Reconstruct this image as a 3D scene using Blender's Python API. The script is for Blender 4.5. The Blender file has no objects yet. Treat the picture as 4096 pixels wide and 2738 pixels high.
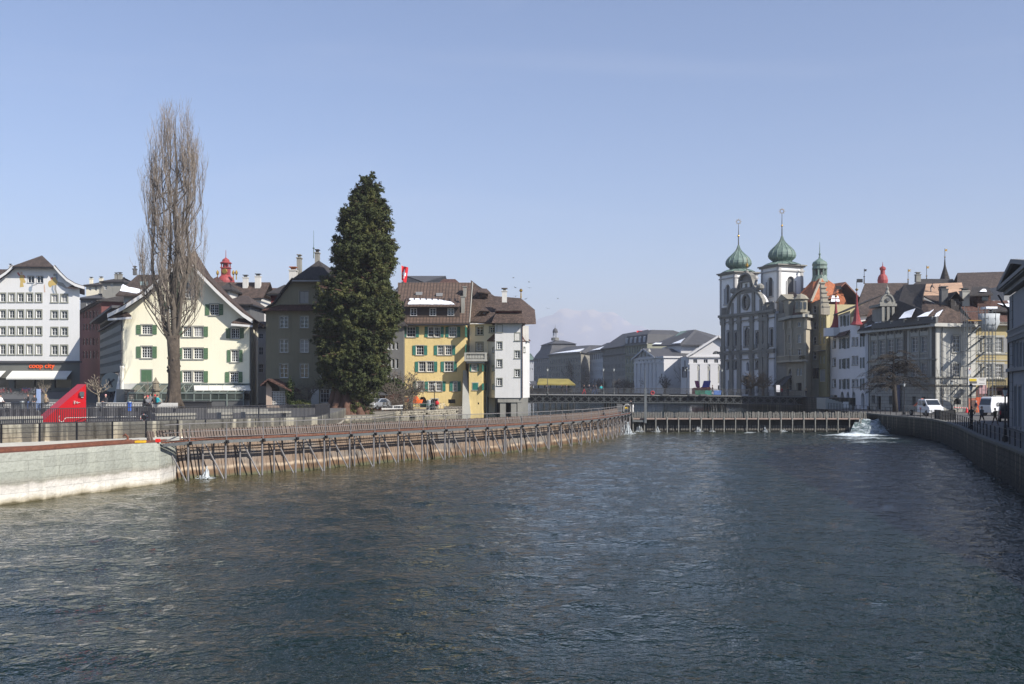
import bpy,math,random
import numpy as np
from math import radians as R,sin,cos,pi
from mathutils import Vector,Matrix
rnd=random.Random(7)
SC=bpy.context.scene
COL=SC.collection
# ---------------------------------------------------------------- camera
HAZE=0.0002
CZ=6.0;FPX=4000.0;HY=1548.0;CX=2048.0
cam=bpy.data.objects.new("camera",bpy.data.cameras.new("camera"));COL.objects.link(cam)
cam.location=(0,0,CZ);cam.rotation_euler=(R(90),0,0)
cam.data.sensor_width=36;cam.data.lens=36*FPX/4096
cam.data.shift_y=(HY-1369)/4096
cam.data.clip_end=20000
SC.camera=cam
# ---------------------------------------------------------------- sky and sun
SUN_DIR=Vector((0.80,-0.60,0)).normalized()
SUN_EL=R(38)
to_sun=Vector((SUN_DIR.x*cos(SUN_EL),SUN_DIR.y*cos(SUN_EL),sin(SUN_EL)))
w=bpy.data.worlds.new("World");SC.world=w;w.use_nodes=True
nt=w.node_tree;bg=nt.nodes['Background']
sky=nt.nodes.new('ShaderNodeTexSky');sky.sky_type='NISHITA';sky.sun_disc=False
sky.sun_elevation=SUN_EL
sky.sun_rotation=math.atan2(SUN_DIR.x,SUN_DIR.y)
sky.air_density=1.0;sky.dust_density=0.6;sky.ozone_density=3.5;sky.altitude=400
tint=nt.nodes.new('ShaderNodeMix');tint.data_type='RGBA';tint.blend_type='MULTIPLY';tint.inputs[0].default_value=1;tint.inputs[7].default_value=(.995,.985,1.06,1)
nt.links.new(sky.outputs[0],tint.inputs[6]);
tc=nt.nodes.new('ShaderNodeTexCoord');mpp=nt.nodes.new('ShaderNodeMapping');mpp.inputs['Scale'].default_value=(1.2,1.2,6);nt.links.new(tc.outputs['Generated'],mpp.inputs[0])
cn_=nt.nodes.new('ShaderNodeTexNoise');cn_.inputs['Scale'].default_value=1.6;cn_.inputs['Detail'].default_value=5;cn_.inputs['Distortion'].default_value=.6;nt.links.new(mpp.outputs[0],cn_.inputs['Vector'])
cr_=nt.nodes.new('ShaderNodeMapRange');cr_.inputs[1].default_value=.52;cr_.inputs[2].default_value=.85;cr_.inputs[4].default_value=.16;nt.links.new(cn_.outputs[0],cr_.inputs[0])
cm_=nt.nodes.new('ShaderNodeMix');cm_.data_type='RGBA';cm_.inputs[7].default_value=(6.2,6.3,7.0,1);nt.links.new(cr_.outputs[0],cm_.inputs[0]);nt.links.new(tint.outputs[2],cm_.inputs[6]);nt.links.new(cm_.outputs[2],bg.inputs[0]);bg.inputs[1].default_value=0.088
sl=bpy.data.lights.new("sun",'SUN');sl.energy=4.4;sl.angle=R(0.5);sl.color=(1,.95,.87)
so=bpy.data.objects.new("sun",sl);COL.objects.link(so)
so.rotation_euler=to_sun.to_track_quat('Z','Y').to_euler();so.location=(60,-40,60)
SC.view_settings.view_transform='Standard';SC.view_settings.look='None'
SC.view_settings.gamma=1;SC.view_settings.exposure=0.78
SC.cycles.use_denoising=True
SC.cycles.max_bounces=6;SC.cycles.transparent_max_bounces=12
SC.cycles.volume_bounces=0
# ---------------------------------------------------------------- helpers
FSC=[1.0]
def P(Z,x,y,d):
    "point of the place seen at pixel x,y of the survey crop Z, d metres ahead"
    nx=Z[0]+x/Z[2];ny=Z[1]+y/Z[2];d=d*FSC[0]
    return Vector(((nx-CX)*d/FPX,d,CZ+(HY-ny)*d/FPX))
N=(0,0,1.0)
Z1=(0,900,1.7417);Z2=(400,1000,2.09);Z3=(950,950,1.96);Z4=(1500,1050,2.24)
Z5=(2050,1150,2.412);Z6=(2800,800,1.65);Z7=(3250,950,1.742);Z8=(3380,1250,3.648)
Z9=(3700,1000,2.24);Z10=(3300,1500,2.613);Z11=(2800,1250,3.485);Z12=(2400,1400,4.692)
ZA=(0,1500,2.607);ZB=(600,1550,2.346);ZC=(1500,1550,1.955);ZD=(0,1500,4.692)
MATS={}
def srgb(h):
    h=h.lstrip('#');c=[int(h[i:i+2],16)/255 for i in(0,2,4)]
    return tuple(((v+.055)/1.055)**2.4 if v>.04045 else v/12.92 for v in c)
def mat(name,col,rough=.8,var=.12,scale=1.5,bump=0.0,bscale=20,kind=None,metal=0,spec=.4,
        bw=.3,bh=.3,mortar=.03,mcol=None,fac2=.5,streak=0,offset=.5,emit=0):
    if name in MATS:return MATS[name]
    m=bpy.data.materials.new(name);m.use_nodes=True;MATS[name]=m
    nt=m.node_tree;n=nt.nodes;L=nt.links
    bs=n['Principled BSDF']
    bs.inputs['Roughness'].default_value=rough;bs.inputs['Metallic'].default_value=metal
    bs.inputs['Specular IOR Level'].default_value=spec
    if isinstance(col,str):col=srgb(col)
    geo=n.new('ShaderNodeNewGeometry')
    def noise(sc,det=4,vec=None):
        t=n.new('ShaderNodeTexNoise');t.inputs['Scale'].default_value=sc;t.inputs['Detail'].default_value=det
        L.new(vec if vec else geo.outputs['Position'],t.inputs['Vector']);return t
    def mix(a,b,f,mode='MIX'):
        x=n.new('ShaderNodeMix');x.data_type='RGBA';x.blend_type=mode
        for i,v in((6,a),(7,b)):
            if hasattr(v,'links')or hasattr(v,'is_linked'):L.new(v,x.inputs[i])
            else:x.inputs[i].default_value=(*v,1)
        if hasattr(f,'is_linked'):L.new(f,x.inputs[0])
        else:x.inputs[0].default_value=f
        return x.outputs[2]
    lo=tuple(c*(1-var)for c in col);hi=tuple(min(c*(1+var),.95)for c in col)
    t=noise(scale);rp=n.new('ShaderNodeMapRange');rp.inputs[1].default_value=.3;rp.inputs[2].default_value=.7
    L.new(t.outputs[0],rp.inputs[0])
    out=mix(lo,hi,rp.outputs[0])
    t2=noise(scale*7);out=mix(out,tuple(c*(1-var*.8)for c in col),t2.outputs[0])if var>0 else out
    if streak:
        mp=n.new('ShaderNodeMapping');mp.inputs['Scale'].default_value=(3.0,3.0,.25)
        L.new(geo.outputs['Position'],mp.inputs[0]);s=noise(1.0,5,mp.outputs[0])
        r2=n.new('ShaderNodeMapRange');r2.inputs[1].default_value=.5;r2.inputs[2].default_value=.72
        L.new(s.outputs[0],r2.inputs[0])
        mu=n.new('ShaderNodeMath');mu.operation='MULTIPLY';mu.inputs[1].default_value=streak
        L.new(r2.outputs[0],mu.inputs[0])
        out=mix(out,tuple(c*.35 for c in col),mu.outputs[0])
    hgt=None
    if kind in('tile','block','plank'):
        uv=n.new('ShaderNodeUVMap')
        b=n.new('ShaderNodeTexBrick');L.new(uv.outputs[0],b.inputs['Vector'])
        b.inputs['Scale'].default_value=1;b.inputs['Brick Width'].default_value=bw
        b.inputs['Row Height'].default_value=bh;b.inputs['Mortar Size'].default_value=mortar
        b.inputs['Mortar Smooth'].default_value=.3;b.offset=offset
        v=fac2
        b.inputs['Color1'].default_value=(1-v*.5,)*3+(1,);b.inputs['Color2'].default_value=(1+v*.4,)*3+(1,)
        mc=mcol if mcol is not None else .35
        b.inputs['Mortar'].default_value=(mc,mc,mc,1)
        out=mix(out,b.outputs[0],1.0,'MULTIPLY');hgt=b.outputs['Fac']
    L.new(out,bs.inputs['Base Color'])
    if emit:
        bs.inputs['Emission Color'].default_value=(*col,1);bs.inputs['Emission Strength'].default_value=emit
    if bump:
        bp=n.new('ShaderNodeBump');bp.inputs['Strength'].default_value=.6;bp.inputs['Distance'].default_value=bump
        nb=noise(bscale,5)
        if hgt is not None:
            sb=n.new('ShaderNodeMath');sb.operation='SUBTRACT';L.new(nb.outputs[0],sb.inputs[0]);L.new(hgt,sb.inputs[1])
            L.new(sb.outputs[0],bp.inputs['Height'])
        else:L.new(nb.outputs[0],bp.inputs['Height'])
        L.new(bp.outputs[0],bs.inputs['Normal'])
    return m
def plain(name,col,rough=.6,metal=0,spec=.5,emit=0):
    if name in MATS:return MATS[name]
    m=bpy.data.materials.new(name);m.use_nodes=True;MATS[name]=m
    nt=m.node_tree;bs=nt.nodes['Principled BSDF']
    if isinstance(col,str):col=srgb(col)
    g=nt.nodes.new('ShaderNodeNewGeometry');t=nt.nodes.new('ShaderNodeTexNoise');t.inputs['Scale'].default_value=4
    nt.links.new(g.outputs['Position'],t.inputs['Vector'])
    x=nt.nodes.new('ShaderNodeMix');x.data_type='RGBA'
    x.inputs[6].default_value=(*[c*.88 for c in col],1);x.inputs[7].default_value=(*[min(1,c*1.08)for c in col],1)
    nt.links.new(t.outputs[0],x.inputs[0]);nt.links.new(x.outputs[2],bs.inputs['Base Color'])
    bs.inputs['Roughness'].default_value=rough;bs.inputs['Metallic'].default_value=metal
    bs.inputs['Specular IOR Level'].default_value=spec
    if emit:bs.inputs['Emission Color'].default_value=(*col,1);bs.inputs['Emission Strength'].default_value=emit
    return m
def empty(name,loc,label=None,cat=None,group=None,rz=0):
    o=bpy.data.objects.new(name,None);COL.objects.link(o);o.location=loc;o.rotation_euler=(0,0,rz)
    o.empty_display_size=.2
    return tag(o,label,cat,group)
def tag(o,label=None,cat=None,group=None,kind=None):
    if label:o['label']=label
    if cat:o['category']=cat
    if group:o['group']=group
    if kind:o['kind']=kind
    return o
WLOC={}
def wloc(o):
    v=Vector(o.location)
    return v if o.parent is None else v+wloc(o.parent)
class MB:
    def __init__(s):s.v=[];s.f=[];s.m=[]
    def poly(s,pts,m=0):
        i=len(s.v);s.v+=[tuple(p)for p in pts];s.f.append(tuple(range(i,i+len(pts))));s.m.append(m);return s
    def hexa(s,b,t,m=0):
        "b,t: four bottom and four top points, counterclockwise seen from above"
        i=len(s.v);s.v+=[tuple(p)for p in b]+[tuple(p)for p in t]
        for q in((3,2,1,0),(4,5,6,7),(0,1,5,4),(1,2,6,5),(2,3,7,6),(3,0,4,7)):
            s.f.append(tuple(i+k for k in q));s.m.append(m)
        return s
    def box(s,x0,y0,z0,x1,y1,z1,m=0):
        return s.hexa([(x0,y0,z0),(x1,y0,z0),(x1,y1,z0),(x0,y1,z0)],
                      [(x0,y0,z1),(x1,y0,z1),(x1,y1,z1),(x0,y1,z1)],m)
    def prism(s,pl,z0,z1,m=0,mt=None):
        n=len(pl);i=len(s.v)
        zt=z1 if isinstance(z1,(list,tuple))else[z1]*n
        s.v+=[(p[0],p[1],z0)for p in pl]+[(p[0],p[1],zt[k])for k,p in enumerate(pl)]
        s.f.append(tuple(i+n-1-k for k in range(n)));s.m.append(m)
        s.f.append(tuple(i+n+k for k in range(n)));s.m.append(m if mt is None else mt)
        for k in range(n):
            q=(k+1)%n;s.f.append((i+k,i+q,i+n+q,i+n+k));s.m.append(m)
        return s
    def bar(s,p,q,w,h,m=0,up=(0,0,1)):
        p=Vector(p);q=Vector(q);d=(q-p).normalized();up=Vector(up)
        if abs(d.dot(up))>.98:up=Vector((0,1,0))
        a=d.cross(up).normalized()*w/2;b=a.cross(d).normalized()*h/2
        return s.hexa([p-a-b,p+a-b,q+a-b,q-a-b],[p-a+b,p+a+b,q+a+b,q-a+b],m)
    def tube(s,pts,rs,n=6,m=0,cap=True):
        pts=[Vector(p)for p in pts]
        if not isinstance(rs,(list,tuple)):rs=[rs]*len(pts)
        i=len(s.v);K=len(pts);ref=Vector((0.3,0.2,.93)).normalized()
        for k,p in enumerate(pts):
            d=(pts[min(k+1,K-1)]-pts[max(k-1,0)])
            d=d.normalized()if d.length>1e-9 else Vector((0,0,1))
            r=ref if abs(d.dot(ref))<.95 else Vector((1,0,0))
            a=d.cross(r).normalized();b=d.cross(a)
            for j in range(n):
                t=2*pi*j/n;s.v.append(tuple(p+(a*cos(t)+b*sin(t))*rs[k]))
        for k in range(K-1):
            for j in range(n):
                q=(j+1)%n;s.f.append((i+k*n+j,i+k*n+q,i+k*n+n+q,i+k*n+n+j));s.m.append(m)
        if cap and n>3:
            s.f.append(tuple(i+n-1-j for j in range(n)));s.m.append(m)
            s.f.append(tuple(i+(K-1)*n+j for j in range(n)));s.m.append(m)
        return s
    def lathe(s,c,prof,n=16,m=0,rot=0,sx=1,sy=1):
        i=len(s.v);K=len(prof)
        for r,z in prof:
            for j in range(n):
                t=rot+2*pi*j/n;s.v.append((c[0]+r*cos(t)*sx,c[1]+r*sin(t)*sy,c[2]+z))
        for k in range(K-1):
            for j in range(n):
                q=(j+1)%n;s.f.append((i+k*n+j,i+k*n+q,i+k*n+n+q,i+k*n+n+j));s.m.append(m)
        s.f.append(tuple(i+n-1-j for j in range(n)));s.m.append(m)
        s.f.append(tuple(i+(K-1)*n+j for j in range(n)));s.m.append(m)
        return s
    def slab(s,pts,t=.2,m=0,dirn=None):
        "polygon with thickness t downwards (or along dirn)"
        pts=[Vector(p)for p in pts];d=Vector(dirn)*t if dirn else Vector((0,0,-t));n=len(pts);i=len(s.v)
        s.v+=[tuple(p)for p in pts]+[tuple(p+d)for p in pts]
        s.f.append(tuple(i+k for k in range(n)));s.m.append(m)
        s.f.append(tuple(i+n+n-1-k for k in range(n)));s.m.append(m)
        for k in range(n):
            q=(k+1)%n;s.f.append((i+q,i+k,i+n+k,i+n+q));s.m.append(m)
        return s
    def build(s,name,mats,parent=None,smooth=False,uv=True,loc=None):
        if not isinstance(mats,(list,tuple)):mats=[mats]
        if not s.v:s.poly([(0,0,0),(.01,0,0),(0,.01,0)])
        if parent is not None:off=wloc(parent)
        else:
            if loc is None:
                a=np.array(s.v);loc=(a[:,0].mean(),a[:,1].mean(),a[:,2].min())
            off=Vector(loc)
        if loc is not None and parent is not None:off=off+Vector(loc)
        me=bpy.data.meshes.new(name)
        V=np.array(s.v)-np.array(off)
        me.from_pydata(V.tolist(),[],s.f)
        for m_ in mats:me.materials.append(m_)
        me.polygons.foreach_set('material_index',s.m)
        if uv:boxuv(me,V+np.array(off))
        if smooth:me.polygons.foreach_set('use_smooth',[True]*len(s.f))
        me.update()
        o=bpy.data.objects.new(name,me);COL.objects.link(o)
        if parent is not None:
            o.parent=parent
            if loc is not None:o.location=loc
        else:o.location=off
        return o
def boxuv(me,V):
    lay=me.uv_layers.new(name='UVMap');np_=len(me.polygons);nl=len(me.loops)
    nr=np.zeros(np_*3);me.polygons.foreach_get('normal',nr);nr=nr.reshape(-1,3)
    lt=np.zeros(np_,int);me.polygons.foreach_get('loop_total',lt)
    vi=np.zeros(nl,int);me.loops.foreach_get('vertex_index',vi)
    nl_=np.repeat(nr,lt,axis=0)
    h=np.cross(np.array([0,0,1.0]),nl_);ln=np.linalg.norm(h,axis=1)
    flat=ln<.05;h[flat]=(1,0,0);ln[flat]=1;h/=ln[:,None]
    vv=np.cross(nl_,h);p=V[vi]
    uv=np.stack([(p*h).sum(1),(p*vv).sum(1)],1)
    lay.data.foreach_set('uv',uv.ravel())
def copy_tree(o,parent=None):
    c=o.copy();COL.objects.link(c);c.parent=parent
    if parent is not None:c.matrix_parent_inverse=o.matrix_parent_inverse.copy()
    for ch in KIDS(o):copy_tree(ch,c)
    return c
def KIDS(o):return[x for x in list(COL.objects)if x.parent==o]
def catmull(pts,step):
    pts=[Vector(p)for p in pts];out=[]
    q=[pts[0]*2-pts[1]]+pts+[pts[-1]*2-pts[-2]]
    dense=[]
    for i in range(1,len(q)-2):
        for k in range(20):
            t=k/20;a,b,c,d=q[i-1:i+3]
            dense.append(.5*((2*b)+(c-a)*t+(2*a-5*b+4*c-d)*t*t+(3*b-a-3*c+d)*t**3))
    dense.append(pts[-1])
    L=[0]
    for i in range(1,len(dense)):L.append(L[-1]+(dense[i]-dense[i-1]).length)
    n=max(1,round(L[-1]/step));j=0
    for k in range(n+1):
        s=L[-1]*k/n
        while j<len(L)-2 and L[j+1]<s:j+=1
        t=(s-L[j])/max(1e-9,L[j+1]-L[j]);out.append(dense[j].lerp(dense[j+1],min(1,max(0,t))))
    return out
# ---------------------------------------------------------------- facades and buildings
class Fac:
    def __init__(s,A,B):
        s.A=Vector((A[0],A[1]));s.B=Vector((B[0],B[1]));s.L=(s.B-s.A).length
        s.t=(s.B-s.A)/s.L;s.inw=Vector((-s.t.y,s.t.x));s.holes=[];s.top=None
        s.ang=math.atan2(s.t.y,s.t.x)
    def uv(s,Z,x,y):
        a=(Z[0]+x/Z[2]-CX)/FPX;b=(HY-Z[1]-y/Z[2])/FPX;dx,dy=s.B-s.A
        t=(s.A.x*dy-s.A.y*dx)/(a*dy-dx);p=Vector((a*t,t))
        return(p-s.A).dot(s.t),CZ+b*t
    def w(s,u,z,out=0.0):
        "world point at u,z on this wall, out metres in front of it"
        p=s.A+s.t*u-s.inw*out;return Vector((p.x,p.y,z))
    def box(s,mb,u0,z0,u1,z1,o0,o1,m=0):
        "box on the wall from o0 to o1 metres proud"
        b=[s.w(u0,z0,o1),s.w(u1,z0,o1),s.w(u1,z0,o0),s.w(u0,z0,o0)]
        t=[s.w(u0,z1,o1),s.w(u1,z1,o1),s.w(u1,z1,o0),s.w(u0,z1,o0)]
        return mb.hexa(b,t,m)
def clip_cell(cell,zt0,zt1,u0,u1):
    out=[];f=lambda p:(zt0+(zt1-zt0)*(p[0]-u0)/(u1-u0))-p[1]
    for i in range(len(cell)):
        a,b=cell[i],cell[(i+1)%len(cell)];fa,fb=f(a),f(b)
        if fa>=0:out.append(a)
        if fa*fb<0:
            t=fa/(fa-fb);out.append((a[0]+(b[0]-a[0])*t,a[1]+(b[1]-a[1])*t))
    return out
GLASS=[]
def glassmat(i):
    if not GLASS:
        for k,c in enumerate([(.012,.014,.018),(.03,.033,.04),(.28,.27,.25)]):
            GLASS.append(plain(['window_glass_dark','window_glass','window_glass_with_curtain'][k],c,.07 if k<2 else .5,spec=.6))
    return GLASS[i]
WC={}
def wmesh(key,fn):
    if key not in WC:
        mb=MB();mats=fn(mb);me=bpy.data.meshes.new(key[0])
        me.from_pydata(mb.v,[],mb.f)
        for m_ in mats:me.materials.append(m_)
        me.polygons.foreach_set('material_index',mb.m);me.update();boxuv(me,np.array(mb.v));WC[key]=me
    return WC[key]
def child(name,me,parent,loc=(0,0,0),rz=0):
    o=bpy.data.objects.new(name,me);COL.objects.link(o);o.parent=parent;o.location=loc
    o.rotation_euler=(0,0,rz);return o
class Bld:
    def __init__(s,name,label,cat,Z,cor,zb,top,back,wall,group=None,world=None):
        s.pts=[P(Z,x,0,d)for x,d in cor]if world is None else[Vector((p[0],p[1],0))for p in world]
        s.Z=Z;s.zb=zb;s.top=top;s.wall=wall
        s.f=[Fac(a,b)for a,b in zip(s.pts,s.pts[1:])]
        c=(s.pts[0]+s.pts[-1])/2
        s.root=empty(name,(c.x,c.y,zb),label,cat,group)
        if isinstance(back,(int,float)):
            i0,i1=s.f[0].inw,s.f[-1].inw
            d=Vector((0,0));d+=s.f[max(range(len(s.f)),key=lambda k:s.f[k].L)].inw
            s.bk=[Vector((s.pts[-1].x+d.x*back,s.pts[-1].y+d.y*back)),Vector((s.pts[0].x+d.x*back,s.pts[0].y+d.y*back))]
        else:s.bk=[Vector(b)for b in back]
        s.tops=[None]*len(s.f);s.extra=MB()
    def foot(s):return[(p.x,p.y)for p in s.pts]+[(p[0],p[1])for p in s.bk]
    def setz(s,**k):[setattr(s,a,b)for a,b in k.items()]
    def win(s,i,x0,y0,x1,y1,st='plain',Z=None,**k):
        f=s.f[i];Z=Z or s.Z
        u0,z1a=f.uv(Z,x0,y0);u1,z0b=f.uv(Z,x1,y1);_,z0a=f.uv(Z,x0,y1);_,z1b=f.uv(Z,x1,y0)
        return s.winuv(i,min(u0,u1),(z0a+z0b)/2,max(u0,u1),(z1a+z1b)/2,st,**k)
    def winuv(s,i,u0,z0,u1,z1,st='plain',cols=2,rows=3,fr=None,sur=None,shut=None,sw=(1,1),g=None,sill=True,arch=False,closed=False,rec=.22,name='window',swid=None):
        f=s.f[i]
        u0=max(.12,u0);u1=min(f.L-.12,u1)
        if u1-u0<.15:return None
        W=round(u1-u0,2);H=round(z1-z0,2);u1=u0+W;z1=z0+H
        f.holes.append((u0,z0,u1,z1,rec))
        if g is None:g=rnd.choice((0,0,0,1,1,2))if st!='dark' else 0
        fr=fr or WHITE
        simple=st in('simple','dark')
        def mk(mb):
            mb.box(0,rec-.02,0,W,rec+.02,H)
            if simple and st!='dark':
                frame(mb,W,H,cols,rows,rec-.06,rec-.025,.07,.04,1)
            return[glassmat(g),fr]
        o=child(name,wmesh((name,W,H,cols,rows,g,fr.name,simple,rec,st),mk),s.root,f.w(u0,z0)-wloc(s.root),f.ang)
        if not simple:
            def mf(mb):
                frame(mb,W,H,cols,rows,rec-.08,rec-.025,.07,.035,0);return[fr]
            child('frame',wmesh(('frame',W,H,cols,rows,fr.name,rec),mf),o)
        if sur:
            sm,sw_=sur
            def ms(mb):
                a=sw_;mb.box(-a,-.04,-.0,-.003,.02,H);mb.box(W+.003,-.04,0,W+a,.02,H)
                mb.box(-a,-.045,H+.003,W+a,.02,H+a)
                mb.box(-a-.04,-.12,-a*.9,W+a+.04,.02,-.003);return[sm]
            child('surround',wmesh(('surround',W,H,sm.name,sw_),ms),o)
        if arch:
            def ma(mb):
                n=10;r=W/2;c=(W/2,H-r)
                for side in(-1,1):
                    pts=[(c[0]+side*r,-.0,H)]
                    pts+=[(c[0]+side*r*cos(pi/2*k/n),0,c[1]+r*sin(pi/2*k/n))for k in range(n+1)]
                    mb.slab(pts if side<0 else pts[::-1],rec-.03,0,(0,1,0))
                return[arch]
            child('arch',wmesh(('arch',W,H,arch.name,rec),ma),o)
        if shut:
            ws=swid or(W*.5 if cols>=2 else W*.8)
            def mh(mb):
                mb.box(0,-.09,0,.06,-.045,H);mb.box(ws-.06,-.09,0,ws,-.045,H)
                mb.box(.06,-.088,0,ws-.06,-.047,.07);mb.box(.06,-.088,H-.07,ws-.06,-.047,H)
                mb.box(.06,-.088,H*.5-.035,ws-.06,-.047,H*.5+.035)
                nl=max(4,int(H/.11))
                for k in range(nl):
                    z=.07+(H-.14)*(k+.5)/nl
                    mb.poly([(.06,-.084,z-.04),(ws-.06,-.084,z-.04),(ws-.06,-.052,z+.04),(.06,-.052,z+.04)])
                return[shut]
            me=wmesh(('shutter',round(ws,2),H,shut.name),mh)
            if closed:
                ws0=W/2
                def mc(mb):
                    mh2=mb
                    mh2.box(0,-.07,0,W,-.05,H)
                    for k in range(int(H/.12)):mh2.box(.06,-.085,.06+k*.12,W/2-.05,-.07,.12+k*.12);mh2.box(W/2+.05,-.085,.06+k*.12,W-.06,-.07,.12+k*.12)
                    mh2.box(W/2-.05,-.09,0,W/2+.05,-.07,H)
                    return[shut]
                child('shutter',wmesh(('cshut',W,H,shut.name),mc),o)
            else:
                if sw[0]:child('shutter',me,o,(-ws-.1,0,0))
                if sw[1]:child('shutter',me,o,(W+.1,0,0))
        return o
    def band(s,i,y=None,x=None,z=None,h=.3,out=.15,mat_=None,name='cornice',mb=None,u0=None,u1=None):
        f=s.f[i]
        if z is None:z=f.uv(s.Z,x,y)[1]
        own=mb is None;mb=mb or MB()
        f.box(mb,-out if u0 is None else u0,z-h/2,f.L+out if u1 is None else u1,z+h/2,-.05,out)
        if own:return mb.build(name,mat_,s.root)
    def finish(s,wallname='wall',low=None,zlow=None,back_top=None):
        mb=MB();mats=[s.wall]+([low]if low else[])
        for i,f in enumerate(s.f):
            top=f.top if f.top else[(0,s.top),(f.L,s.top)]
            us={0.0,f.L};zs={s.zb}
            for h in f.holes:us|={h[0],h[2]};zs|={h[1],h[3]}
            for u,z in top:us.add(min(max(u,0),f.L))
            zmax=max(z for u,z in top);zs.add(zmax)
            if zlow:zs.add(zlow)
            us=sorted(us);zs=sorted(z for z in zs if z>=s.zb)
            us2=[us[0]]
            for u in us[1:]:
                if u-us2[-1]>1e-4:us2.append(u)
            def T(u):
                for(a,za),(b,zb_)in zip(top,top[1:]):
                    if a-1e-6<=u<=b+1e-6:return za+(zb_-za)*(u-a)/max(1e-9,b-a)
                return top[0][1]if u<top[0][0]else top[-1][1]
            for a,b in zip(us2,us2[1:]):
                ta,tb=T(a+1e-5),T(b-1e-5)
                for c,d in zip(zs,zs[1:]):
                    if d-c<1e-4:continue
                    mu,mz=(a+b)/2,(c+d)/2
                    if any(h[0]<mu<h[2]and h[1]<mz<h[3]for h in f.holes):continue
                    cell=[(a,c),(b,c),(b,d),(a,d)]
                    if max(ta,tb)<=c:continue
                    if min(ta,tb)<d:cell=clip_cell(cell,ta,tb,a,b)
                    if len(cell)<3:continue
                    mb.poly([f.w(u,z)for u,z in cell],1 if(low and mz<zlow)else 0)
            for h in f.holes:
                u0,z0,u1,z1,r=h;r+=.05
                m=1 if(low and(z0+z1)/2<zlow)else 0
                for q in(((u0,z0),(u0,z1)),((u1,z1),(u1,z0)),((u0,z1),(u1,z1)),((u1,z0),(u0,z0))):
                    (a,b),(c,d)=q;mb.poly([f.w(a,b),f.w(c,d),f.w(c,d,-r),f.w(a,b,-r)],m)
        fp=s.foot();n=len(s.pts);bt=back_top or s.top
        ring=fp[n-1:]+[fp[0]]
        for(a,b)in zip(ring,ring[1:]):
            mb.poly([(*a,s.zb),(*b,s.zb),(*b,bt),(*a,bt)],0)
        mb.poly([(*p,bt-.02)for p in fp],0)
        if s.extra.v:
            o_=len(mb.v);mb.v+=s.extra.v;mb.f+=[tuple(o_+k for k in q)for q in s.extra.f];mb.m+=s.extra.m
        s.wallobj=mb.build(wallname,mats,s.root);return s
    # ---- roofs
    def roof_outline(s,pts,depth,mat_,over=.8,th=.22,back_over=.3,fas=None,name='roof',i=0,skew=0):
        "gable-front roof: the outline (u,z) of facade i pushed back"
        f=s.f[i];mb=MB()
        for(a,za),(b,zb_)in zip(pts,pts[1:]):
            p=[f.w(a,za,over),f.w(b,zb_,over),f.w(b+skew,zb_,-depth-back_over),f.w(a+skew,za,-depth-back_over)]
            nrm=Vector((f.t.x*-(zb_-za),f.t.y*-(zb_-za),(b-a))).normalized()
            mb.slab([q+nrm*th for q in p],th,0,tuple(-nrm))
        ro=mb.build(name,mat_,s.root)
        if fas:
            mb=MB()
            for(a,za),(b,zb_)in zip(pts,pts[1:]):
                for sgn in(0,):
                    mb.hexa([f.w(a,za-.32,over+.03),f.w(b,zb_-.32,over+.03),f.w(b,zb_-.32,over-.08),f.w(a,za-.32,over-.08)],
                            [f.w(a,za+.16,over+.03),f.w(b,zb_+.16,over+.03),f.w(b,zb_+.16,over-.08),f.w(a,za+.16,over-.08)])
            mb.build('bargeboard',fas,ro)
        return ro
    def hip(s,z0,z1,mat_,axis='p',ins=(3,3),over=.6,q=None,name='roof',eave=None,th=.18):
        "roof over the quad footprint; axis p = ridge along facade 0; ins = inset of ridge ends (0 gable)"
        fp=[Vector((*p,z0))for p in(q or(s.foot()if len(s.foot())==4 else[s.foot()[0],s.foot()[len(s.pts)-1],s.foot()[-2],s.foot()[-1]]))]
        a,b,c,d=fp
        t=(b-a).normalized();u=(d-a).normalized()
        ov=[a-t*over-u*over,b+t*over-u*over,c+t*over+u*over,d-t*over+u*over]
        if axis=='p':
            m0=(a+d)/2;m1=(b+c)/2;dr=(m1-m0).normalized()
            r0=m0+dr*(ins[0]if ins[0]else-over);r1=m1-dr*(ins[1]if ins[1]else-over)
        else:
            m0=(a+b)/2;m1=(d+c)/2;dr=(m1-m0).normalized()
            r0=m0+dr*(ins[0]if ins[0]else-over);r1=m1-dr*(ins[1]if ins[1]else-over)
        r0.z=r1.z=z1
        mb=MB();A,B,C,D=ov
        if axis=='p':
            fs=[[A,B,r1,r0],[C,D,r0,r1]]
            e=[[D,A,r0],[B,C,r1]]
        else:
            fs=[[B,C,r1,r0],[D,A,r0,r1]]
            e=[[A,B,r0],[C,D,r1]]
        for p in fs:mb.slab(p,th)
        for p,k in zip(e,ins):
            if k:mb.slab(p,th)
            else:
                g=[a,d]if p is e[0]and axis=='p' else[b,c]if axis=='p' else[a,b]if p is e[0]else[d,c]
                rr=Vector((r0 if p is e[0]else r1));o_=dr*(over if p is e[0]else-over)
                s.extra.poly([g[0],g[1],rr+o_-Vector((0,0,.1))])
        ro=mb.build(name,mat_,s.root)
        if eave:
            mb=MB()
            for p,q_ in zip(ov,ov[1:]+ov[:1]):mb.bar(p-Vector((0,0,th+.05)),q_-Vector((0,0,th+.05)),.16,.2)
            mb.build('gutter',eave,ro)
        s.rinfo=(ov,r0,r1);return ro
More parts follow.
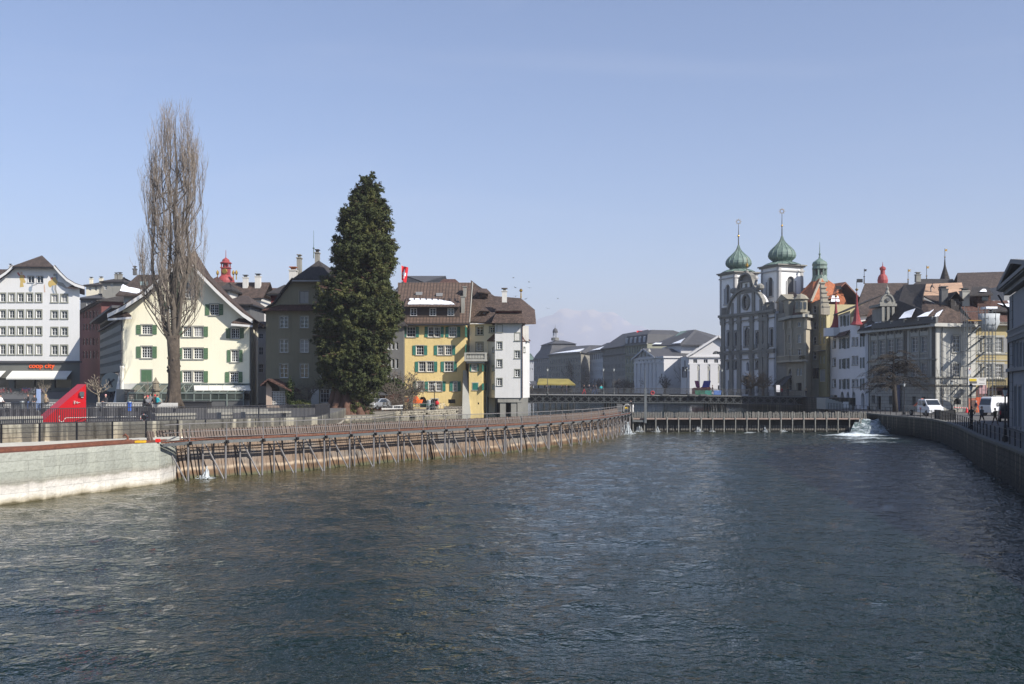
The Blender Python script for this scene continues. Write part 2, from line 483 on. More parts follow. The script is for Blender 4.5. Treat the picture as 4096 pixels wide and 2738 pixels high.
def frame(mb,W,H,cols,rows,y0,y1,fw,mw,m):
    mb.box(0,y0,0,fw,y1,H,m);mb.box(W-fw,y0,0,W,y1,H,m)
    mb.box(fw,y0,0,W-fw,y1,fw,m);mb.box(fw,y0,H-fw,W-fw,y1,H,m)
    for k in range(1,cols):
        x=W*k/cols;ww=fw if(cols%2==0 and k==cols//2)else mw;mb.box(x-ww/2,y0+.01,fw,x+ww/2,y1,H-fw,m)
    for k in range(1,rows):
        z=H*k/rows;mb.box(fw,y0+.015,z-mw/2,W-fw,y1-.002,z+mw/2,m)
def chimney(Z,x0,x1,y0,y1,d,mt,parent,cap=None,dep=None,name='chimney'):
    a=P(Z,x0,y1,d);b=P(Z,x1,y0,d);w_=b.x-a.x;dp=dep or w_;mb=MB()
    mb.box(a.x,d,a.z,b.x,d+dp,b.z);mb.box(a.x-.08,d-.08,b.z,b.x+.08,d+dp+.08,b.z+.15)
    o=mb.build(name,mt,parent)
    mb=MB();mb.box(a.x+w_*.2,d+dp*.2,b.z+.15,b.x-w_*.2,d+dp*.8,b.z+.45);mb.box(a.x-.02,d-.02,b.z+.45,b.x+.02,d+dp+.02,b.z+.55)
    mb.build('cap',cap or mt,o);return o
def text_mesh(s,size,mt,name='lettering',parent=None,loc=(0,0,0),rz=0,ext=.03,bold=0,align='CENTER'):
    cu=bpy.data.curves.new('t','FONT');cu.body=s;cu.size=size;cu.extrude=ext;cu.align_x=align;cu.align_y='CENTER';cu.offset=bold
    t=bpy.data.objects.new('t',cu);COL.objects.link(t)
    dg=bpy.context.evaluated_depsgraph_get();me=bpy.data.meshes.new_from_object(t.evaluated_get(dg))
    bpy.data.objects.remove(t);me.transform(Matrix.Rotation(pi/2,4,'X'));me.materials.clear();me.materials.append(mt)
    o=bpy.data.objects.new(name,me);COL.objects.link(o);o.location=loc;o.rotation_euler=(0,0,rz)
    if parent is not None:o.parent=parent;o.location=Vector(loc)-wloc(parent)
    return o
def torus(c,R_,r,n=24,m=6,seg=None):
    mb=MB()
    for k in range(n):
        for j in range(m):a=2*pi*k/n;b_=2*pi*j/m;mb.v.append((c[0]+(R_+r*cos(b_))*cos(a),c[1]+r*sin(b_),c[2]+(R_+r*cos(b_))*sin(a)))
    for k in range(n):
        for j in range(m):k2,j2=(k+1)%n,(j+1)%m;mb.f.append((k*m+j,k2*m+j,k2*m+j2,k*m+j2));mb.m.append(1 if(seg and k%(n//4)in seg)else 0)
    return mb
# ---------------------------------------------------------------- materials
WHITE=plain('white_window_paint',(.72,.72,.7),.5)
m_white=mat('white_render',(.66,.65,.63),.85,.06,.35,.01,12,streak=.08)
m_cream=mat('cream_render',(.83,.78,.60),.85,.06,.3,.01,12,streak=.07)
m_olive=mat('shaded_olive_render',(.21,.19,.13),.9,.12,.35,.01,10,streak=.25)  # darkened to stand in for tree shade over the olive front
m_yellow=mat('ochre_yellow_render',(.64,.49,.22),.9,.16,.5,.05,3,streak=.12)
m_twhite=mat('old_white_render',(.58,.56,.52),.88,.08,.4,.02,8,streak=.2)
m_tcream=mat('pale_cream_render',(.72,.66,.52),.88,.08,.4,.02,8)
m_grey=mat('grey_render',(.25,.25,.25),.85,.1,.5)
m_dgrey=mat('dark_grey_render',(.10,.10,.10),.85,.1,.5)
m_stone=mat('grey_stone',(.26,.25,.22),.85,.2,.6,.03,6,streak=.3)
m_stonetrim=mat('stone_trim',(.34,.33,.29),.8,.12,1.0)
m_trimgrey=mat('grey_green_trim',(.26,.26,.21),.8,.12,1.0)
m_tile=mat('brown_roof_tiles',(.085,.062,.052),.85,.45,1.3,.03,20,kind='tile',bw=.28,bh=.3,mortar=.025,mcol=.35,fac2=.6)
m_tile2=mat('weathered_roof_tiles',(.105,.07,.055),.9,.55,1.6,.03,20,kind='tile',bw=.22,bh=.25,mortar=.03,mcol=.4,fac2=.8)
m_tileb=mat('concrete_roof_tiles',(.13,.085,.062),.75,.15,.5,.05,20,kind='tile',bw=.5,bh=.42,mortar=.07,mcol=.3,fac2=.3,offset=0)
m_tiler=mat('orange_roof_tiles',(.42,.14,.06),.85,.25,.8,.03,20,kind='tile',bw=.25,bh=.28,mortar=.03,mcol=.45,fac2=.5)
m_tilem=mat('maroon_roof_tiles',(.11,.055,.042),.85,.3,.8,.03,20,kind='tile',bw=.22,bh=.25,mortar=.03,mcol=.4,fac2=.8)
m_tiled=mat('dark_roof_tiles',(.05,.043,.04),.85,.3,.8,.03,20,kind='tile',bw=.25,bh=.3,mortar=.03,mcol=.4,fac2=.6)
m_copper=mat('green_copper',(.16,.225,.19),.55,.35,1.2,streak=.6)
m_slate=mat('slate_roof',(.07,.07,.075),.7,.2,.6)
m_snow=mat('old_snow',(.82,.84,.88),.8,.06,3,.05,6)
m_redp=plain('red_paint',(.38,.025,.03),.5)
m_shut=mat('green_shutter_paint',(.085,.165,.085),.7,.15,2)
m_shutt=mat('teal_shutter_paint',(.02,.16,.12),.6,.2,2)
m_shutd=mat('dark_green_shutter_paint',(.05,.075,.065),.6,.15,2)
m_conc=mat('concrete',(.36,.36,.33),.85,.12,.8,.01,15)
m_asph=mat('asphalt',(.085,.085,.085),.9,.15,.3,.01,40)
m_pave=mat('stone_paving',(.105,.10,.095),.9,.15,.25,.01,40,kind='block',bw=.6,bh=.4,mortar=.02,mcol=.8,fac2=.15)
m_iron=plain('black_iron',(.018,.018,.02),.45,.3)
m_steel=mat('galvanised_steel',(.19,.20,.20),.45,.2,3,metal=.5)
m_gold=plain('gilding',(.50,.30,.07),.4,1)
m_rust=mat('rusty_steel',(.16,.06,.035),.85,.4,4)
m_wood=mat('weathered_timber',(.28,.19,.13),.9,.3,3,.01,30)
m_bark=mat('grey_bark',(.115,.095,.075),.95,.35,3,.04,8)
m_barkr=mat('red_brown_bark',(.12,.065,.045),.95,.35,2,.06,6)
m_twig=mat('twig_bark',(.24,.20,.165),.95,.3,.5)
m_black=plain('black_plastic',(.02,.02,.022),.5)
# ================================================================ ground, water
ZT,ZQ,ZR,ZU=3.5,2.7,2.3,1.9      # terrace, low quay, right promenade, upper water
m_ground=m_pave
def struct(o):o['kind']='structure';return o
def wallmat(name,cols,brick=None,streak=.5,rough=.9,pale=.25):
    "retaining wall with real tide-mark bands by height (z, colour)"
    m=bpy.data.materials.new(name);m.use_nodes=True;nt=m.node_tree;n=nt.nodes;L=nt.links;bs=n['Principled BSDF']
    bs.inputs['Roughness'].default_value=rough
    g=n.new('ShaderNodeNewGeometry');sp=n.new('ShaderNodeSeparateXYZ');L.new(g.outputs['Position'],sp.inputs[0])
    nz=n.new('ShaderNodeTexNoise');nz.inputs['Scale'].default_value=1.3;nz.inputs['Detail'].default_value=6;L.new(g.outputs['Position'],nz.inputs['Vector'])
    ad=n.new('ShaderNodeMath');ad.operation='MULTIPLY_ADD';ad.inputs[1].default_value=.35;L.new(nz.outputs[0],ad.inputs[0]);L.new(sp.outputs[2],ad.inputs[2])
    mr=n.new('ShaderNodeMapRange');z0=cols[0][0];z1=cols[-1][0];mr.inputs[1].default_value=z0+.17;mr.inputs[2].default_value=z1+.17
    L.new(ad.outputs[0],mr.inputs[0]);cr=n.new('ShaderNodeValToRGB');L.new(mr.outputs[0],cr.inputs[0])
    e=cr.color_ramp.elements
    while len(e)>1:e.remove(e[-1])
    e[0].position=0;e[0].color=(*cols[0][1],1)
    for z,c in cols[1:]:
        q=e.new((z-z0)/(z1-z0));q.color=(*c,1)
    out=cr.outputs[0]
    def mul(a,b,f=1.0):
        x=n.new('ShaderNodeMix');x.data_type='RGBA';x.blend_type='MULTIPLY';L.new(a,x.inputs[6])
        if hasattr(b,'is_linked'):L.new(b,x.inputs[7])
        else:x.inputs[7].default_value=(*b,1)
        if hasattr(f,'is_linked'):L.new(f,x.inputs[0])
        else:x.inputs[0].default_value=f
        return x.outputs[2]
    for sx,sz,lo,hi,amt,c in((2.2,.3,.52,.68,streak,(.35,.33,.3)),(1.3,.08,.54,.62,pale,(3.4,3.3,3.0)),(14,6,.4,.8,.35,(.6,.6,.58))):
        mp=n.new('ShaderNodeMapping');mp.inputs['Scale'].default_value=(sx,sx,sz);L.new(g.outputs['Position'],mp.inputs[0])
        t=n.new('ShaderNodeTexNoise');t.inputs['Scale'].default_value=1;t.inputs['Detail'].default_value=5;L.new(mp.outputs[0],t.inputs['Vector'])
        r2=n.new('ShaderNodeMapRange');r2.inputs[1].default_value=lo;r2.inputs[2].default_value=hi;r2.inputs[4].default_value=amt;L.new(t.outputs[0],r2.inputs[0])
        out=mul(out,c,r2.outputs[0])
    if brick:
        uv=n.new('ShaderNodeUVMap');b=n.new('ShaderNodeTexBrick');L.new(uv.outputs[0],b.inputs['Vector']);b.inputs['Scale'].default_value=1
        b.inputs['Brick Width'].default_value=brick[0];b.inputs['Row Height'].default_value=brick[1];b.inputs['Mortar Size'].default_value=brick[2]
        b.inputs['Color1'].default_value=(.92,.92,.92,1);b.inputs['Color2'].default_value=(1.06,1.06,1.06,1);b.inputs['Mortar'].default_value=(brick[3],)*3+(1,)
        out=mul(out,b.outputs[0])
    L.new(out,bs.inputs['Base Color'])
    bp=n.new('ShaderNodeBump');bp.inputs['Distance'].default_value=.07;t=n.new('ShaderNodeTexNoise');t.inputs['Scale'].default_value=5;t.inputs['Detail'].default_value=6
    L.new(g.outputs['Position'],t.inputs['Vector']);L.new(t.outputs[0],bp.inputs['Height']);L.new(bp.outputs[0],bs.inputs['Normal'])
    MATS[name]=m;return m
m_lw=wallmat('river_wall_concrete',[(0.0,(.09,.075,.04)),(.12,(.34,.30,.22)),(.35,(.55,.52,.46)),(.55,(.52,.50,.46)),(.85,(.46,.43,.39)),(1.0,(.25,.24,.20)),(1.3,(.28,.29,.25)),(2.6,(.31,.32,.28))],(3.4,.55,.018,.72),.18,pale=.04)
m_tw=wallmat('terrace_wall_concrete',[(1.9,(.04,.035,.025)),(2.05,(.10,.08,.05)),(2.2,(.42,.38,.33)),(2.35,(.10,.085,.065)),(3.2,(.085,.08,.068)),(3.5,(.12,.115,.10))],None,1.0,pale=.9)
m_rw=wallmat('old_quay_wall',[(0.0,(.006,.006,.005)),(.5,(.016,.015,.010)),(1.3,(.04,.037,.028)),(2.3,(.062,.058,.046))],(.9,.4,.04,.5),1.0,pale=.8)
m_qw=wallmat('rubble_quay_wall',[(1.9,(.05,.045,.03)),(2.1,(.18,.16,.12)),(2.7,(.26,.24,.2))],(.7,.3,.06,.35),.6)
struct(MB().poly([(-3000,-400,-3),(3000,-400,-3),(3000,9000,-3),(-3000,9000,-3)]).build('ground',mat('earth',(.08,.07,.05),.95),loc=(0,0,-3)))
terr=[(-90,20),(-62,38),(-33.5,65.4),(-26.3,72.5),(-16.1,82.6),(-17.5,100),(-20,122),(-26,128),(-26,320),(-220,320),(-220,20)]
struct(MB().prism(terr,-2,ZT,0,1).build('terrace',[m_tw,m_ground]))
quay=[(-26,110),(-20,112),(-16.5,115.5),(-15.8,122),(-15.5,134),(-12,140),(-7.5,150.5),(-7,175),(-8,210),(-26,230)]
struct(MB().prism(quay,-2,ZQ,0,1).build('quay',[m_qw,mat('gravel',(.2,.18,.15),.95)]))
# sloping square
mb=MB();NX,NY=26,22
def plaza_z(x,y):
    f=lambda t:max(0,min(1,t));s=lambda t:t*t*(3-2*t)
    return ZT+.02+1.7*s(f((-x-56)/18))*f((y-126)/52)
for j in range(NY+1):
    for i in range(NX+1):
        x=-160+i*4.1;y=126+j*3.2;mb.v.append((x,y,plaza_z(x,y)))
for j in range(NY):
    for i in range(NX):
        a=j*(NX+1)+i;mb.f.append((a,a+1,a+NX+2,a+NX+1));mb.m.append(0)
struct(mb.build('square',m_asph,smooth=True))
rq=[(49.5,140),(48.8,132),(48.5,124),(48,116),(46,107),(41.5,93),(35,75),(29,57),(22,38),(14,15),(8,-10)]
rqs=[(p.x,p.y)for p in catmull([Vector((a,b,0))for a,b in rq],2.0)]
land=rqs+[(6,-60),(160,-60),(160,172),(60,172),(52.5,166),(50.5,150)]
struct(MB().prism(land,-2,ZR,0,1).build('promenade',[m_rw,m_pave]))
bank=[(54,170),(54,186),(51,221),(46,255),(35,290),(32,330),(24,352),(17,375),(11,392),(4,465),(-90,480),(-90,900),(400,900),(400,170)]
struct(MB().prism(bank,-2,4.1,0,1).build('far_bank',[m_rw,m_pave]))
# ---- water
def watermat(name,deep,shallow,bumps,foam=False,rough=.04):
    m=bpy.data.materials.new(name);m.use_nodes=True;nt=m.node_tree;n=nt.nodes;L=nt.links;bs=n['Principled BSDF']
    g=n.new('ShaderNodeNewGeometry')
    def nz(sc,det,mp=None,dist=0):
        t=n.new('ShaderNodeTexNoise');t.inputs['Scale'].default_value=sc;t.inputs['Detail'].default_value=det;t.inputs['Distortion'].default_value=dist
        src=g.outputs['Position']
        if mp:
            q=n.new('ShaderNodeMapping');q.inputs['Scale'].default_value=mp;L.new(src,q.inputs[0]);src=q.outputs[0]
        L.new(src,t.inputs['Vector']);return t.outputs[0]
    at=n.new('ShaderNodeVertexColor');at.layer_name='mask';sep=n.new('ShaderNodeSeparateColor');L.new(at.outputs[0],sep.inputs[0])
    x=n.new('ShaderNodeMix');x.data_type='RGBA';x.inputs[6].default_value=(*deep,1);x.inputs[7].default_value=(*shallow,1)
    L.new(sep.outputs[1],x.inputs[0]);col=x.outputs[2]
    bs.inputs['IOR'].default_value=1.33;bs.inputs['Specular IOR Level'].default_value=.35
    h=None
    for sc,amp,mp in bumps:
        v=nz(sc,2,mp,.4);mu=n.new('ShaderNodeMath');mu.operation='MULTIPLY';mu.inputs[1].default_value=amp;L.new(v,mu.inputs[0])
        if h is None:h=mu.outputs[0]
        else:
            a=n.new('ShaderNodeMath');a.operation='ADD';L.new(h,a.inputs[0]);L.new(mu.outputs[0],a.inputs[1]);h=a.outputs[0]
    if foam:
        v=nz(1.1,8,None,1.2);v2=nz(.35,3)
        a=n.new('ShaderNodeMath');a.operation='ADD';L.new(v,a.inputs[0]);L.new(v2,a.inputs[1])
        b=n.new('ShaderNodeMath');b.operation='MULTIPLY_ADD';b.inputs[1].default_value=.5;b.inputs[2].default_value=-1.02;L.new(a.outputs[0],b.inputs[0])
        c=n.new('ShaderNodeMath');c.operation='ADD';L.new(b.outputs[0],c.inputs[0]);L.new(sep.outputs[0],c.inputs[1])
        r=n.new('ShaderNodeMapRange');r.inputs[1].default_value=-.12;r.inputs[2].default_value=.22;L.new(c.outputs[0],r.inputs[0])
        y=n.new('ShaderNodeMix');y.data_type='RGBA';y.inputs[7].default_value=(.62,.68,.70,1);L.new(r.outputs[0],y.inputs[0]);L.new(col,y.inputs[6]);col=y.outputs[2]
        rr=n.new('ShaderNodeMapRange');rr.inputs[3].default_value=rough;rr.inputs[4].default_value=.7;L.new(r.outputs[0],rr.inputs[0]);L.new(rr.outputs[0],bs.inputs['Roughness'])
    else:bs.inputs['Roughness'].default_value=rough
    L.new(col,bs.inputs['Base Color'])
    bp=n.new('ShaderNodeBump');bp.inputs['Distance'].default_value=1.0;bp.inputs['Strength'].default_value=1;L.new(h,bp.inputs['Height']);L.new(bp.outputs[0],bs.inputs['Normal'])
    return m
m_river=watermat('river_water',(.005,.013,.011),(.045,.042,.018),[(1.1,.13,None),(2.8,.105,(1,1.1,1)),(6.5,.05,None),(13,.016,None)],True)
m_lake=watermat('calm_water',(.02,.035,.035),(.04,.045,.03),[(.7,.035,None),(2.2,.012,None),(5,.003,None)])
# curved weir line (front edge of the footbridge deck)
CP=[(-21.3,61.2),(-20.5,64),(-18.7,65.9),(-14.6,70.2),(-10.1,77),(-4.9,83.6),(0,90.2),(4.4,97.6),(9.2,108),(12.6,119),(15.3,129.5),(15.7,132)]
CW=catmull([Vector((a,b,0))for a,b in CP],2.7)
def seg_dist(px,py,pl):
    best=np.full(px.shape,1e9)
    for a,b in zip(pl,pl[1:]):
        dx,dy=b[0]-a[0],b[1]-a[1];t=np.clip(((px-a[0])*dx+(py-a[1])*dy)/(dx*dx+dy*dy),0,1)
        best=np.minimum(best,np.hypot(px-a[0]-t*dx,py-a[1]-t*dy))
    return best
def grid_water(name,x0,x1,y0,y1,st,amp,m,z,maskfn=None,seed=1):
    xs=np.arange(x0,x1+st*.5,st);ys=np.arange(y0,y1+st*.5,st);X,Y=np.meshgrid(xs,ys);rs=np.random.RandomState(seed)
    Zz=np.zeros(X.shape)
    for k in range(46):
        lam=math.exp(rs.uniform(math.log(.9),math.log(7)));th=rs.normal(-1.9,.75);ph=rs.uniform(0,6.28)
        kx,ky=2*pi/lam*cos(th),2*pi/lam*sin(th)
        q=kx*X+ky*Y+ph+.8*np.sin(X*rs.uniform(.05,.3)+Y*rs.uniform(.05,.3)+ph)
        Zz+=amp*lam**.8*(1-np.abs(np.sin(q*.5)))*.9
    Zz-=Zz.mean()
    mk=maskfn(X,Y)if maskfn else(np.zeros(X.shape),np.zeros(X.shape))
    Zz=Zz*(1+2.5*mk[0])
    ny,nx=X.shape;me=bpy.data.meshes.new(name);me.vertices.add(nx*ny);me.vertices.foreach_set('co',np.stack([X,Y,Zz],-1).ravel())
    i=(np.arange(ny-1)[:,None]*nx+np.arange(nx-1)[None]).ravel();f=np.stack([i,i+1,i+nx+1,i+nx],1)
    me.loops.add(f.size);me.loops.foreach_set('vertex_index',f.ravel().astype(np.int32));me.polygons.add(len(f));me.polygons.foreach_set('loop_start',np.arange(0,f.size,4,dtype=np.int32));me.polygons.foreach_set('loop_total',np.full(len(f),4,np.int32))
    me.polygons.foreach_set('use_smooth',np.ones(len(f),bool));me.update();me.validate()
    ca=me.color_attributes.new('mask','FLOAT_COLOR','POINT')
    ca.data.foreach_set('color',np.stack([mk[0],mk[1],mk[0]*0,mk[0]*0+1],-1).ravel())
    me.materials.append(m);o=bpy.data.objects.new(name,me);COL.objects.link(o);o.location=(0,0,z);return struct(o)
def rmask(X,Y):
    dw=seg_dist(X,Y,[(p.x,p.y)for p in CW]);dl=seg_dist(X,Y,[(-26,50.8),(-24.7,53.2),(-22.4,59.5),(-21.4,61)])
    sh=np.clip(1-np.minimum(dw,dl)/20,0,1)**1.3
    foam=np.zeros(X.shape)
    ds=np.abs(Y-131.6);foam=np.maximum(foam,.62*np.exp(-(ds/1.0)**2)*(X>15)*(.7+.3*np.sin(X*.9+2*np.sin(X*.37))))
    # plume at the right end, drifting down the right bank
    for cx,cy,sx,sy,a in((45.5,128.5,3.0,2.2,.9),(43,124,5.5,4,.74),(41,117,6,5,.62),(39,109,5.5,6,.5),(35,99,6,9,.36),(-20.2,66.0,1.0,.7,.75),(14.6,127.5,1.2,3,.7)):
        foam=np.maximum(foam,a*np.exp(-((X-cx)/sx)**2-((Y-cy)/sy)**2))
    wallf=seg_dist(X,Y,rqs);foam=np.maximum(foam,.36*np.exp(-(wallf/1.2)**2)*(Y>55))
    return np.clip(foam,0,1),sh
grid_water('river',-70,55,12,133.0,.25,.0058,m_river,0.0,rmask)
grid_water('river_near',-60,60,-70,12,1.5,.004,m_river,0.0,None,2)
# upper water: outside edge = inner side of the weirs
inner=[]
for i,p in enumerate(CW):
    a=CW[max(0,i-1)];b=CW[min(len(CW)-1,i+1)];t=(b-a).normalized();inner.append(Vector((p.x-t.y*2.0,p.y+t.x*2.0,0)))
up=[(-70,30),(-31.5,50.8),(-29.4,57.0),(-23.7,62.8),(-22.6,65.3)]+[(p.x,p.y)for p in inner[1:-1]]+[(15.6,134.0),(56,134.0),(62,520),(-230,520),(-230,30)]
o=MB().poly([(x,y,ZU)for x,y in up]).build('lake',m_lake);struct(o)
# ================================================================ left river wall with track, channel edge and black railing
lw=empty('river_wall',(-24,56,0),'pale grey concrete river wall with white tide mark, at the lower left','wall')
fr=[(-31,36),(-29,44),(-26,50.8),(-24.7,53.2),(-22.4,59.5),(-21.35,61.0)]
bk=[(-21.7,64.7),(-23.6,62.7),(-29.2,57.0),(-34,50),(-38,40)]
def batter(pl,k):return[(x-.25*k,y+.0)for x,y in pl]
mb=MB();n=len(fr)+len(bk);b=fr+bk;t=batter(fr,1)+bk
i=0;mb.v=[(x+(.0),y,-2)for x,y in b]+[(x,y,2.6)for x,y in t]
for k in range(n):q=(k+1)%n;mb.f.append((k,q,n+q,n+k));mb.m.append(0)
mb.f.append(tuple(range(n,2*n)));mb.m.append(1)
mb.build('wall_body',[m_lw,m_rust],lw)
tf=batter(fr,1)
mb=MB()
for a,b in zip(tf,tf[1:]):
    for off in(.9,1.5,2.1):
        mb.bar((a[0]-off*.9,a[1]+off*.35,2.68),(b[0]-off*.9,b[1]+off*.35,2.68),.12,.14)
mb.build('rail',m_rust,lw)
mb=MB()
bks=[(-21.7,64.7),(-23.6,62.7),(-29.2,57.0),(-34,50)]
for a,b in zip(bks,bks[1:]):mb.bar((a[0]+.2,a[1]-.3,2.66),(b[0]+.2,b[1]-.3,2.66),.35,.28)
mb.build('kerb',m_conc,lw)
rl=empty('railing',(-26,60,2.7),'black post and rail fence along the top of the pale river wall','railing')
mb=MB();rp=catmull([Vector((x+.15,y-.25,2.75))for x,y in bks[:4]][::-1],2.15)
for k,p in enumerate(rp):
    MB().bar(p,p+Vector((0,0,1.12)),.09,.09).build('post',m_iron,rl)
for zz in(.32,.6,.87,1.12):
    mb=MB()
    for a,b in zip(rp,rp[1:]):mb.bar(a+Vector((0,0,zz)),b+Vector((0,0,zz)),.03,.03)
    mb.build('rail',m_iron,rl)
# small things on the wall top
o=MB().box(-22.75,60.3,2.62,-22.2,60.7,2.74).build('timber_chock',plain('yellow_paint',(.75,.45,.02)));tag(o,'small yellow wooden chock lying on the rusty wall top','chock')
o=MB().box(-21.72,60.9,2.62,-21.5,61.15,2.82).build('marker_block',plain('signal_red',(.7,.02,.01)));tag(o,'small bright red marker block on the wall corner by the footbridge','marker')
mb=MB();mb.tube([(-23.4,60.9,2.65),(-23.4,60.9,2.95),(-23.55,60.9,3.1),(-23.7,60.9,2.98)],[.07,.07,.06,.04],8);mb.lathe((-23.45,60.9,2.6),[(.0,0),(.2,0),(.2,.12),(.1,.2),(0,.2)],10)
tag(mb.build('mooring_winch',m_rust),'small rusty hooked winch on the wall top beside the railing','winch')
# ================================================================ curved needle weir with footbridge
wr=empty('needle_weir',(0,95,0),'long curved timber needle weir with a steel footbridge on posts','weir')
m_need=None
def needmat():
    m=bpy.data.materials.new('wet_weir_timber');m.use_nodes=True;nt=m.node_tree;n=nt.nodes;L=nt.links;bs=n['Principled BSDF'];bs.inputs['Roughness'].default_value=.6
    g=n.new('ShaderNodeNewGeometry');sp=n.new('ShaderNodeSeparateXYZ');L.new(g.outputs['Position'],sp.inputs[0])
    def nz(scale,det=5):
        mp=n.new('ShaderNodeMapping');mp.inputs['Scale'].default_value=scale;L.new(g.outputs['Position'],mp.inputs[0])
        t=n.new('ShaderNodeTexNoise');t.inputs['Scale'].default_value=1;t.inputs['Detail'].default_value=det;L.new(mp.outputs[0],t.inputs['Vector']);return t.outputs[0]
    def rng(v,a,b,c=0,d=1):
        r=n.new('ShaderNodeMapRange');r.inputs[1].default_value=a;r.inputs[2].default_value=b;r.inputs[3].default_value=c;r.inputs[4].default_value=d;L.new(v,r.inputs[0]);return r.outputs[0]
    def mix(a,b,f,mode='MIX'):
        x=n.new('ShaderNodeMix');x.data_type='RGBA';x.blend_type=mode
        for i_,v in((6,a),(7,b)):
            if hasattr(v,'is_linked'):L.new(v,x.inputs[i_])
            else:x.inputs[i_].default_value=(*v,1)
        L.new(f,x.inputs[0]);return x.outputs[2]
    def mth(op,a,b):
        x=n.new('ShaderNodeMath');x.operation=op
        for i_,v in((0,a),(1,b)):
            if hasattr(v,'is_linked'):L.new(v,x.inputs[i_])
            else:x.inputs[i_].default_value=v
        return x.outputs[0]
    base=mix((.145,.10,.068),(.215,.155,.11),rng(nz((9,9,.6)),.35,.65))
    base=mix(base,(.16,.16,.15),rng(nz((.25,.25,.8)),.5,.62,0,.6))
    z=mth('ADD',sp.outputs[2],mth('MULTIPLY',nz((.6,.6,.4)),.5))
    base=mix(base,(.40,.31,.22),mth('MULTIPLY',mth('MULTIPLY',rng(z,1.0,.9),rng(z,.70,.78)),rng(nz((.5,.5,.1)),.42,.55)))
    base=mix(base,(.12,.07,.035),rng(z,.85,.62))
    base=mix(base,(.07,.07,.03),rng(z,.5,.3))
    wet=mth('MULTIPLY',rng(nz((3.2,3.2,.18)),.55,.64),rng(sp.outputs[2],2.6,1.9))
    base=mix(base,(.045,.03,.018),mth('MULTIPLY',wet,.85))
    L.new(base,bs.inputs['Base Color'])
    L.new(rng(wet,0,1,.75,.25),bs.inputs['Roughness']);return m
m_need=needmat();m_needt=mat('dry_weir_timber',(.155,.12,.10),.9,.35,6)
def tang(pl,i):a=pl[max(0,i-1)];b=pl[min(len(pl)-1,i+1)];return(b-a).normalized()
def off(pl,i,d):t=tang(pl,i);return Vector((pl[i].x-t.y*d,pl[i].y+t.x*d,0))
fine=catmull([Vector((a,b,0))for a,b in CP],.21)
fine_p=[off(fine,i,1.75)for i in range(len(fine))];fine_b=[off(fine,i,1.15)for i in range(len(fine))]
mb=MB()
rn=random.Random(5);nF=len(fine);lastx=nF-1
for i in range(6,nF-2):
    if rn.random()<.02:continue
    t=tang(fine,i);top=3.2+rn.uniform(-.025,.03);p=fine_p[i];q=fine_b[i];lean=rn.gauss(.09,.008)
    for(z0,z1,mm)in((-.3,2.55,0),(2.55,top,1)):
        def at(z,s,dn):
            f=(z+.3)/3.5;b=q.lerp(p,f);w_=.098 if mm==0 else .072;b=b+t*(s*w_+(z-1.5)*-lean)
            return Vector((b.x-t.y*dn,b.y+t.x*dn,z))
        dn=.11+rn.uniform(-.012,.012)
        mb.hexa([at(z0,-1,0),at(z0,1,0),at(z0,1,dn),at(z0,-1,dn)],[at(z1,-1,0),at(z1,1,0),at(z1,1,dn),at(z1,-1,dn)],mm)
mb.build('needle_wall',[m_need,m_needt],wr)
# solid backing of the timber below the deck so no gaps leak
mb=MB()
for i in range(0,nF-4,4):
    j=min(i+4,nF-1);a,b=off(fine,i,1.62),off(fine,j,1.62);c,d=off(fine,j,1.9),off(fine,i,1.9)
    mb.hexa([a.to_3d()+Vector((0,0,-.4)),b+Vector((0,0,-.4)),c+Vector((0,0,-.4)),d+Vector((0,0,-.4))],[v+Vector((0,0,2.1))for v in(a,b,c,d)])
mb.build('sill',m_need,wr)
def ribbon(name,d0,d1,z0,z1,m,pl=fine,st=6):
    mb=MB()
    idx=list(range(0,len(pl)-1,st))+[len(pl)-1]
    for i,j in zip(idx,idx[1:]):
        a,b,c,d=off(pl,i,d0),off(pl,j,d0),off(pl,j,d1),off(pl,i,d1)
        mb.hexa([v+Vector((0,0,z0))for v in(a,b,c,d)],[v+Vector((0,0,z1))for v in(a,b,c,d)])
    return mb.build(name,m,wr)
ribbon('edge_beam',0.0,.1,2.31,2.50,m_steel)
ribbon('rail_beam',.12,.2,2.52,2.62,m_rust)
mb_g=MB();idx=list(range(0,len(fine)-1,6))+[len(fine)-1]
for dd_ in(.5,.8):
    for i,j in zip(idx,idx[1:]):
        a,b,c,d=off(fine,i,dd_),off(fine,j,dd_),off(fine,j,dd_+.045),off(fine,i,dd_+.045)
        mb_g.hexa([v+Vector((0,0,2.54))for v in(a,b,c,d)],[v+Vector((0,0,2.58))for v in(a,b,c,d)])
mb_g.build('walkway',mat('grating_deck',(.13,.125,.12),.6,.2,5),wr)
ribbon('inner_rail',1.25,1.29,2.58,2.68,m_rust)
m_post=mat('grey_painted_steel',(.19,.18,.18),.5,.25,2)
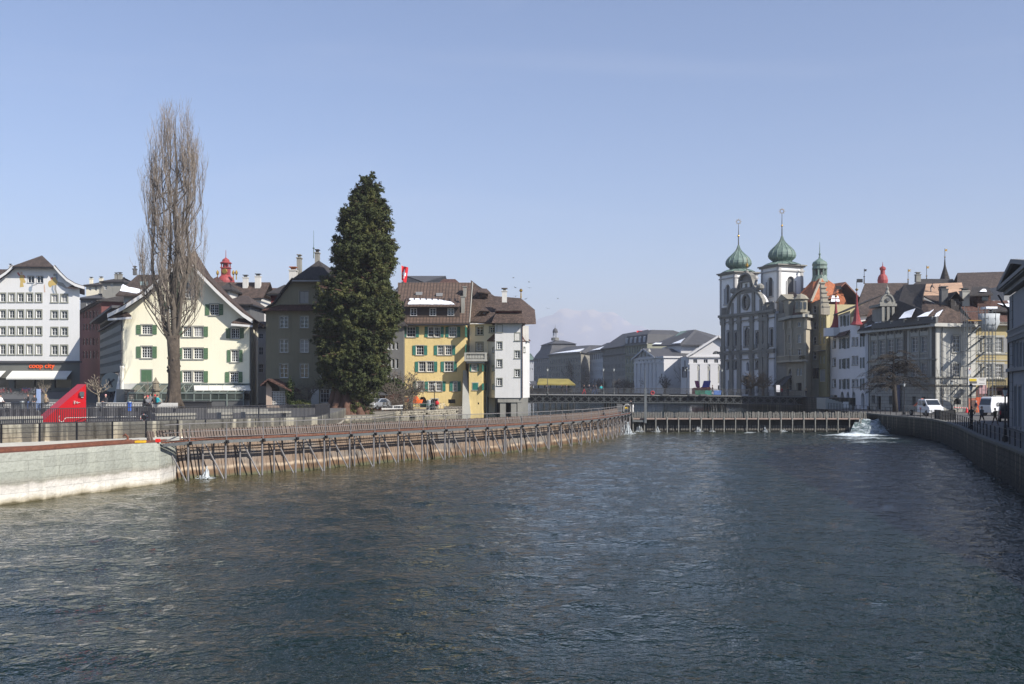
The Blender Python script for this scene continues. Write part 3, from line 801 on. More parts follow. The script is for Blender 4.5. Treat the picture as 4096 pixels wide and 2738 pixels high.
for i,p in enumerate(CW):
    if i==0:continue
    t=tang(CW,i);f=p+Vector((-t.y*.1,t.x*.1,0));r=off(CW,i,1.0)+t*-1.15
    MB().tube([f+Vector((0,0,-.5)),f+Vector((0,0,2.28))],.07,8).build('post',m_post,wr)
    MB().tube([r+Vector((0,0,-.5)),r+Vector((0,0,2.5))],.065,8).build('rear_post',m_post,wr)
    MB().tube([f+Vector((0,0,-.1))-t*.12,r+Vector((0,0,2.4))+t*.1],.055,6).build('brace',m_post,wr)
    mb=MB();mb.bar(f+Vector((t.y*.3,-t.x*.3,2.4)),off(CW,i,1.4)+Vector((0,0,2.4)),.14,.18);mb.bar(f+Vector((t.y*.02,-t.x*.02,2.33))-t*.18,f+Vector((t.y*.02,-t.x*.02,2.33))+t*.18,.3,.12)
    mb.build('bracket',m_iron,wr)
    q=p+Vector((t.y*.03,-t.x*.03,0))
    MB().bar(q+Vector((0,0,2.4)),q+Vector((0,0,3.65)),.05,.05).build('rail_post',m_post,wr)
for zz,ww in((3.65,.05),(3.15,.03),(2.75,.03)):
    mb=MB()
    for i in range(len(CW)-1):
        a=CW[i];b=CW[i+1];ta=tang(CW,i);tb=tang(CW,i+1)
        mb.bar(Vector((a.x+ta.y*.03,a.y-ta.x*.03,zz)),Vector((b.x+tb.y*.03,b.y-tb.x*.03,zz)),ww,ww)
    mb.build('handrail',m_post,wr)
# ================================================================ straight needle weir
w2=empty('straight_weir',(32,132,0),'dark straight timber weir with light vertical posts across the river','weir')
m_dark=mat('dark_wet_timber',(.035,.032,.026),.6,.5,1.2,streak=.6)
m_drift=mat('grey_driftwood',(.17,.16,.14),.9,.35,5)
XA,XB,YW=15.9,46.2,132.3
MB().box(XA,YW+.9,-.5,XB+.5,YW+1.2,1.75).build('timber_wall',m_dark,w2)
mb=MB();rn=random.Random(9);x=XA+.2
while x<47.5:
    s=.0 if x<31 else rn.gauss(0,.05);top=2.62+rn.uniform(-.07,.07)+(0 if x<27 else rn.uniform(-.1,.06));ww=.055
    mb.hexa([(x-ww,YW+.75,.2),(x+ww,YW+.75,.2),(x+ww,YW+.85,.2),(x-ww,YW+.85,.2)],[(x-ww+s,YW+1.3,top),(x+ww+s,YW+1.3,top),(x+ww+s,YW+1.4,top),(x-ww+s,YW+1.4,top)]);x+=.215 if rn.random()>.06 else .43
mb.build('needles',m_drift,w2)
mb=MB().box(XA,YW-.05,1.74,46.3,YW+.85,1.82);mb.box(XA,YW-.13,1.68,46.3,YW-.04,1.86,1);mb.build('walkway',[m_drift,mat('pinkish_beam',(.33,.24,.2),.8,.25,3)],w2)
mb=MB();mb.box(XA,YW+.7,1.45,46.3,YW+.88,1.72);mb.build('walkway_beam',m_dark,w2)
k=0;x=16.0;posts=[]
while x<47:
    tall=2.75 if x>30.5 else 2.0
    MB().bar((x,YW-.15,-.5),(x,YW-.15,tall),.12,.12).build('post',mat('pale_weathered_post',(.24,.235,.21),.85,.35,3,streak=.3),w2)
    posts.append(x);x+=1.505
for a,b in zip(posts,posts[1:]):
    if a>30:
        pts=[(a+(b-a)*t/6,YW-.15,2.72-.28*(1-((t-3)/3)**2))for t in range(7)];MB().tube(pts,.025,5).build('rope',m_drift,w2)
        pts=[(p[0],p[1],p[2]-.35)for p in pts];MB().tube(pts,.02,5).build('rope',m_drift,w2)
o=MB()
for zz in(2.15,2.35):o.bar((21,YW-.15,zz+.1),(30.5,YW-.15,zz),.04,.04)
o.build('low_rail',m_drift,w2)
# spray through the leaks and the chute at the right end
m_foam=mat('white_foam',(.50,.54,.56),.8,.2,6,.05,10)
def spray(x,w_,h,y,nn,seed):
    rn=random.Random(seed);mb=MB()
    for k in range(max(6,nn//30)):
        sx=x+rn.gauss(0,w_*.22);top=h*rn.uniform(.55,1.0);o_=rn.uniform(.15,.7)*w_*rn.choice((-1,1));out=rn.uniform(.2,.8)
        pts=[(sx+o_*t,y-out*t,top*(1-t*t*1.02))for t in(0,.25,.5,.75,1.0)];mb.tube(pts,[.01,.02,.025,.035,.05],4,cap=False)
    for k in range(nn//2):
        px=x+rn.gauss(0,w_*.6);pz=abs(rn.gauss(0,.10));py=y-rn.uniform(0,1.0);r=rn.uniform(.015,.04)
        mb.lathe((px,py,pz),[(0,-r),(r*1.6,0),(0,r)],5)
    return mb
for k,(x,h,w_)in enumerate(((17.0,1.2,.5),(19.2,.9,.4),(24.8,.8,.4),(26.6,.5,.3),(33.6,.9,.25),(36,.4,.4))):
    o=spray(x,w_,h,YW+.8,260,k).build('leak_spray',m_foam,uv=False)
    tag(o,'white leak spray on the straight weir, '+('beside the foot of the tall mast','one bay right of the mast','tallest of the middle leaks','small one right of the tallest leak','thin one under the roped posts','low wide one, nearest the chute')[k],'spray','leaks of white spray through the straight weir')
mb=spray(14.6,.9,1.7,127.0,700,77);tag(mb.build('leak_spray',m_foam,uv=False),'tall white leak of water at the far end of the curved weir','spray')
mb=spray(-20.1,.35,.8,65.9,200,78);tag(mb.build('leak_spray',m_foam,uv=False),'small white jet splashing beside the first footbridge post at left','spray')
# chute of rushing water
mb=MB();nu,nv=60,80;rn=np.random.RandomState(4)
for j in range(nv):
    for i in range(nu):
        u=i/(nu-1);v=j/(nv-1);x=45.9+3.2*u-2.5*v*(1-u)-1.0*v;y=133.4-6.5*v
        z=1.75*(1-v)**1.8+(.22*math.exp(-((v-.42)/.12)**2)*(0.3+u))+.10*math.sin(7*u+9*v)+.05*math.sin(15*u-11*v)
        mb.v.append((x,y,z-.05))
for j in range(nv-1):
    for i in range(nu-1):
        a=j*nu+i;mb.f.append((a,a+1,a+nu+1,a+nu));mb.m.append(0)
def chutemat():
    m=bpy.data.materials.new('rushing_water');m.use_nodes=True;nt=m.node_tree;n=nt.nodes;L=nt.links;bs=n['Principled BSDF']
    g=n.new('ShaderNodeNewGeometry');t=n.new('ShaderNodeTexNoise');t.inputs['Scale'].default_value=1.6;t.inputs['Detail'].default_value=9;t.inputs['Distortion'].default_value=1.5;L.new(g.outputs['Position'],t.inputs['Vector'])
    r=n.new('ShaderNodeMapRange');r.inputs[1].default_value=.40;r.inputs[2].default_value=.68;L.new(t.outputs[0],r.inputs[0])
    x=n.new('ShaderNodeMix');x.data_type='RGBA';x.inputs[6].default_value=(.04,.07,.07,1);x.inputs[7].default_value=(.44,.48,.50,1);L.new(r.outputs[0],x.inputs[0]);L.new(x.outputs[2],bs.inputs['Base Color']);bs.inputs['Roughness'].default_value=.35
    return m
o=mb.build('weir_chute',chutemat(),smooth=True,uv=False);struct(o);o.name='water_chute'
# spray at hump
mb=MB();rn=random.Random(3)
for k in range(500):
    a=rn.gauss(0,1);b=rn.gauss(0,1);h_=abs(rn.gauss(0,.28));mb.lathe((47.1+a*.8,129.3+b*1.0,.35+h_),[(0,-.02),(.022,0),(0,.03)],4)
tag(mb.build('chute_spray',m_foam,uv=False),'burst of white spray where the chute hits the quay wall','spray')
# steel mast standing on the weir
ms=empty('mast',(17.6,131.9,1.7),'tall slim grey steel mast standing on the straight weir','mast')
MB().bar((17.6,131.9,1.2),(17.6,131.9,5.7),.3,.3).build('column',m_steel,ms);MB().tube([(17.55,131.9,5.7),(17.55,131.9,8.3)],[.06,.03],6).build('aerial',m_steel,ms)
MB().bar((15.9,131.95,1.5),(17.6,131.95,1.45),.12,.25).build('arm',m_steel,ms)
m_bri=mat('bridge_iron',(.095,.10,.10),.5,.2,3,metal=.3)
# ================================================================ truss road bridge
br=empty('truss_bridge',(30,184,0),'low dark steel bridge with crossed diagonal bracing and railings','bridge')
XL,XR,YB=2.9,53.4,184.0
def dz(x):return 4.48-(0.38*max(0,(x-30)/24)**1.5)
NP=36;dx=(XR-XL)/NP
mb=MB();mc=MB();
for k in range(NP):
    a=XL+k*dx;b=a+dx;za,zb_=dz(a),dz(b)
    mb.bar((a,YB,za-.1),(b,YB,zb_-.1),.3,.2);mb.bar((a,YB,za-1.4),(b,YB,zb_-1.4),.3,.16)
    mb.bar((a,YB,za-.2),(a,YB,za-1.35),.16 if k%2==0 else .09,.2)
    a-=dx/2;b-=dx/2
    for(p,q)in(((a,za-.22),(b,zb_-1.33)),((a,za-1.33),(b,zb_-.22))):mc.bar((p[0],YB-.06,p[1]),(q[0],YB-.06,q[1]),.1,.12,up=(0,1,0))
mb.build('girder',m_bri,br);mc.build('bracing',m_bri,br)
mb=MB();mb.hexa([(XL,YB-.3,dz(XL)-.0),(XR+.5,YB-.3,dz(XR)),(XR+.5,YB+9,dz(XR)),(XL,YB+9,dz(XL))],[(XL,YB-.3,dz(XL)+.14),(XR+.5,YB-.3,dz(XR)+.14),(XR+.5,YB+9,dz(XR)+.14),(XL,YB+9,dz(XL)+.14)])
mb.build('deck',mat('bridge_kerb',(.20,.195,.185),.8),br)
mb=MB();mb.box(XL,YB+1.0,3.05,XR,YB+1.2,4.35);mb.box(XL,YB+6.6,3.1,XR,YB+6.8,4.1);mb.build('shade_girder',plain('shadow_steel',(.008,.008,.009)),br)  # near-black girder sheets paint in the shade behind the truss
for x0 in(19.0,37.9):
    mb=MB()
    for k in range(7):
        lean=.35 if k in(0,3)else(-.35 if k in(6,)else 0)
        mb.tube([(x0-1.3+k*.5+lean,YB+1,0),(x0-1.3+k*.5,YB+1,3.2)],.16,8)
        mb.tube([(x0-1.3+k*.5,YB+6,0),(x0-1.3+k*.5,YB+6,3.2)],.16,8)
    mb.box(x0-1.8,YB+.6,2.9,x0+2.2,YB+7,3.15);mb.build('pile_pier',m_dark,br)
for yy in(YB-.15,YB+8.8):
    mb=MB();mc=MB()
    mb.bar((XL,yy,dz(XL)+1.2),(30,yy,4.48+1.2),.07,.07);mb.bar((30,yy,5.68),(XR,yy,dz(XR)+1.2),.07,.07)
    x=XL
    while x<XR:
        z=dz(x)+.14;mb.bar((x,yy,z),(x,yy,z+1.06),.03,.03);
        mc.bar((x,yy,z+.15),(x+.25,yy,z+.9),.02,.02);x+=.25
    mb.build('railing',MATS['dark_rail']if 'dark_rail' in MATS else plain('dark_rail',(.05,.05,.052)),br);mc.build('railing_scrollwork',MATS['dark_rail'],br)  # even dark colour of the railings and their scrollwork
m_lampg=plain('lantern_glass',(.5,.52,.5),.2)
def street_lamp(x,y,z,h,label,group=None,heads=1,m=None):
    m=m or m_iron
    r=empty('street_lamp',(x,y,z),label,'street lamp',group)
    MB().lathe((x,y,z),[(.2,0),(.2,.3),(.12,.4),(.09,1.0),(.11,1.05),(.06,1.2),(.05,h-.7),(.07,h-.65),(.04,h-.6)],10).build('post',m,r)
    for hx in([0]if heads==1 else[-.45,.45,0]):
        zz=z+(0 if heads==1 or hx==0 else-.45)
        MB().lathe((x+hx,y,zz+h-.62),[(.08,0),(.17,.38),(.17,.4)],6).build('lantern',m_lampg,r)
        MB().lathe((x+hx,y,zz+h-.22),[(.21,0),(.1,.14),(.03,.2),(.03,.3),(0,.34)],6).build('lantern_cap',m,r)
        if hx:MB().tube([(x,y,z+h-1.4),(x+hx*.6,y,z+h-1.5),(x+hx,y,z+h-1.08)],.025,5).build('bracket',m,r)
    return r
for k,nx in enumerate((2190,2413,2455,2887)):
    x=(nx-CX)*184/FPX
    street_lamp(x,YB-.2,dz(x)+.1,4.9,['grey lamp post at the bridge end beside the white tower house','grey lamp post on the bridge, left one of a close pair','thick grey lamp post on the bridge, right one of a close pair','dark lamp post on the bridge in front of the church corner'][k],'lamp posts along the truss bridge',m=m_bri)
mb=MB();n=11
for k in range(n):mb.box(53.0+k*.55,169.0,2.2,53.55+k*.55,174-0,4.1-k*.165)
struct(mb.build('bridge_stairs',m_conc))
# ================================================================ left bank buildings
def outline(b,i,pts):return[b.f[i].uv(b.Z,x,y)for x,y in pts]
def shop_glass(b,i,x0,y0,x1,y1,**k):return b.win(i,x0,y0,x1,y1,'dark',g=0,rec=.3,name='shop_window',**k)
def snowpatch(b,pts,name='snow',parent=None,lift=.06):
    mb=MB();pts=[Vector(p)for p in pts];c=sum(pts,Vector((0,0,0)))/len(pts);rn=random.Random(len(name)+int(c.x*7));out=[]
    for a,q in zip(pts,pts[1:]+pts[:1]):
        n=max(2,int((q-a).length/.5))
        for k in range(n):
            p=a.lerp(q,k/n);p=p.lerp(c,rn.uniform(0,.10));out.append(p+Vector((0,0,lift)))
    mb.slab(out,.05);return mb.build(name,m_snow,parent if parent is not None else b.root)
# ---- 1 white department store
st=Bld('department_store','big white gabled store with painted figures and orange shop lettering, far left','building',Z1,[(-130,177),(555,177)],4.2,0,14,m_white)
f=st.f[0];st.top=f.uv(Z1,0,455)[1];SK=-6.0;st.bk=[Vector((st.pts[1].x-6.5,191)),Vector((st.pts[0].x-6.5,191))]
ol=outline(st,0,[(-130,455),(-80,425),(0,385),(60,345),(115,292),(390,292),(430,340),(480,390),(530,425),(557,438)])
f.top=ol
sur=(m_trimgrey,.22)
for ri,(a,b_)in enumerate(((480,535),(597,650),(714,767),(838,902))):
    for k,cx in enumerate((-98,-40,19,82,144,207,270)):
        st.win(0,cx-18,a,cx+18,b_,cols=2,rows=2,sur=sur,fr=WHITE if ri or k<5 else None)
for(a,b_)in((488,538),(602,652),(718,770),(842,904)):
    for cx in(380,448):st.win(0,cx-20,a,cx+20,b_,cols=2,rows=2 if a>500 else 1,sur=sur,g=2 if a<500 else None)
for cx in(215,278):st.win(0,cx-22,357,cx+22,404,cols=2,rows=1,sur=(m_black,.04),g=0)
shop_glass(st,0,100,1068,235,1140);shop_glass(st,0,240,1072,356,1150);shop_glass(st,0,380,1076,496,1136);shop_glass(st,0,-120,1068,60,1160)
zl=f.uv(Z1,0,950)[1]
st.finish(low=mat('dark_shop_stone',(.13,.13,.115),.8,.12,.5),zlow=zl)
st.roof_outline([f.uv(Z1,*p)for p in[(-135,452),(-80,418),(0,378),(60,338),(113,290)]],14,m_tile,1.0,.25,fas=m_white,skew=-6.5)
st.roof_outline([f.uv(Z1,*p)for p in[(393,290),(430,334),(480,384),(540,420),(604,440)]],14,m_tile,1.0,.25,fas=m_white,skew=-6.5)
a,c=f.uv(Z1,112,292),f.uv(Z1,394,294);ap=f.uv(Z1,252,202)
mb=MB();L0=f.w(a[0],a[1],1.2);R0=f.w(c[0],c[1],1.2);A0=f.w(ap[0],ap[1],-2.2);A1=f.w(ap[0]-6,ap[1]-.8,-14);L1=f.w(a[0]-6,a[1],-14);R1=f.w(c[0]-6.5,c[1],-14)
mb.slab([L0,R0,A0],.2);mb.slab([R0,R1,A1,A0],.2);mb.slab([L1,L0,A0,A1],.2);ro=mb.build('roof',m_tile,st.root)
MB().bar(L0-Vector((0,0,.25)),R0-Vector((0,0,.25)),.2,.18).build('gutter',m_iron,ro)
st.band(0,955,300,h=.35,out=.35,mat_=m_slate)
for x,y in((500,437),):
    mb=MB();p=[f.w(*f.uv(Z1,480,442),1.0),f.w(*f.uv(Z1,555,445),1.0),f.w(*f.uv(Z1,545,430),0),f.w(*f.uv(Z1,515,416),0)];mb.slab(p,.15);mb.build('pent_roof',m_tile,st.root)
mb=MB();u0,z1_=f.uv(Z1,86,1018);u1,z0_=f.uv(Z1,503,1066)
mb.slab([f.w(u0,z0_,2.2),f.w(u1,z0_,2.2),f.w(u1,z1_,.05),f.w(u0,z1_,.05)],.06);f.box(mb,u0,z0_-.3,u1,z0_,2.17,2.22)
mb.build('awning',mat('awning_canvas',(.62,.61,.56),.8,.04),st.root)
mb=MB();u0,z1_=f.uv(Z1,-60,1018);u1,z0_=f.uv(Z1,42,1060);mb.slab([f.w(u0,z0_,2.0),f.w(u1,z0_,2.0),f.w(u1,z1_,.05),f.w(u0,z1_,.05)],.06);mb.build('awning',MATS['awning_canvas'],st.root)
u,z=f.uv(Z1,293,984)
text_mesh('coop city',1.2,plain('orange_sign',(.85,.10,.01),.4,emit=.15),'sign_lettering',st.root,f.w(u,z,.15),0,.06,.0)
# painted figures (plain generic ones)
def figure(pl,cols,nm='painted_figure'):
    "flat patches of wall paint: pl list of (polygon in Z1 px, colour index)"
    mb=MB()
    for k,(poly,ci)in enumerate(pl):
        pts=[f.w(*f.uv(Z1,x,y),.01+.004*k)for x,y in poly];mb.poly(pts[::-1],ci)
    return mb.build(nm,cols,st.root)
pc=[plain('fresco_ochre',(.50,.36,.12)),plain('fresco_red',(.45,.13,.10)),plain('fresco_skin',(.55,.38,.28)),plain('fresco_grey',(.28,.27,.24)),plain('fresco_blue',(.25,.30,.36))]
def ell(cx,cy,rx,ry,n=10):return[(cx+rx*cos(2*pi*k/n),cy+ry*sin(2*pi*k/n))for k in range(n)]
figure([(ell(150,338,9,10),2),([(138,350),(165,348),(168,372),(180,400),(168,408),(160,400),(166,432),(138,436),(142,395),(136,370)],0),([(118,335),(128,330),(142,350),(140,360),(128,352)],1),([(160,348),(170,352),(178,366),(170,372)],1),(ell(212,448,12,20),4),(ell(224,424,4,14),4),([(228,418),(258,414),(258,418),(228,424)],3)],pc)
figure([(ell(380,350,10,10),3),([(362,370),(392,362),(404,400),(392,420),(365,424),(350,400)],0),([(350,372),(366,362),(370,372),(358,384)],1),(ell(350,412,15,24),0),([(306,420),(312,415),(316,470),(308,470)],2),([(400,395),(440,405),(468,440),(460,446),(430,428),(404,420)],3),([(362,424),(374,424),(372,450),(382,478),(372,478),(360,450)],4),([(382,420),(394,420),(392,448),(400,478),(390,478),(380,450)],3),([(385,345),(398,340),(404,372),(398,392),(390,370)],4)],pc)
# ---- 2 red building and grey office in the lane
rb=Bld('brick_building','dull red building deep in the narrow lane beside the white store','building',Z1,[(540,225),(706,190)],4,0,18,mat('dull_red_render',(.14,.05,.045),.85,.15))
rb.top=rb.f[0].uv(Z1,620,578)[1]
for(a,b_)in((600,650),(690,735),(790,835),(880,930)):
    for cx in(585,606,628,652,678):rb.win(0,cx-5,a,cx+6,b_,'simple',cols=1,rows=2)
rb.finish();rb.hip(rb.top,rb.top+2.5,m_tiled,ins=(2,2),over=1)
mb=MB();rb.band(0,z=rb.top-.1,h=.4,out=.6,mat_=m_slate)
og=Bld('office_building','grey office block with gridded windows in the lane beside the cream house','building',Z1,[(696,176),(862,141)],3.5,0,12,mat('office_grey',(.23,.23,.21),.8,.1))
g=og.f[0];og.top=g.uv(Z1,850,590)[1]
ztop=g.uv(Z1,850,655)[1];zb0=g.uv(Z1,850,1000)[1]
nr=5;hh=(ztop-zb0)/nr
for r_ in range(nr):
    k=0;u=.5
    while u<g.L-1.2:og.winuv(0,u,zb0+r_*hh+.7,u+1.5,zb0+(r_+1)*hh-.15,'simple',cols=2,rows=1);u+=1.95
og.winuv(0,.5,ztop+.4,g.L-.5,og.top-.3,'dark',g=0,rec=.8,name='loggia')
og.winuv(0,.8,3.8,g.L-.8,zb0-.4,'dark',g=0,rec=.6,name='shop_window')
og.finish()
mb=MB();g.box(mb,-1.2,og.top,g.L+.3,og.top+.35,-12,1.6);mb.build('flat_roof',m_slate,og.root)
mb=MB();g.box(mb,.5,ztop-.1,g.L,ztop+.05,-.02,.5);mb.build('balcony',m_slate,og.root)
a=g.w(.5,og.top+.36,-1);b_=g.w(g.L*.95,og.top+.36,-1);c_=g.w(g.L*.95,og.top+1.8,-5);d_=g.w(.5,og.top+1.8,-5)
mb=MB().slab([a,b_,c_,d_],.2);rr=mb.build('roof',m_slate,og.root)
snowpatch(og,[g.w(1.5,og.top+.5,-1.3),g.w(g.L*.8,og.top+.5,-1.3),g.w(g.L*.75,og.top+1.5,-4.2),g.w(3,og.top+1.5,-4.2)],parent=rr)
# sign disc and blade wall
o=empty('round_sign',tuple(P(Z1,772,1096,139)),'round grey disc sign hanging at the lane corner of the cream house','sign')
p=P(Z1,772,1096,139);mb=MB();mb.tube([p,p+Vector((0,.12,0))],1.35,24);mb.build('disc',plain('disc_grey',(.30,.31,.28)),o)
mb=MB();mb.bar(p+Vector((-.5,-.05,-.5)),p+Vector((.5,-.05,.4)),.25,.05,up=(0,1,0));mb.bar(p+Vector((-.3,-.05,.5)),p+Vector((.2,-.05,-.7)),.2,.05,up=(0,1,0));mb.build('emblem',m_dgrey,o)
# roof with snow and skylight behind the cream house
sb=Bld('roof_house','grey house with snow patch and skylight on its dark tiled roof, behind the cream house','building',Z1,[(862,146),(1120,146)],3.5,0,9,mat('grey_upper_wall',(.30,.30,.28)),world=None)
g=sb.f[0];sb.top=g.uv(Z1,900,498)[1];zr=g.uv(Z1,900,345)[1]
sb.finish();e0=g.uv(Z1,818,490);r0=g.uv(Z1,842,348);e1=g.uv(Z1,1120,490);r1=g.uv(Z1,1120,348)
k=151/146.
def scale(p,z):return g.w(p[0],CZ+(z-CZ)*k,-5)
mb=MB().slab([g.w(e0[0],e0[1],.7),g.w(e1[0],e1[1],.7),scale(r1,r1[1]),scale((r0[0]+.6,0),r0[1])],.25)
mb.slab([scale(r1,r1[1]),g.w(r1[0],r1[1]-4,-11),g.w(r0[0],r0[1]-4,-11),scale((r0[0]+.6,0),r0[1])],.25)
rf=mb.build('roof',m_tile,sb.root)
def onroof(x,y,d0=145.3,d1=151,y0=490,y1=348):t=(y0-y)/(y0-y1);return P(Z1,x,y,d0+(d1-d0)*t)
snowpatch(sb,[onroof(832,466),onroof(955,486),onroof(1000,462),onroof(935,446),onroof(895,440),onroof(852,418)],parent=rf,lift=.15)
p=onroof(975,425);q=onroof(1032,425);r_=onroof(1032,402);s_=onroof(975,402)
MB().slab([v+Vector((0,-.05,.15))for v in(p,q,r_,s_)],.1).build('skylight',plain('skylight_glass',(.25,.33,.33),.15),rf)
chimney(Z1,925,946,312,350,149,m_dgrey,sb.root)
# distant roofs over the lane
def roofblock(label,Z,x0,x1,d,yb,ye,yr,wall,roof,dep=10,ins=(2,2),chs=(),axis='p',cat='building',wins=None,name='town_house',zb=3,cols=2):
    b=Bld(name,label,cat,Z,[(x0,d),(x1,d)],zb,0,dep,wall);g=b.f[0];b.top=g.uv(Z,x0,ye)[1]
    for wv in(wins or[]):b.win(0,*wv,'simple',cols=cols,rows=2)
    b.finish();zr=CZ+(g.uv(Z,x0,yr)[1]-CZ)*(d+(dep/2 if axis=='p' else ins[0]))/d
    b.hip(b.top,zr,roof,axis,ins,.5,eave=m_iron)
    for(a,c,y0,y1)in chs:chimney(Z,a,c,y0,y1,d+2.5,wall if wall is not m_dgrey else m_stone,b.root,m_dgrey)
    return b
roofblock('beige flat topped house with two chimneys, far off above the lane',Z1,600,712,245,470,420,395,m_tcream,m_tiled,12,(3,3),[(622,642,378,415),(690,712,375,412)],wins=[(620,430,635,460),(660,430,675,460)])
roofblock('grey house with low roof, far off between lane and snowy roof',Z1,712,850,235,470,395,365,m_stone,m_tiled,12,(3,3),[(797,816,348,380),(820,845,346,380)],wins=[(725,420,745,450),(770,405,790,430)])
roofblock('dark house with a low roof above the red building in the lane',Z1,560,700,232,600,510,478,m_dgrey,m_slate,12,(3,3),[(690,705,445,475)],wins=[(600,540,615,565),(630,535,645,560),(665,530,680,555)])
roofblock('brown roofed house at the far left edge behind the white store',Z1,-220,60,200,600,400,310,m_white,m_tile,12,(2,3),[(62,76,290,312)])
# ---- 3 cream house
ch=Bld('cream_house','cream gabled house with green shutters behind the tall bare poplar','house',Z2,[(190,128),(1250,128)],3.4,0,13,m_cream)
ch.bk=[Vector((ch.pts[1].x-2.2,141)),Vector((ch.pts[0].x-2.2,141))]
f=ch.f[0];ch.top=f.uv(Z2,100,560)[1]
pts=[(100,552),(225,488),(390,380),(560,222),(690,132),(800,132),(870,218),(980,335),(1100,447),(1215,543),(1297,604)]
pts=[(96,556),(225,492),(390,382),(560,232),(692,128),(800,146),(880,232),(990,345),(1110,458),(1215,548),(1297,602)]
f.top=[f.uv(Z2,*p)for p in pts]
sur=(m_stonetrim,.13);G=m_shut;kw=dict(cols=4,rows=4,sur=sur,shut=G)
def swin(b,i,x0,y0,x1,y1,left=1,right=1,swp=42,**k):
    f_=b.f[i];s=abs(f_.uv(b.Z,x0+swp,y0)[0]-f_.uv(b.Z,x0,y0)[0])-.1
    return b.win(i,x0,y0,x1,y1,sw=(left,right),swid=s,**k)
for(y0,y1)in((628,706),(808,904)):swin(ch,0,347,y0,434,y1,**kw)
swin(ch,0,347,1005,434,1104,closed=True,**kw)
for(y0,y1)in((642,726),(822,912),(1014,1108)):
    swin(ch,0,692,y0,764,y1,1,0,**kw);swin(ch,0,782,y0,862,y1,0,1,**kw)
swin(ch,0,1094,656,1165,740,swp=38,**kw);swin(ch,0,1097,838,1160,938,swp=33,**kw);swin(ch,0,1086,1022,1154,1108,swp=38,**kw)
swin(ch,0,920,456,992,546,swp=38,**kw);swin(ch,0,560,438,640,526,**kw);swin(ch,0,690,268,790,402,swp=44,**kw)
ch.finish(low=mat('pale_grey_plinth',(.5,.5,.48)),zlow=f.uv(Z2,300,1117)[1])
up=[f.uv(Z2,*p)for p in pts]
ch.roof_outline([(u,z+.05)for u,z in up[:5]],13,m_tile2,1.3,.3,fas=m_white,skew=-2.2);ch.roof_outline([(u,z+.05)for u,z in up[5:]],13,m_tile2,1.3,.3,fas=m_white,skew=-2.2)
a,c=up[4],up[5];mb=MB();ap=f.w((a[0]+c[0])/2,a[1]+2.3,-2.5);ap2=f.w((a[0]+c[0])/2-2.2,a[1]+1.2,-13)
L0,R0=f.w(a[0]-.4,a[1]-.1,1.4),f.w(c[0]+.6,c[1]-.1,1.4);L1,R1=f.w(a[0]-2.6,a[1]-.1,-13),f.w(c[0]-1.6,c[1]-.1,-13)
mb.slab([L0,R0,ap],.2);mb.slab([R0,R1,ap2,ap],.2);mb.slab([L1,L0,ap,ap2],.2);mb.build('roof',m_tile2,ch.root)
for(xa,ya,xb,yb,xc,yc)in((100,572,292,556,215,520),(1120,612,1297,626,1160,572)):
    A=f.w(*f.uv(Z2,xa,ya),1.2);B=f.w(*f.uv(Z2,xb,yb),1.2);C=f.w(*f.uv(Z2,xc,yc),.02);D=f.w(*f.uv(Z2,xc+(20 if xa<500 else 70),yc+4),.02)
    mb=MB().slab([A,B,D,C],.15);r_=mb.build('pent_roof',m_tile2,ch.root);MB().bar(A-Vector((0,0,.28)),B-Vector((0,0,.28)),.3,.26).build('eave_board',m_white,r_)
for x,y in((183,600),(1262,640)):
    a=f.w(*f.uv(Z2,x,y),.12);MB().tube([a,(a.x,a.y,3.5)],.07,6).build('drainpipe',m_dgrey,ch.root)
# conservatory
cg=plain('conservatory_glass',(.035,.045,.04),.06,spec=.8)
fu=lambda x,y:f.uv(Z2,x,y)
mb=MB();mf=MB();zt=fu(700,1122)[1];ze=fu(700,1196)[1];zb=3.5;OUT=3.0
u0,u1=fu(312,0+1200)[0],fu(1252,1200)[0]
mb.slab([f.w(u0,ze,OUT),f.w(u1,ze,OUT),f.w(u1,zt,.02),f.w(u0,zt,.02)],.04)
NPn=14
for k in range(NPn+1):
    u=u0+(u1-u0)*k/NPn
    mf.bar(f.w(u,ze+.03,OUT),f.w(u,zt+.03,.02),.07,.1)
    if k%2==0:mf.bar(f.w(u,zb,OUT),f.w(u,ze,OUT),.14,.14)
    else:mf.bar(f.w(u,zb+.9,OUT),f.w(u,ze,OUT),.05,.05)
mf.bar(f.w(u0,ze,OUT),f.w(u1,ze,OUT),.14,.18);mf.bar(f.w(u0,zb+.85,OUT),f.w(u1,zb+.85,OUT),.1,.1);mf.bar(f.w(u0,zt,.1),f.w(u1,zt,.1),.1,.15);mf.bar(f.w(u0,ze+.0,.05),f.w(u0,ze,OUT),.1,.1)
mg1,mg2,mg3=MB(),MB(),MB();f.box(mg1,u0,zb+.9,u1,ze-.1,OUT-.05,OUT-.02);f.box(mg2,u1-.03,zb+.9,u1,ze-.1,.1,OUT-.05);f.box(mg3,u0,zb+.9,u0+.03,ze-.1,.1,OUT-.05)
cons=mf.build('conservatory_frame',mat('grey_green_metal',(.17,.2,.18),.5),ch.root);mb.build('glass_roof',cg,cons);[q.build('glass_pane',cg,cons)for q in(mg1,mg2,mg3)]
mb=MB();f.box(mb,u0,zb-.1,u1,zb+.82,OUT-.14,OUT-.06);mb.build('parapet',m_dgrey,cons)
mb=MB()
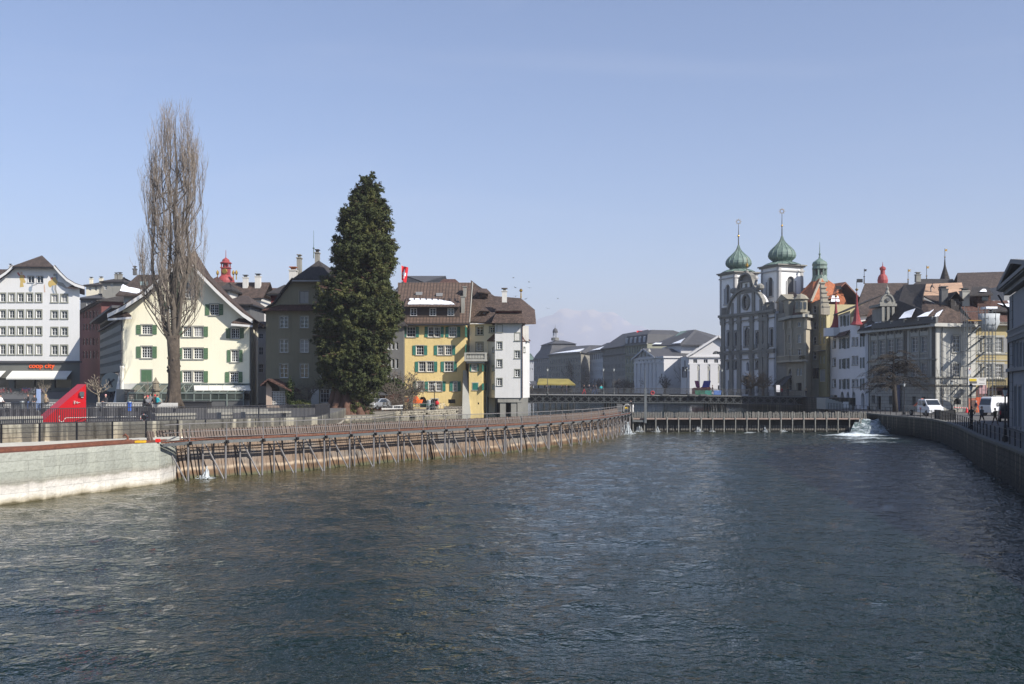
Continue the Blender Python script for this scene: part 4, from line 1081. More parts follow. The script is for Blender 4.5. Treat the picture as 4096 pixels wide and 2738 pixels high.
for xa,xb in((800,918),(920,1035),(1037,1150),(1152,1262)):
    ua,ub=fu(xa,1150)[0],fu(xb,1150)[0];t0,t1=.2,.75
    mb.slab([f.w(ua+.6,ze+(zt-ze)*t0+.1,OUT*(1-t0)),f.w(ub+.6,ze+(zt-ze)*t0+.1,OUT*(1-t0)),f.w(ub,ze+(zt-ze)*t1+.1,OUT*(1-t1)),f.w(ua,ze+(zt-ze)*t1+.1,OUT*(1-t1))],.03)
mb.build('awning',MATS['awning_canvas'],cons)
# dark serving counter in front
mb=MB();a=P(Z2,655,1330,119);b_=P(Z2,892,1275,119);mb.box(a.x,119,a.z,b_.x,121,b_.z);mb.box(a.x-.1,118.9,b_.z,b_.x+.1,121.1,b_.z+.08)
tag(mb.build('serving_counter',plain('dark_counter',(.025,.025,.028)),loc=(a.x,119,a.z)),'long black bar counter in front of the glazed conservatory','counter')
# ruined stone stub left of conservatory
mb=MB();a=P(Z2,135,1290,126);b_=P(Z2,205,1165,126);mb.box(a.x,126,3.4,b_.x,128,b_.z);a=P(Z2,206,1290,125);b_=P(Z2,285,1168,125);mb.box(a.x,125,3.4,b_.x,127.9,b_.z,1)
tag(mb.build('stone_wall',[m_stone,mat('rubble_stone',(.26,.23,.19),.95,.3,2,.08,5,kind='block',bw=.5,bh=.25,mortar=.04,mcol=.4,fac2=.6)]),'stub of old rubble stone wall at the corner of the cream house','wall')
mb=MB();a=P(Z2,130,1155,127.5);b_=P(Z2,190,985,127.5);mb.hexa([(a.x,126.5,3.4),(b_.x,126.5,3.4),(b_.x,127.9,3.4),(a.x,127.9,3.4)],[(a.x+1.0,126.5,b_.z),(b_.x,126.5,b_.z+.2),(b_.x,127.9,b_.z+.2),(a.x+1.0,127.9,b_.z)])
tag(mb.build('buttress',m_white),'sloping white buttress at the left corner of the cream house','buttress')
# fountain column
fc=empty('monument',tuple(P(Z2,466,1285,120)),'slender weathered stone monument column beside the poplar trunk','monument');p=wloc(fc);p.z=3.5;fc.location=p
hh=P(Z2,466,1062,120).z-3.5
MB().lathe(p,[(.75,0),(.75,.9),(.6,1.0),(.55,1.1)],8,rot=.4).build('pedestal',m_stone,fc)
MB().lathe(p,[(.45,1.1),(.42,hh*.52),(.62,hh*.55),(.62,hh*.60),(.40,hh*.62),(.36,hh*.78),(.45,hh*.80),(.2,hh*.88),(.1,hh*.95),(0,hh)],8,rot=.4).build('shaft',mat('worn_sandstone',(.22,.19,.14),.95,.3,2),fc)
# ---- buildings between cream and olive
mid=roofblock('narrow white house front with grey framed windows between cream and olive houses',Z2,1255,1400,148,1140,640,600,m_twhite,m_tile2,8,(0,0),wins=[(1325,812,1363,880),(1325,955,1363,1028),(1325,700,1363,745)])
for(x0,x1,d,ye,yr,lab,rf_,wl)in((880,1345,168,400,272,'house with broad brown tiled roof directly behind the cream gable',m_tile2,m_twhite),(1030,1255,158,452,385,'lower brown roofed house wing with dark eave behind the cream house',m_tile,m_dgrey),(1238,1420,178,520,425,'house with rusty orange roof between the cream and olive houses',m_tiler,m_tilem),(1330,1560,200,420,320,'far brown roofed house just left of the olive house chimneys',m_tilem,m_twhite),(860,985,190,300,222,'small brown roofed house left of the red clock tower',m_tilem,m_grey)):
    roofblock(lab,Z2,x0,x1,d,900,ye,yr,wl,rf_,9,(0,0)if x0==880 else(1.5,1.5),{880:[(1192,1232,235,420),(1294,1338,225,330)]}.get(x0,()))
mb_=roofblock('little grey dormer house with dark hipped roof behind the cream gable',Z2,1000,1085,163,400,330,275,m_twhite,m_tiled,5,(1,1),wins=[(1050,335,1068,375)])
# clock tower
m_tred=mat('red_painted_tower',(.30,.05,.05),.6,.15,1)
ct=empty('clock_tower',tuple(P(Z2,1052,270,225)),'dark red clock tower with bulbous dome above the roofs at left','tower');D=225;k_=D/FPX/2.09
c=P(Z2,1052,285,D);H=lambda y:(285-y)*k_
MB().lathe(c,[(72*k_,-6),(72*k_,0),(72*k_,H(262)),(64*k_,H(240)),(46*k_,H(222)),(34*k_,H(208))],20).build('dome',m_tred,ct)
MB().lathe(c,[(45*k_,H(212)),(45*k_,H(158)),(54*k_,H(156)),(54*k_,H(150)),(43*k_,H(148))],4,rot=pi/4).build('clock_stage',m_tred,ct)
mb=MB()
for sx in(-1,1):
    for sy in(-1,1):mb.bar(c+Vector((sx*28*k_,sy*28*k_,H(150))),c+Vector((sx*28*k_,sy*28*k_,H(116))),8*k_,8*k_)
mb.bar(c+Vector((0,-28*k_,H(150))),c+Vector((0,-28*k_,H(116))),6*k_,6*k_);mb.lathe(c,[(20*k_,H(150)),(20*k_,H(116))],8);mb.build('belfry',m_tred,ct)
MB().lathe(c,[(48*k_,H(116)),(50*k_,H(110)),(30*k_,H(98)),(30*k_,H(88)),(24*k_,H(80)),(8*k_,H(70)),(3*k_,H(62)),(2*k_,H(5)),(0,H(0))],12).build('cap',m_tred,ct)
q=c+Vector((0,-32.5*k_,H(184)));o=MB().tube([q,q+Vector((0,-.12,0))],22*k_,20).build('clock_face',plain('clock_white',(.6,.6,.55)),ct)
mb=MB();mb.lathe((0,0,0),[(18*k_,-.05),(23*k_,0),(18*k_,.05)],24);mb.v=[(q.x+v[0],q.y-.14+v[2],q.z+v[1])for v in mb.v];mb.build('clock_ring',m_gold,o)
mb=MB();mb.bar(q+Vector((0,-.2,0)),q+Vector((.3,-.2,.6)),.12,.05,up=(0,1,0));mb.bar(q+Vector((0,-.2,0)),q+Vector((.1,-.2,-.8)),.1,.05,up=(0,1,0));mb.build('clock_hand',m_gold,o)
for x in(983,1115,1140):b_=P(Z2,x,250,D-2);MB().lathe(b_,[(.12,0),(.1,1.0),(.3,1.3),(.3,1.7),(0,2.2)],8).build('finial',m_gold,ct)
# ---- 5 olive house
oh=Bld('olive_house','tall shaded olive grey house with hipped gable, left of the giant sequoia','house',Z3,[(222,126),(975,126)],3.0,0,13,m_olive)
oh.bk=[Vector((oh.pts[1].x-1.8,139)),Vector((oh.pts[0].x-1.8,139))]
f=oh.f[0];oh.top=f.uv(Z3,222,560)[1]
f.top=[f.uv(Z3,*p)for p in[(222,560),(300,522),(370,425),(430,345),(450,333),(746,333),(770,345),(826,425),(896,522),(975,560)]]
sur=(mat('olive_trim',(.27,.25,.2)),.1);kw=dict(cols=2,rows=3,sur=sur)
for(y0,y1)in((617,710),(800,903),(992,1102)):
    for x0 in(330,490,645,800):oh.win(0,x0,y0,x0+66,y1,**kw)
oh.win(0,486,420,555,516,cols=2,rows=2,sur=sur,g=2,fr=m_grey);oh.win(0,640,420,708,516,cols=2,rows=2,sur=sur)
oh.win(0,647,1190,720,1296,cols=3,rows=3);
oh.finish()
for x in(577,724):mb=MB();a,z1_=f.uv(Z3,x,1190);b_,z0_=f.uv(Z3,x+62,1312);f.box(mb,a,z0_,b_,z1_,.02,.08);mb.build('folding_shutter',m_twhite,oh.root)
oh.roof_outline([f.uv(Z3,*p)for p in[(206,592),(240,560),(300,520),(370,420),(448,328)]],13,m_tiled,.7,.22,skew=-1.8)
oh.roof_outline([f.uv(Z3,*p)for p in[(748,328),(826,420),(896,520),(956,560),(990,592)]],13,m_tiled,.7,.22,skew=-1.8)
L0,R0=f.w(*f.uv(Z3,445,334),1.2),f.w(*f.uv(Z3,752,334),1.2);uu=f.uv(Z3,598,175);ap,ap2=f.w(uu[0],uu[1]+.3,-3.2),f.w(uu[0],uu[1]+.3,-13);L1,R1=f.w(*f.uv(Z3,445,334),-13),f.w(*f.uv(Z3,752,334),-13)
mb=MB();mb.slab([L0,R0,ap],.2);mb.slab([R0,R1,ap2,ap],.2);mb.slab([L1,L0,ap,ap2],.2);ro=mb.build('roof',m_tiled,oh.root);MB().bar(L0-Vector((0,0,.25)),R0-Vector((0,0,.25)),.2,.18).build('gutter',m_grey,ro)
a,b_=f.uv(Z3,210,572),f.uv(Z3,980,572);c_=f.uv(Z3,600,528)[1]
MB().slab([f.w(a[0],a[1],1.0),f.w(b_[0],b_[1],1.0),f.w(b_[0]-1,c_,.02),f.w(a[0]+2,c_,.02)],.15).build('pent_roof',m_tilem,oh.root)
chimney(Z3,404,456,262,380,131,m_twhite,oh.root,m_tiler,1.2);chimney(Z3,464,494,165,330,133,m_stone,oh.root,dep=1.0);chimney(Z3,606,636,125,240,135,m_stone,oh.root,m_tiled,1.0)
q=P(Z3,597,165,129.5);MB().lathe(q,[(.06,0),(.05,1.2),(.15,1.3),(.03,1.5),(.02,3.6)],6).build('finial',m_copper,oh.root)
roofblock('house with dark red gable dormer wall squeezed behind the olive house',Z3,262,440,142,800,440,372,mat('oxblood_render',(.13,.03,.03)),m_tiled,8,(1,1))
# gate house
gh=empty('garden_pavilion',tuple(P(Z3,300,1320,121)),'pink rendered garden pavilion with lattice window and lean-to roof by the olive house','pavilion')
z0=3.4;a=P(Z3,225,1320,120);b_=P(Z3,386,1210,120);zt=P(Z3,230,1125,120).z
x0,x1,x2=a.x,P(Z3,268,0,120).x,b_.x
mb=MB();mb.hexa([(x0,120,z0),(x1,120,z0),(x1,124,z0),(x0,124,z0)],[(x0,120,zt),(x1,120,zt-.9),(x1,124,zt-.9),(x0,124,zt)])
mb.box(x1,120.001,z0,x2,124,z0+.4);mb.box(x2-.15,120.001,z0+.4,x2,124,b_.z);mb.build('wall',mat('pink_render',(.42,.32,.25),.9,.15,1),gh)
mb=MB().box(x1,120.3,z0+.4,x2-.15,120.35,b_.z)
mb2=MB();n=9
for k in range(n+1):
    x=x1+(x2-.15-x1)*k/n;mb2.bar((x,120.2,z0+.4),(x,120.2,b_.z),.06,.05)
for k in range(9):z=z0+.4+(b_.z-z0-.4)*k/8;mb2.bar((x1,120.18,z),(x2-.15,120.18,z),.05,.06)
mb2.build('lattice',m_twhite,gh);mb.build('window',glassmat(0),gh)
mb=MB();p=P(Z3,238,1108,119);q=P(Z3,425,1198,119);mb.slab([p,q,q+Vector((0,5,0)),p+Vector((0,5,0))],.22);mb.slab([p+Vector((-.9,0,-.7)),p,p+Vector((0,5,0)),p+Vector((-.9,5,-.7))],.2);mb.build('roof',m_tilem,gh)
# grey & pink buildings behind the sequoia
gb=Bld('grey_building','dark grey building with strip windows between the sequoia and the yellow house','building',Z3,[(1120,150),(1300,150)],3,0,12,m_dgrey);g=gb.f[0];gb.top=g.uv(Z3,1200,690)[1]
for(y0,y1)in((820,880),(950,1030),(1080,1140)):
    for x in(1150,1178,1208,1240):gb.win(0,x,y0,x+24,y1,'simple',cols=1,rows=1)
gb.finish();gb.hip(gb.top,gb.top+2.5,m_tiled,ins=(2,2));snowpatch(gb,[g.w(1,gb.top+.7,-.8),g.w(g.L-3,gb.top+.6,-.6),g.w(g.L-4,gb.top+1.4,-2.8),g.w(3,gb.top+1.4,-2.8)])
pb=Bld('pink_house','pale house with pink shutters glimpsed through the sequoia','house',Z3,[(960,146),(1120,146)],3,0,12,m_tcream);g=pb.f[0];pb.top=g.uv(Z3,1000,620)[1]
for(y0,y1)in((700,770),(820,890),(940,1010),(1060,1130)):pb.win(0,1005,y0,1040,y1,shut=plain('pink_shutter',(.5,.16,.17)),sur=(m_stonetrim,.1));pb.win(0,1070,y0,1095,y1)
pb.finish();pb.hip(pb.top,pb.top+4,m_tilem,ins=(2,2))
# ---- 7 yellow house
DY=152
yh=Bld('yellow_house','ochre yellow house with teal shutters and snow strip on its roof','house',Z4,[(225,DY),(812,DY),(850,DY+9)],1.6,0,9,m_yellow)
f=yh.f[0];yh.top=f.uv(Z4,225,543)[1]
yh.bk=[Vector((yh.pts[2].x,DY+9)),Vector((yh.pts[0].x,DY+9))];yh.bk=[Vector((yh.pts[0].x+4,DY+9.2)),Vector((yh.pts[0].x,DY+9))]
sur=(m_stonetrim,.1);T=m_shutt;kw=dict(cols=3,rows=3,sur=sur,shut=T)
for r_ in((578,670,[(286,362,1,1),(477,525,1,0),(535,584,0,1),(664,732,1,1)]),(746,830,[(370,436,1,1),(562,616,1,0),(630,688,0,1)]),(890,980,[(392,452,1,0),(464,526,0,1),(623,702,1,1)]),(1068,1154,[(374,436,1,0),(480,536,1,0),(546,600,0,1),(702,736,1,1)])):
    for(x0,x1,l,r)in r_[2]:swin(yh,0,x0,r_[0],x1,r_[1],l,r,swp=32,**kw)
yh.win(0,655,1228,720,1264,'dark',rec=.4);yh.win(0,510,1226,562,1295,cols=2,rows=2,sur=(m_stonetrim,.15),fr=m_wood);yh.win(0,400,1205,458,1300,'dark',rec=.5,name='door',arch=m_yellow)
yh.win(1,820,590,838,680,cols=1,rows=3,shut=T);yh.win(1,820,745,836,830,cols=1,rows=3,shut=T)
yh.finish()
# gable on the right side (facade 1)
g1=yh.f[1]
zr=P(Z4,0,182,DY+8).z
A=Vector((yh.pts[0].x-.3,DY-.9,yh.top-.05));B=Vector((yh.pts[1].x+.6,DY-.9,yh.top-.05));C=Vector((P(Z4,856,0,DY+8).x+.3,DY+8,zr));D_=Vector((P(Z4,205,0,DY+8).x,DY+8,zr))
mb=MB().slab([A,B,C,D_],.25);mb.slab([C,Vector((C.x,DY+16,zr-4)),Vector((D_.x,DY+16,zr-4)),D_],.25);yroof=mb.build('roof',m_tileb,yh.root)
MB().poly([Vector((yh.pts[1].x,DY,yh.top-.2)),Vector((yh.pts[2].x,DY+9,yh.top-.2)),Vector((C.x-.3,DY+9,zr-.5)),Vector((C.x-.4,DY+8,zr-.3))]).build('gable_wall',m_yellow,yh.root)
MB().bar(B+Vector((.05,0,.03)),C+Vector((.05,0,.03)),.12,.12).build('verge',m_stonetrim,yroof)
MB().bar(A+Vector((0,-.05,-.3)),B+Vector((0,-.05,-.3)),.2,.2).build('gutter',m_iron,yroof)
def yr(x,y):t=(538-y)/(538-180);return P(Z4,x,y,DY-.9+8.9*t)
# dormer
a,b_=yr(272,478),yr(752,478);zt=P(Z4,0,386,DY+.2).z;dd=DY+.3
dm=Bld.__new__(Bld)
db=Bld('dormer_body',None,None,Z4,[(272,dd),(755,dd)],0,0,4,mat('dark_timber_cladding',(.05,.035,.028),.8,.3,3),world=None)
db.zb=a.z-.2;db.top=zt
for x0 in(319,491,652):db.win(0,x0,413,x0+54,478,cols=2,rows=3,sur=(m_twhite,.05))
db.finish('dormer_wall')
for o in KIDS(db.root):
    if True:
        off_=wloc(db.root)-wloc(yh.root);o.parent=yh.root;o.location=Vector(o.location)+off_
bpy.data.objects.remove(db.root)
e0,e1=P(Z4,262,388,dd-.9),P(Z4,765,392,dd-.9);t0,t1=yr(280,316),yr(750,322)
mb=MB().slab([e0,e1,t1,t0],.2);dr=mb.build('dormer_roof',m_tileb,yh.root)
snowpatch(yh,[e0.lerp(t0,.08)+Vector((.5,0,0)),e1.lerp(t1,.12)+Vector((-.8,0,0)),e1.lerp(t1,.45)+Vector((-1.2,0,0)),e1.lerp(t1,.8)+Vector((-3.5,0,0)),e0.lerp(t0,.85)+Vector((.5,0,0))],parent=dr,lift=.12)
mb=MB()
for k in range(9):p=e0.lerp(e1,(k+.5)/9);q=t0.lerp(t1,(k+.5)/9);mb.bar(p.lerp(q,.55)+Vector((0,0,.2)),p.lerp(q,.93)+Vector((0,0,.2)),.14,.05)
mb.build('snow_guard',m_tile,dr)
for x0,x1,y0,y1 in((790,818,222,300),(772,802,310,440)):
    p=yr((x0+x1)/2,y1);q0=P(Z4,x0,y0,p.y-.3);q1=P(Z4,x1,y1,p.y-.3);mb=MB();mb.box(q0.x,p.y-.4,q1.z-.3,q1.x,p.y+.7,q0.z);mb.box(q0.x-.1,p.y-.5,q0.z,q1.x+.1,p.y+.8,q0.z+.12);mb.build('chimney',m_stone,yh.root)
for x,y in((395,290),(577,300)):p=yr(x,y);MB().box(p.x-.5,p.y-.3,p.z-.1,p.x+.5,p.y+.5,p.z+.4).build('skylight',m_grey,yroof)
# extension with balcony, buttress
ye=Bld('house_extension',None,None,Z4,[(842,DY-1.8),(962,DY-1.8),(996,DY+2.4)],1.6,0,4,m_yellow);g=ye.f[0];ye.top=g.uv(Z4,850,888)[1]
ye.bk=[Vector((ye.pts[2].x,DY+6)),Vector((ye.pts[0].x,DY+6))]
swin(ye,0,868,915,912,975,swp=18,**kw);swin(ye,0,875,1082,923,1144,closed=True,swp=18,**kw);ye.win(0,920,1256,932,1274,'dark');ye.win(1,968,915,980,980,shut=T,cols=1);ye.win(1,970,1085,985,1145,shut=T,cols=1)
ye.finish('extension_wall');ext=ye.wallobj
for o in KIDS(ye.root):off_=wloc(ye.root)-wloc(yh.root);o.parent=yh.root;o.location=Vector(o.location)+off_
bpy.data.objects.remove(ye.root)
zb_=ye.top;cx0,cx1=P(Z4,800,0,DY-2.6).x,P(Z4,1003,0,DY-2.6).x
mb=MB();mb.box(cx0,DY-2.6,zb_,cx1,DY+3,zb_+.3);mb.box(cx0+.3,DY-2.3,zb_-.3,cx1-.4,DY+3,zb_);
bal=mb.build('balcony',m_stonetrim,yh.root);mb=MB();n=13
for k in range(n+1):x=cx0+.2+(cx1-cx0-.4)*k/n;mb.lathe((x,DY-2.45,zb_+.3),[(.06,0),(.13,.25),(.06,.5),(.05,.85)],6)
for k in range(5):mb.lathe((cx1-.15,DY-2.3+k*1.1,zb_+.3),[(.06,0),(.13,.25),(.06,.5),(.05,.85)],6)
mb.box(cx0,DY-2.6,zb_+1.12,cx1,DY-2.3,zb_+1.3);mb.box(cx1-.3,DY-2.3,zb_+1.12,cx1,DY+3,zb_+1.3);mb.box(cx0,DY-2.6,zb_+.3,cx0+.3,DY-2.3,zb_+1.12);mb.box(cx1-.35,DY-2.6,zb_+.3,cx1,DY-2.25,zb_+1.12);mb.build('balustrade',m_stonetrim,bal)
a=P(Z4,782,1335,DY-2.5);b_=P(Z4,860,1335,DY-2.5);c_=P(Z4,822,968,DY);d_=P(Z4,790,968,DY)
mb=MB().hexa([(a.x,DY-3.2,1.5),(b_.x,DY-3.2,1.5),(b_.x,DY+.0,1.5),(a.x,DY+.0,1.5)],[(d_.x,DY-.3,c_.z),(c_.x,DY-.3,c_.z),(c_.x,DY+.02,c_.z),(d_.x,DY+.02,c_.z)]);mb.build('buttress',m_stonetrim,yh.root)
# roofs behind the yellow house
q=roofblock('large reddish brown hipped roof house standing behind the yellow house',Z4,430,900,DY+22,600,330,150,m_twhite,m_tilem,16,(3,4))
q=roofblock('dark low hipped roof house, farthest behind the yellow house roof',Z4,190,640,DY+44,600,260,122,m_grey,m_slate,22,(9,9))
# swiss flag
fl=empty('flagpole',tuple(P(Z4,236,180,DY+10)),'white flagpole with a red and white flag above the yellow house','flag')
p=P(Z4,236,185,DY+10);q=P(Z4,236,12,DY+10);MB().tube([p-Vector((0,0,3)),q],[.06,.03],6).build('pole',m_twhite,fl)
def flag(root,top,w_,h_,m1,m2,wave=.15,sag=.6):
    mb=MB();n=10
    for j in range(n+1):
        for i in range(n+1):
            u=i/n;v=j/n;mb.v.append((top.x+w_*u*(1-.35*v),top.y+wave*sin(6*u+2*v),top.z-h_*v-sag*u*w_*(.4+v*.3)))
    for j in range(n):
        for i in range(n):
            u=(i+.5)/n-.5;v=(j+.5)/n-.5;cr=(abs(u)<.11 and abs(v)<.32)or(abs(v)<.11 and abs(u)<.32)
            a=j*(n+1)+i;mb.f.append((a,a+1,a+n+2,a+n+1));mb.m.append(1 if cr else 0)
    return mb.build('flag_cloth',[m1,m2],root,smooth=True)
m_fr=plain('flag_red',(.6,.01,.02),.7);m_fw=plain('flag_white',(.8,.8,.8),.7)
flag(fl,q+Vector((0,0,-.3)),1.15,2.3,m_fr,m_fw,.3,.75)
# ---- 8 white tower house over the water
DT=150
tb=Bld('water_house','old white house on piers over the water with irregular brown roofs','house',Z4,[(848,DT+6),(1076,DT+4)],1.6,0,9,m_tcream);f=tb.f[0];tb.top=f.uv(Z4,950,552)[1]
sur=(m_trimgrey,.16)
tb.win(0,908,575,966,650,cols=2,rows=3,sur=sur);tb.win(0,1030,580,1070,628,cols=2,rows=2,sur=sur);tb.win(0,908,720,966,795,cols=2,rows=3,sur=sur)
tb.finish()
# front tower
m_w2=mat('weathered_white_render',(.58,.57,.55),.88,.08,.5,.01,8,streak=.12)
tw=Bld('tower_body',None,None,Z4,[(1013,DT+3.8),(1075,DT),(1318,DT),(1385,DT+5.5)],0,0,9,m_w2)
tw.zb=P(Z4,0,1215,DT).z;tw.top=tw.f[1].uv(Z4,1100,548)[1]
tw.bk=[Vector((tw.pts[3].x,DT+13)),Vector((tw.pts[0].x,DT+13))]
sur=(m_trimgrey,.1)
tw.f[0].top=[(0,tw.f[1].uv(Z4,1100,700)[1]),(tw.f[0].L,tw.f[1].uv(Z4,1100,690)[1])]
tw.f[2].top=[(0,tw.f[1].uv(Z4,1100,690)[1]),(tw.f[2].L,tw.f[1].uv(Z4,1100,712)[1])]
for(y0,y1)in((562,626),(713,778),(872,938),(1040,1104)):tw.win(1,1095,y0,1139,y1,cols=2,rows=3,sur=sur,g=1)
for(y0,y1)in((634,702),(793,858),(960,1026)):tw.win(1,1254,y0,1298,y1,cols=2,rows=3,sur=sur,g=1)
tw.win(2,1330,762,1345,805,cols=1,rows=2,sur=sur)
for(y0,y1)in((765,810),(930,975),(1095,1140)):tw.win(0,1054,y0,1070,y1,cols=1,rows=2,sur=sur)
ztw=tw.top;
tw.finish('tower_wall',back_top=tw.f[1].uv(Z4,1100,700)[1])
for o in KIDS(tw.root):off_=wloc(tw.root)-wloc(tb.root);o.parent=tb.root;o.location=Vector(o.location)+off_
bpy.data.objects.remove(tw.root)
X=lambda x,d=DT:P(Z4,x,0,d).x;Zv=lambda y,d=DT:P(Z4,0,y,d).z
x0,x1=X(1075),X(1318)
mb=MB().box(x0+.01,DT+.02,Zv(700),x1-.01,DT+7,ztw);mb.box(X(1322),DT+2.2,Zv(700),X(1380),DT+9,Zv(560));mb.build('upper_wall',m_twhite,tb.root)
# mansard over the tower
def ring(xa,xb,ya,yb,z):return[(xa,ya,z),(xb,ya,z),(xb,yb,z),(xa,yb,z)]
mb=MB();r=[ring(X(1046),X(1347),DT-1.1,DT+8.5,Zv(545,DT-1)),ring(X(1062),X(1328),DT-.6,DT+8,Zv(500,DT-.6)),ring(X(1085),X(1305),DT+.2,DT+7,Zv(452)),]
for a,b_ in zip(r,r[1:]):mb.hexa(a,b_)
mb.build('mansard_roof',m_tile2,tb.root)
mb=MB().hexa(ring(X(1085),X(1305),DT+.3,DT+7,Zv(455)),ring(X(1083),X(1308),DT+.1,DT+7,Zv(428)));mb.build('red_band',mat('carved_red_band',(.12,.02,.02)),tb.root)
mb=MB();b_=ring(X(1075),X(1316),DT-.3,DT+7.5,Zv(430));ap=(X(1192),DT+2.8,Zv(358,DT+2.8));ap2=(X(1192),DT+9,Zv(358,DT+2.8))
mb.slab([b_[0],b_[1],ap],.15);mb.slab([b_[1],b_[2],ap2,ap],.15);mb.slab([b_[3],b_[0],ap,ap2],.15);mb.build('roof',m_tile2,tb.root)
# large main roof
dE,dR=DT+4.5,DT+13
def mr(pts):return MB().slab([P(Z4,x,y,d)for x,y,d in pts],.25)
mb=MB();mb.slab([P(Z4,*q)for q in[(846,530,DT+5.1),(1080,540,DT+3.2),(1180,430,DT+7),(1186,322,dR),(868,322,dR)]],.25)
mb.slab([P(Z4,*q)for q in[(868,322,dR),(1045,322,dR),(1040,300,DT+14.5),(940,235,DT+15.5),(858,158,DT+17)]],.25)
mb.slab([P(Z4,*q)for q in[(1180,430,DT+7),(1300,470,DT+5),(1345,545,DT+2.6),(1442,540,DT+5.0),(1432,425,dR-2),(1308,322,dR),(1186,322,dR)]],.25)
mb.slab([P(Z4,*q)for q in[(1308,322,dR),(1432,425,dR-2),(1442,540,DT+5),(1442,520,dR+6),(1380,400,dR+6)]],.25)
mb.slab([P(Z4,*q)for q in[(858,158,DT+17),(1040,300,DT+14.5),(1045,322,dR),(1308,322,dR),(1308,440,dR+8),(860,440,dR+9)]][::1],.2)
mb.build('roof',m_tile2,tb.root)
mb=MB().box(X(940,DT+15),DT+12.5,Zv(322,DT+13),X(1015,DT+15),DT+17,Zv(285,DT+13));mb.slab([P(Z4,920,262,DT+11.8),P(Z4,1040,276,DT+11.8),P(Z4,1000,236,DT+15),P(Z4,945,234,DT+15)],.15);mb.build('dormer',m_tile2,tb.root)
mb=MB();a=P(Z4,960,474,DT+6.5);b_=P(Z4,1003,444,DT+6.5);mb.box(a.x,DT+6.0,a.z,b_.x,DT+9,b_.z);dm_=mb.build('dormer',m_tilem,tb.root)
mb=MB();mb.box(a.x+.25,DT+5.97,a.z+.2,b_.x-.25,DT+6.1,b_.z-.15);mb.build('pane',glassmat(0),dm_)
mb=MB();q0,q1,q2=P(Z4,940,430,DT+5.6),P(Z4,1024,435,DT+5.6),P(Z4,980,395,DT+8);q3=q2+Vector((0,2,0));mb.slab([q0,q1,q2],.12);mb.slab([q1,q1+Vector((0,4,0)),q3,q2],.12);mb.slab([q0+Vector((0,4,0)),q0,q2,q3],.12);mb.build('dormer_roof',m_tile2,dm_)
ch_=chimney(Z4,1138,1182,262,360,DT+6,m_twhite,tb.root,m_stonetrim,1.2)
mb=MB();a=P(Z4,1133,262,DT+6);b_=P(Z4,1187,262,DT+6);ap=Vector(((a.x+b_.x)/2,DT+6.6,P(Z4,0,228,DT+6).z));z_=a.z+.55
mb.slab([(a.x,DT+5.8,z_),(b_.x,DT+5.8,z_),ap],.08);mb.slab([(b_.x,DT+5.8,z_),(b_.x,DT+7.4,z_),ap],.08);mb.slab([(a.x,DT+7.4,z_),(a.x,DT+5.8,z_),ap],.08);mb.build('chimney_hood',m_tile2,ch_)
p=P(Z4,1308,322,dR);MB().lathe(p,[(.12,0),(.08,.9),(.05,.95),(.26,1.15),(.26,1.35),(0,1.6)],10).build('finial',m_gold,tb.root)
mb=MB()
mb.slab([P(Z4,1002,700,DT+3.8),P(Z4,1076,702,DT-.2),P(Z4,1073,635,DT+3)],.15);mb.build('lean_to_roof',m_tilem,tb.root)
mb=MB();mb.slab([P(Z4,1318,704,DT-.1),P(Z4,1393,700,DT+5.2),P(Z4,1362,672,DT+6),P(Z4,1320,640,DT+2.4)],.15);mb.build('lean_to_roof',m_tilem,tb.root)
mb=MB();mb.box(X(1120),DT+.3,1.3,X(1172),DT+2,Zv(1250));mb.box(X(1218),DT+.3,1.3,X(1270),DT+2,Zv(1250));mb.box(X(1276),DT+.2,1.3,X(1372),DT+5,Zv(1215));mb.box(X(1100),DT+.15,Zv(1256),X(1318),DT+4,Zv(1215));mb.build('pier',m_stone,tb.root)
mb=MB().box(X(1000),DT+4.5,1.3,X(1276),DT+5,Zv(1210));mb.build('undercroft_wall',m_dark,tb.root)
a=tw.pts[3];MB().tube([(X(1320),DT-.12,Zv(560)),(X(1320),DT-.12,Zv(1215))],.07,6).build('drainpipe',m_tilem,tb.root)
# ================================================================ far bank beyond the bridge
m_far=mat('far_sandstone',(.24,.225,.19),.85,.1,.4);m_farg=mat('far_grey_stone',(.19,.185,.17),.85,.1,.4);m_farw=mat('far_pale_render',(.42,.43,.45),.85,.06,.4)
def rows(b,i,y0s,xs0,xs1,n,wv,hv,st='simple',cols=2,rows_=2,frac0=0,**k):
    "n windows between facade fractions, rows given by (ztop,zbot)"
    g=b.f[i]
    for(z0,z1)in y0s:
        for q in range(n):
            u=g.L*(xs0+(xs1-xs0)*(q+.5)/n);b.winuv(i,u-wv/2,z0,u+wv/2,z1,st,cols=cols,rows=rows_,**k)
# dome bank
FSC[0]=1.35
db=Bld('domed_building','far grey building with bell shaped dark roof and small lantern turret','building',Z5,[(205,345),(352,325)],3,0,16,m_farg);g=db.f[0];db.top=g.uv(Z5,300,690)[1]
zt,zb0=db.top,8
rows(db,0,[(9,11.3),(13,15.3),(17,19)],.02,.98,8,1.0,2,'simple',g=0)
db.finish();q4=[Vector((*p,db.top))for p in db.foot()]
cx=sum((p.x for p in q4))/4;cy=sum((p.y for p in q4))/4
def frust(b,scl,name='roof',m=m_slate,q=None):
    "stacked rings (scale, z) about the footprint centre"
    mb=MB();prev=None;q=q or q4;c=sum(q,Vector((0,0,0)))/4
    for s_,z in scl:
        r=[(c.x+(p.x-c.x)*s_,c.y+(p.y-c.y)*s_,z)for p in q]
        if prev:mb.hexa(prev,r)
        prev=r
    return mb.build(name,m,b.root)
zz=lambda y,d=335:P(Z5,0,y,d).z
frust(db,[(1.04,db.top),(.9,zz(640)),(.74,zz(600)),(.68,zz(556)),(.74,zz(552)),(.2,zz(514))])
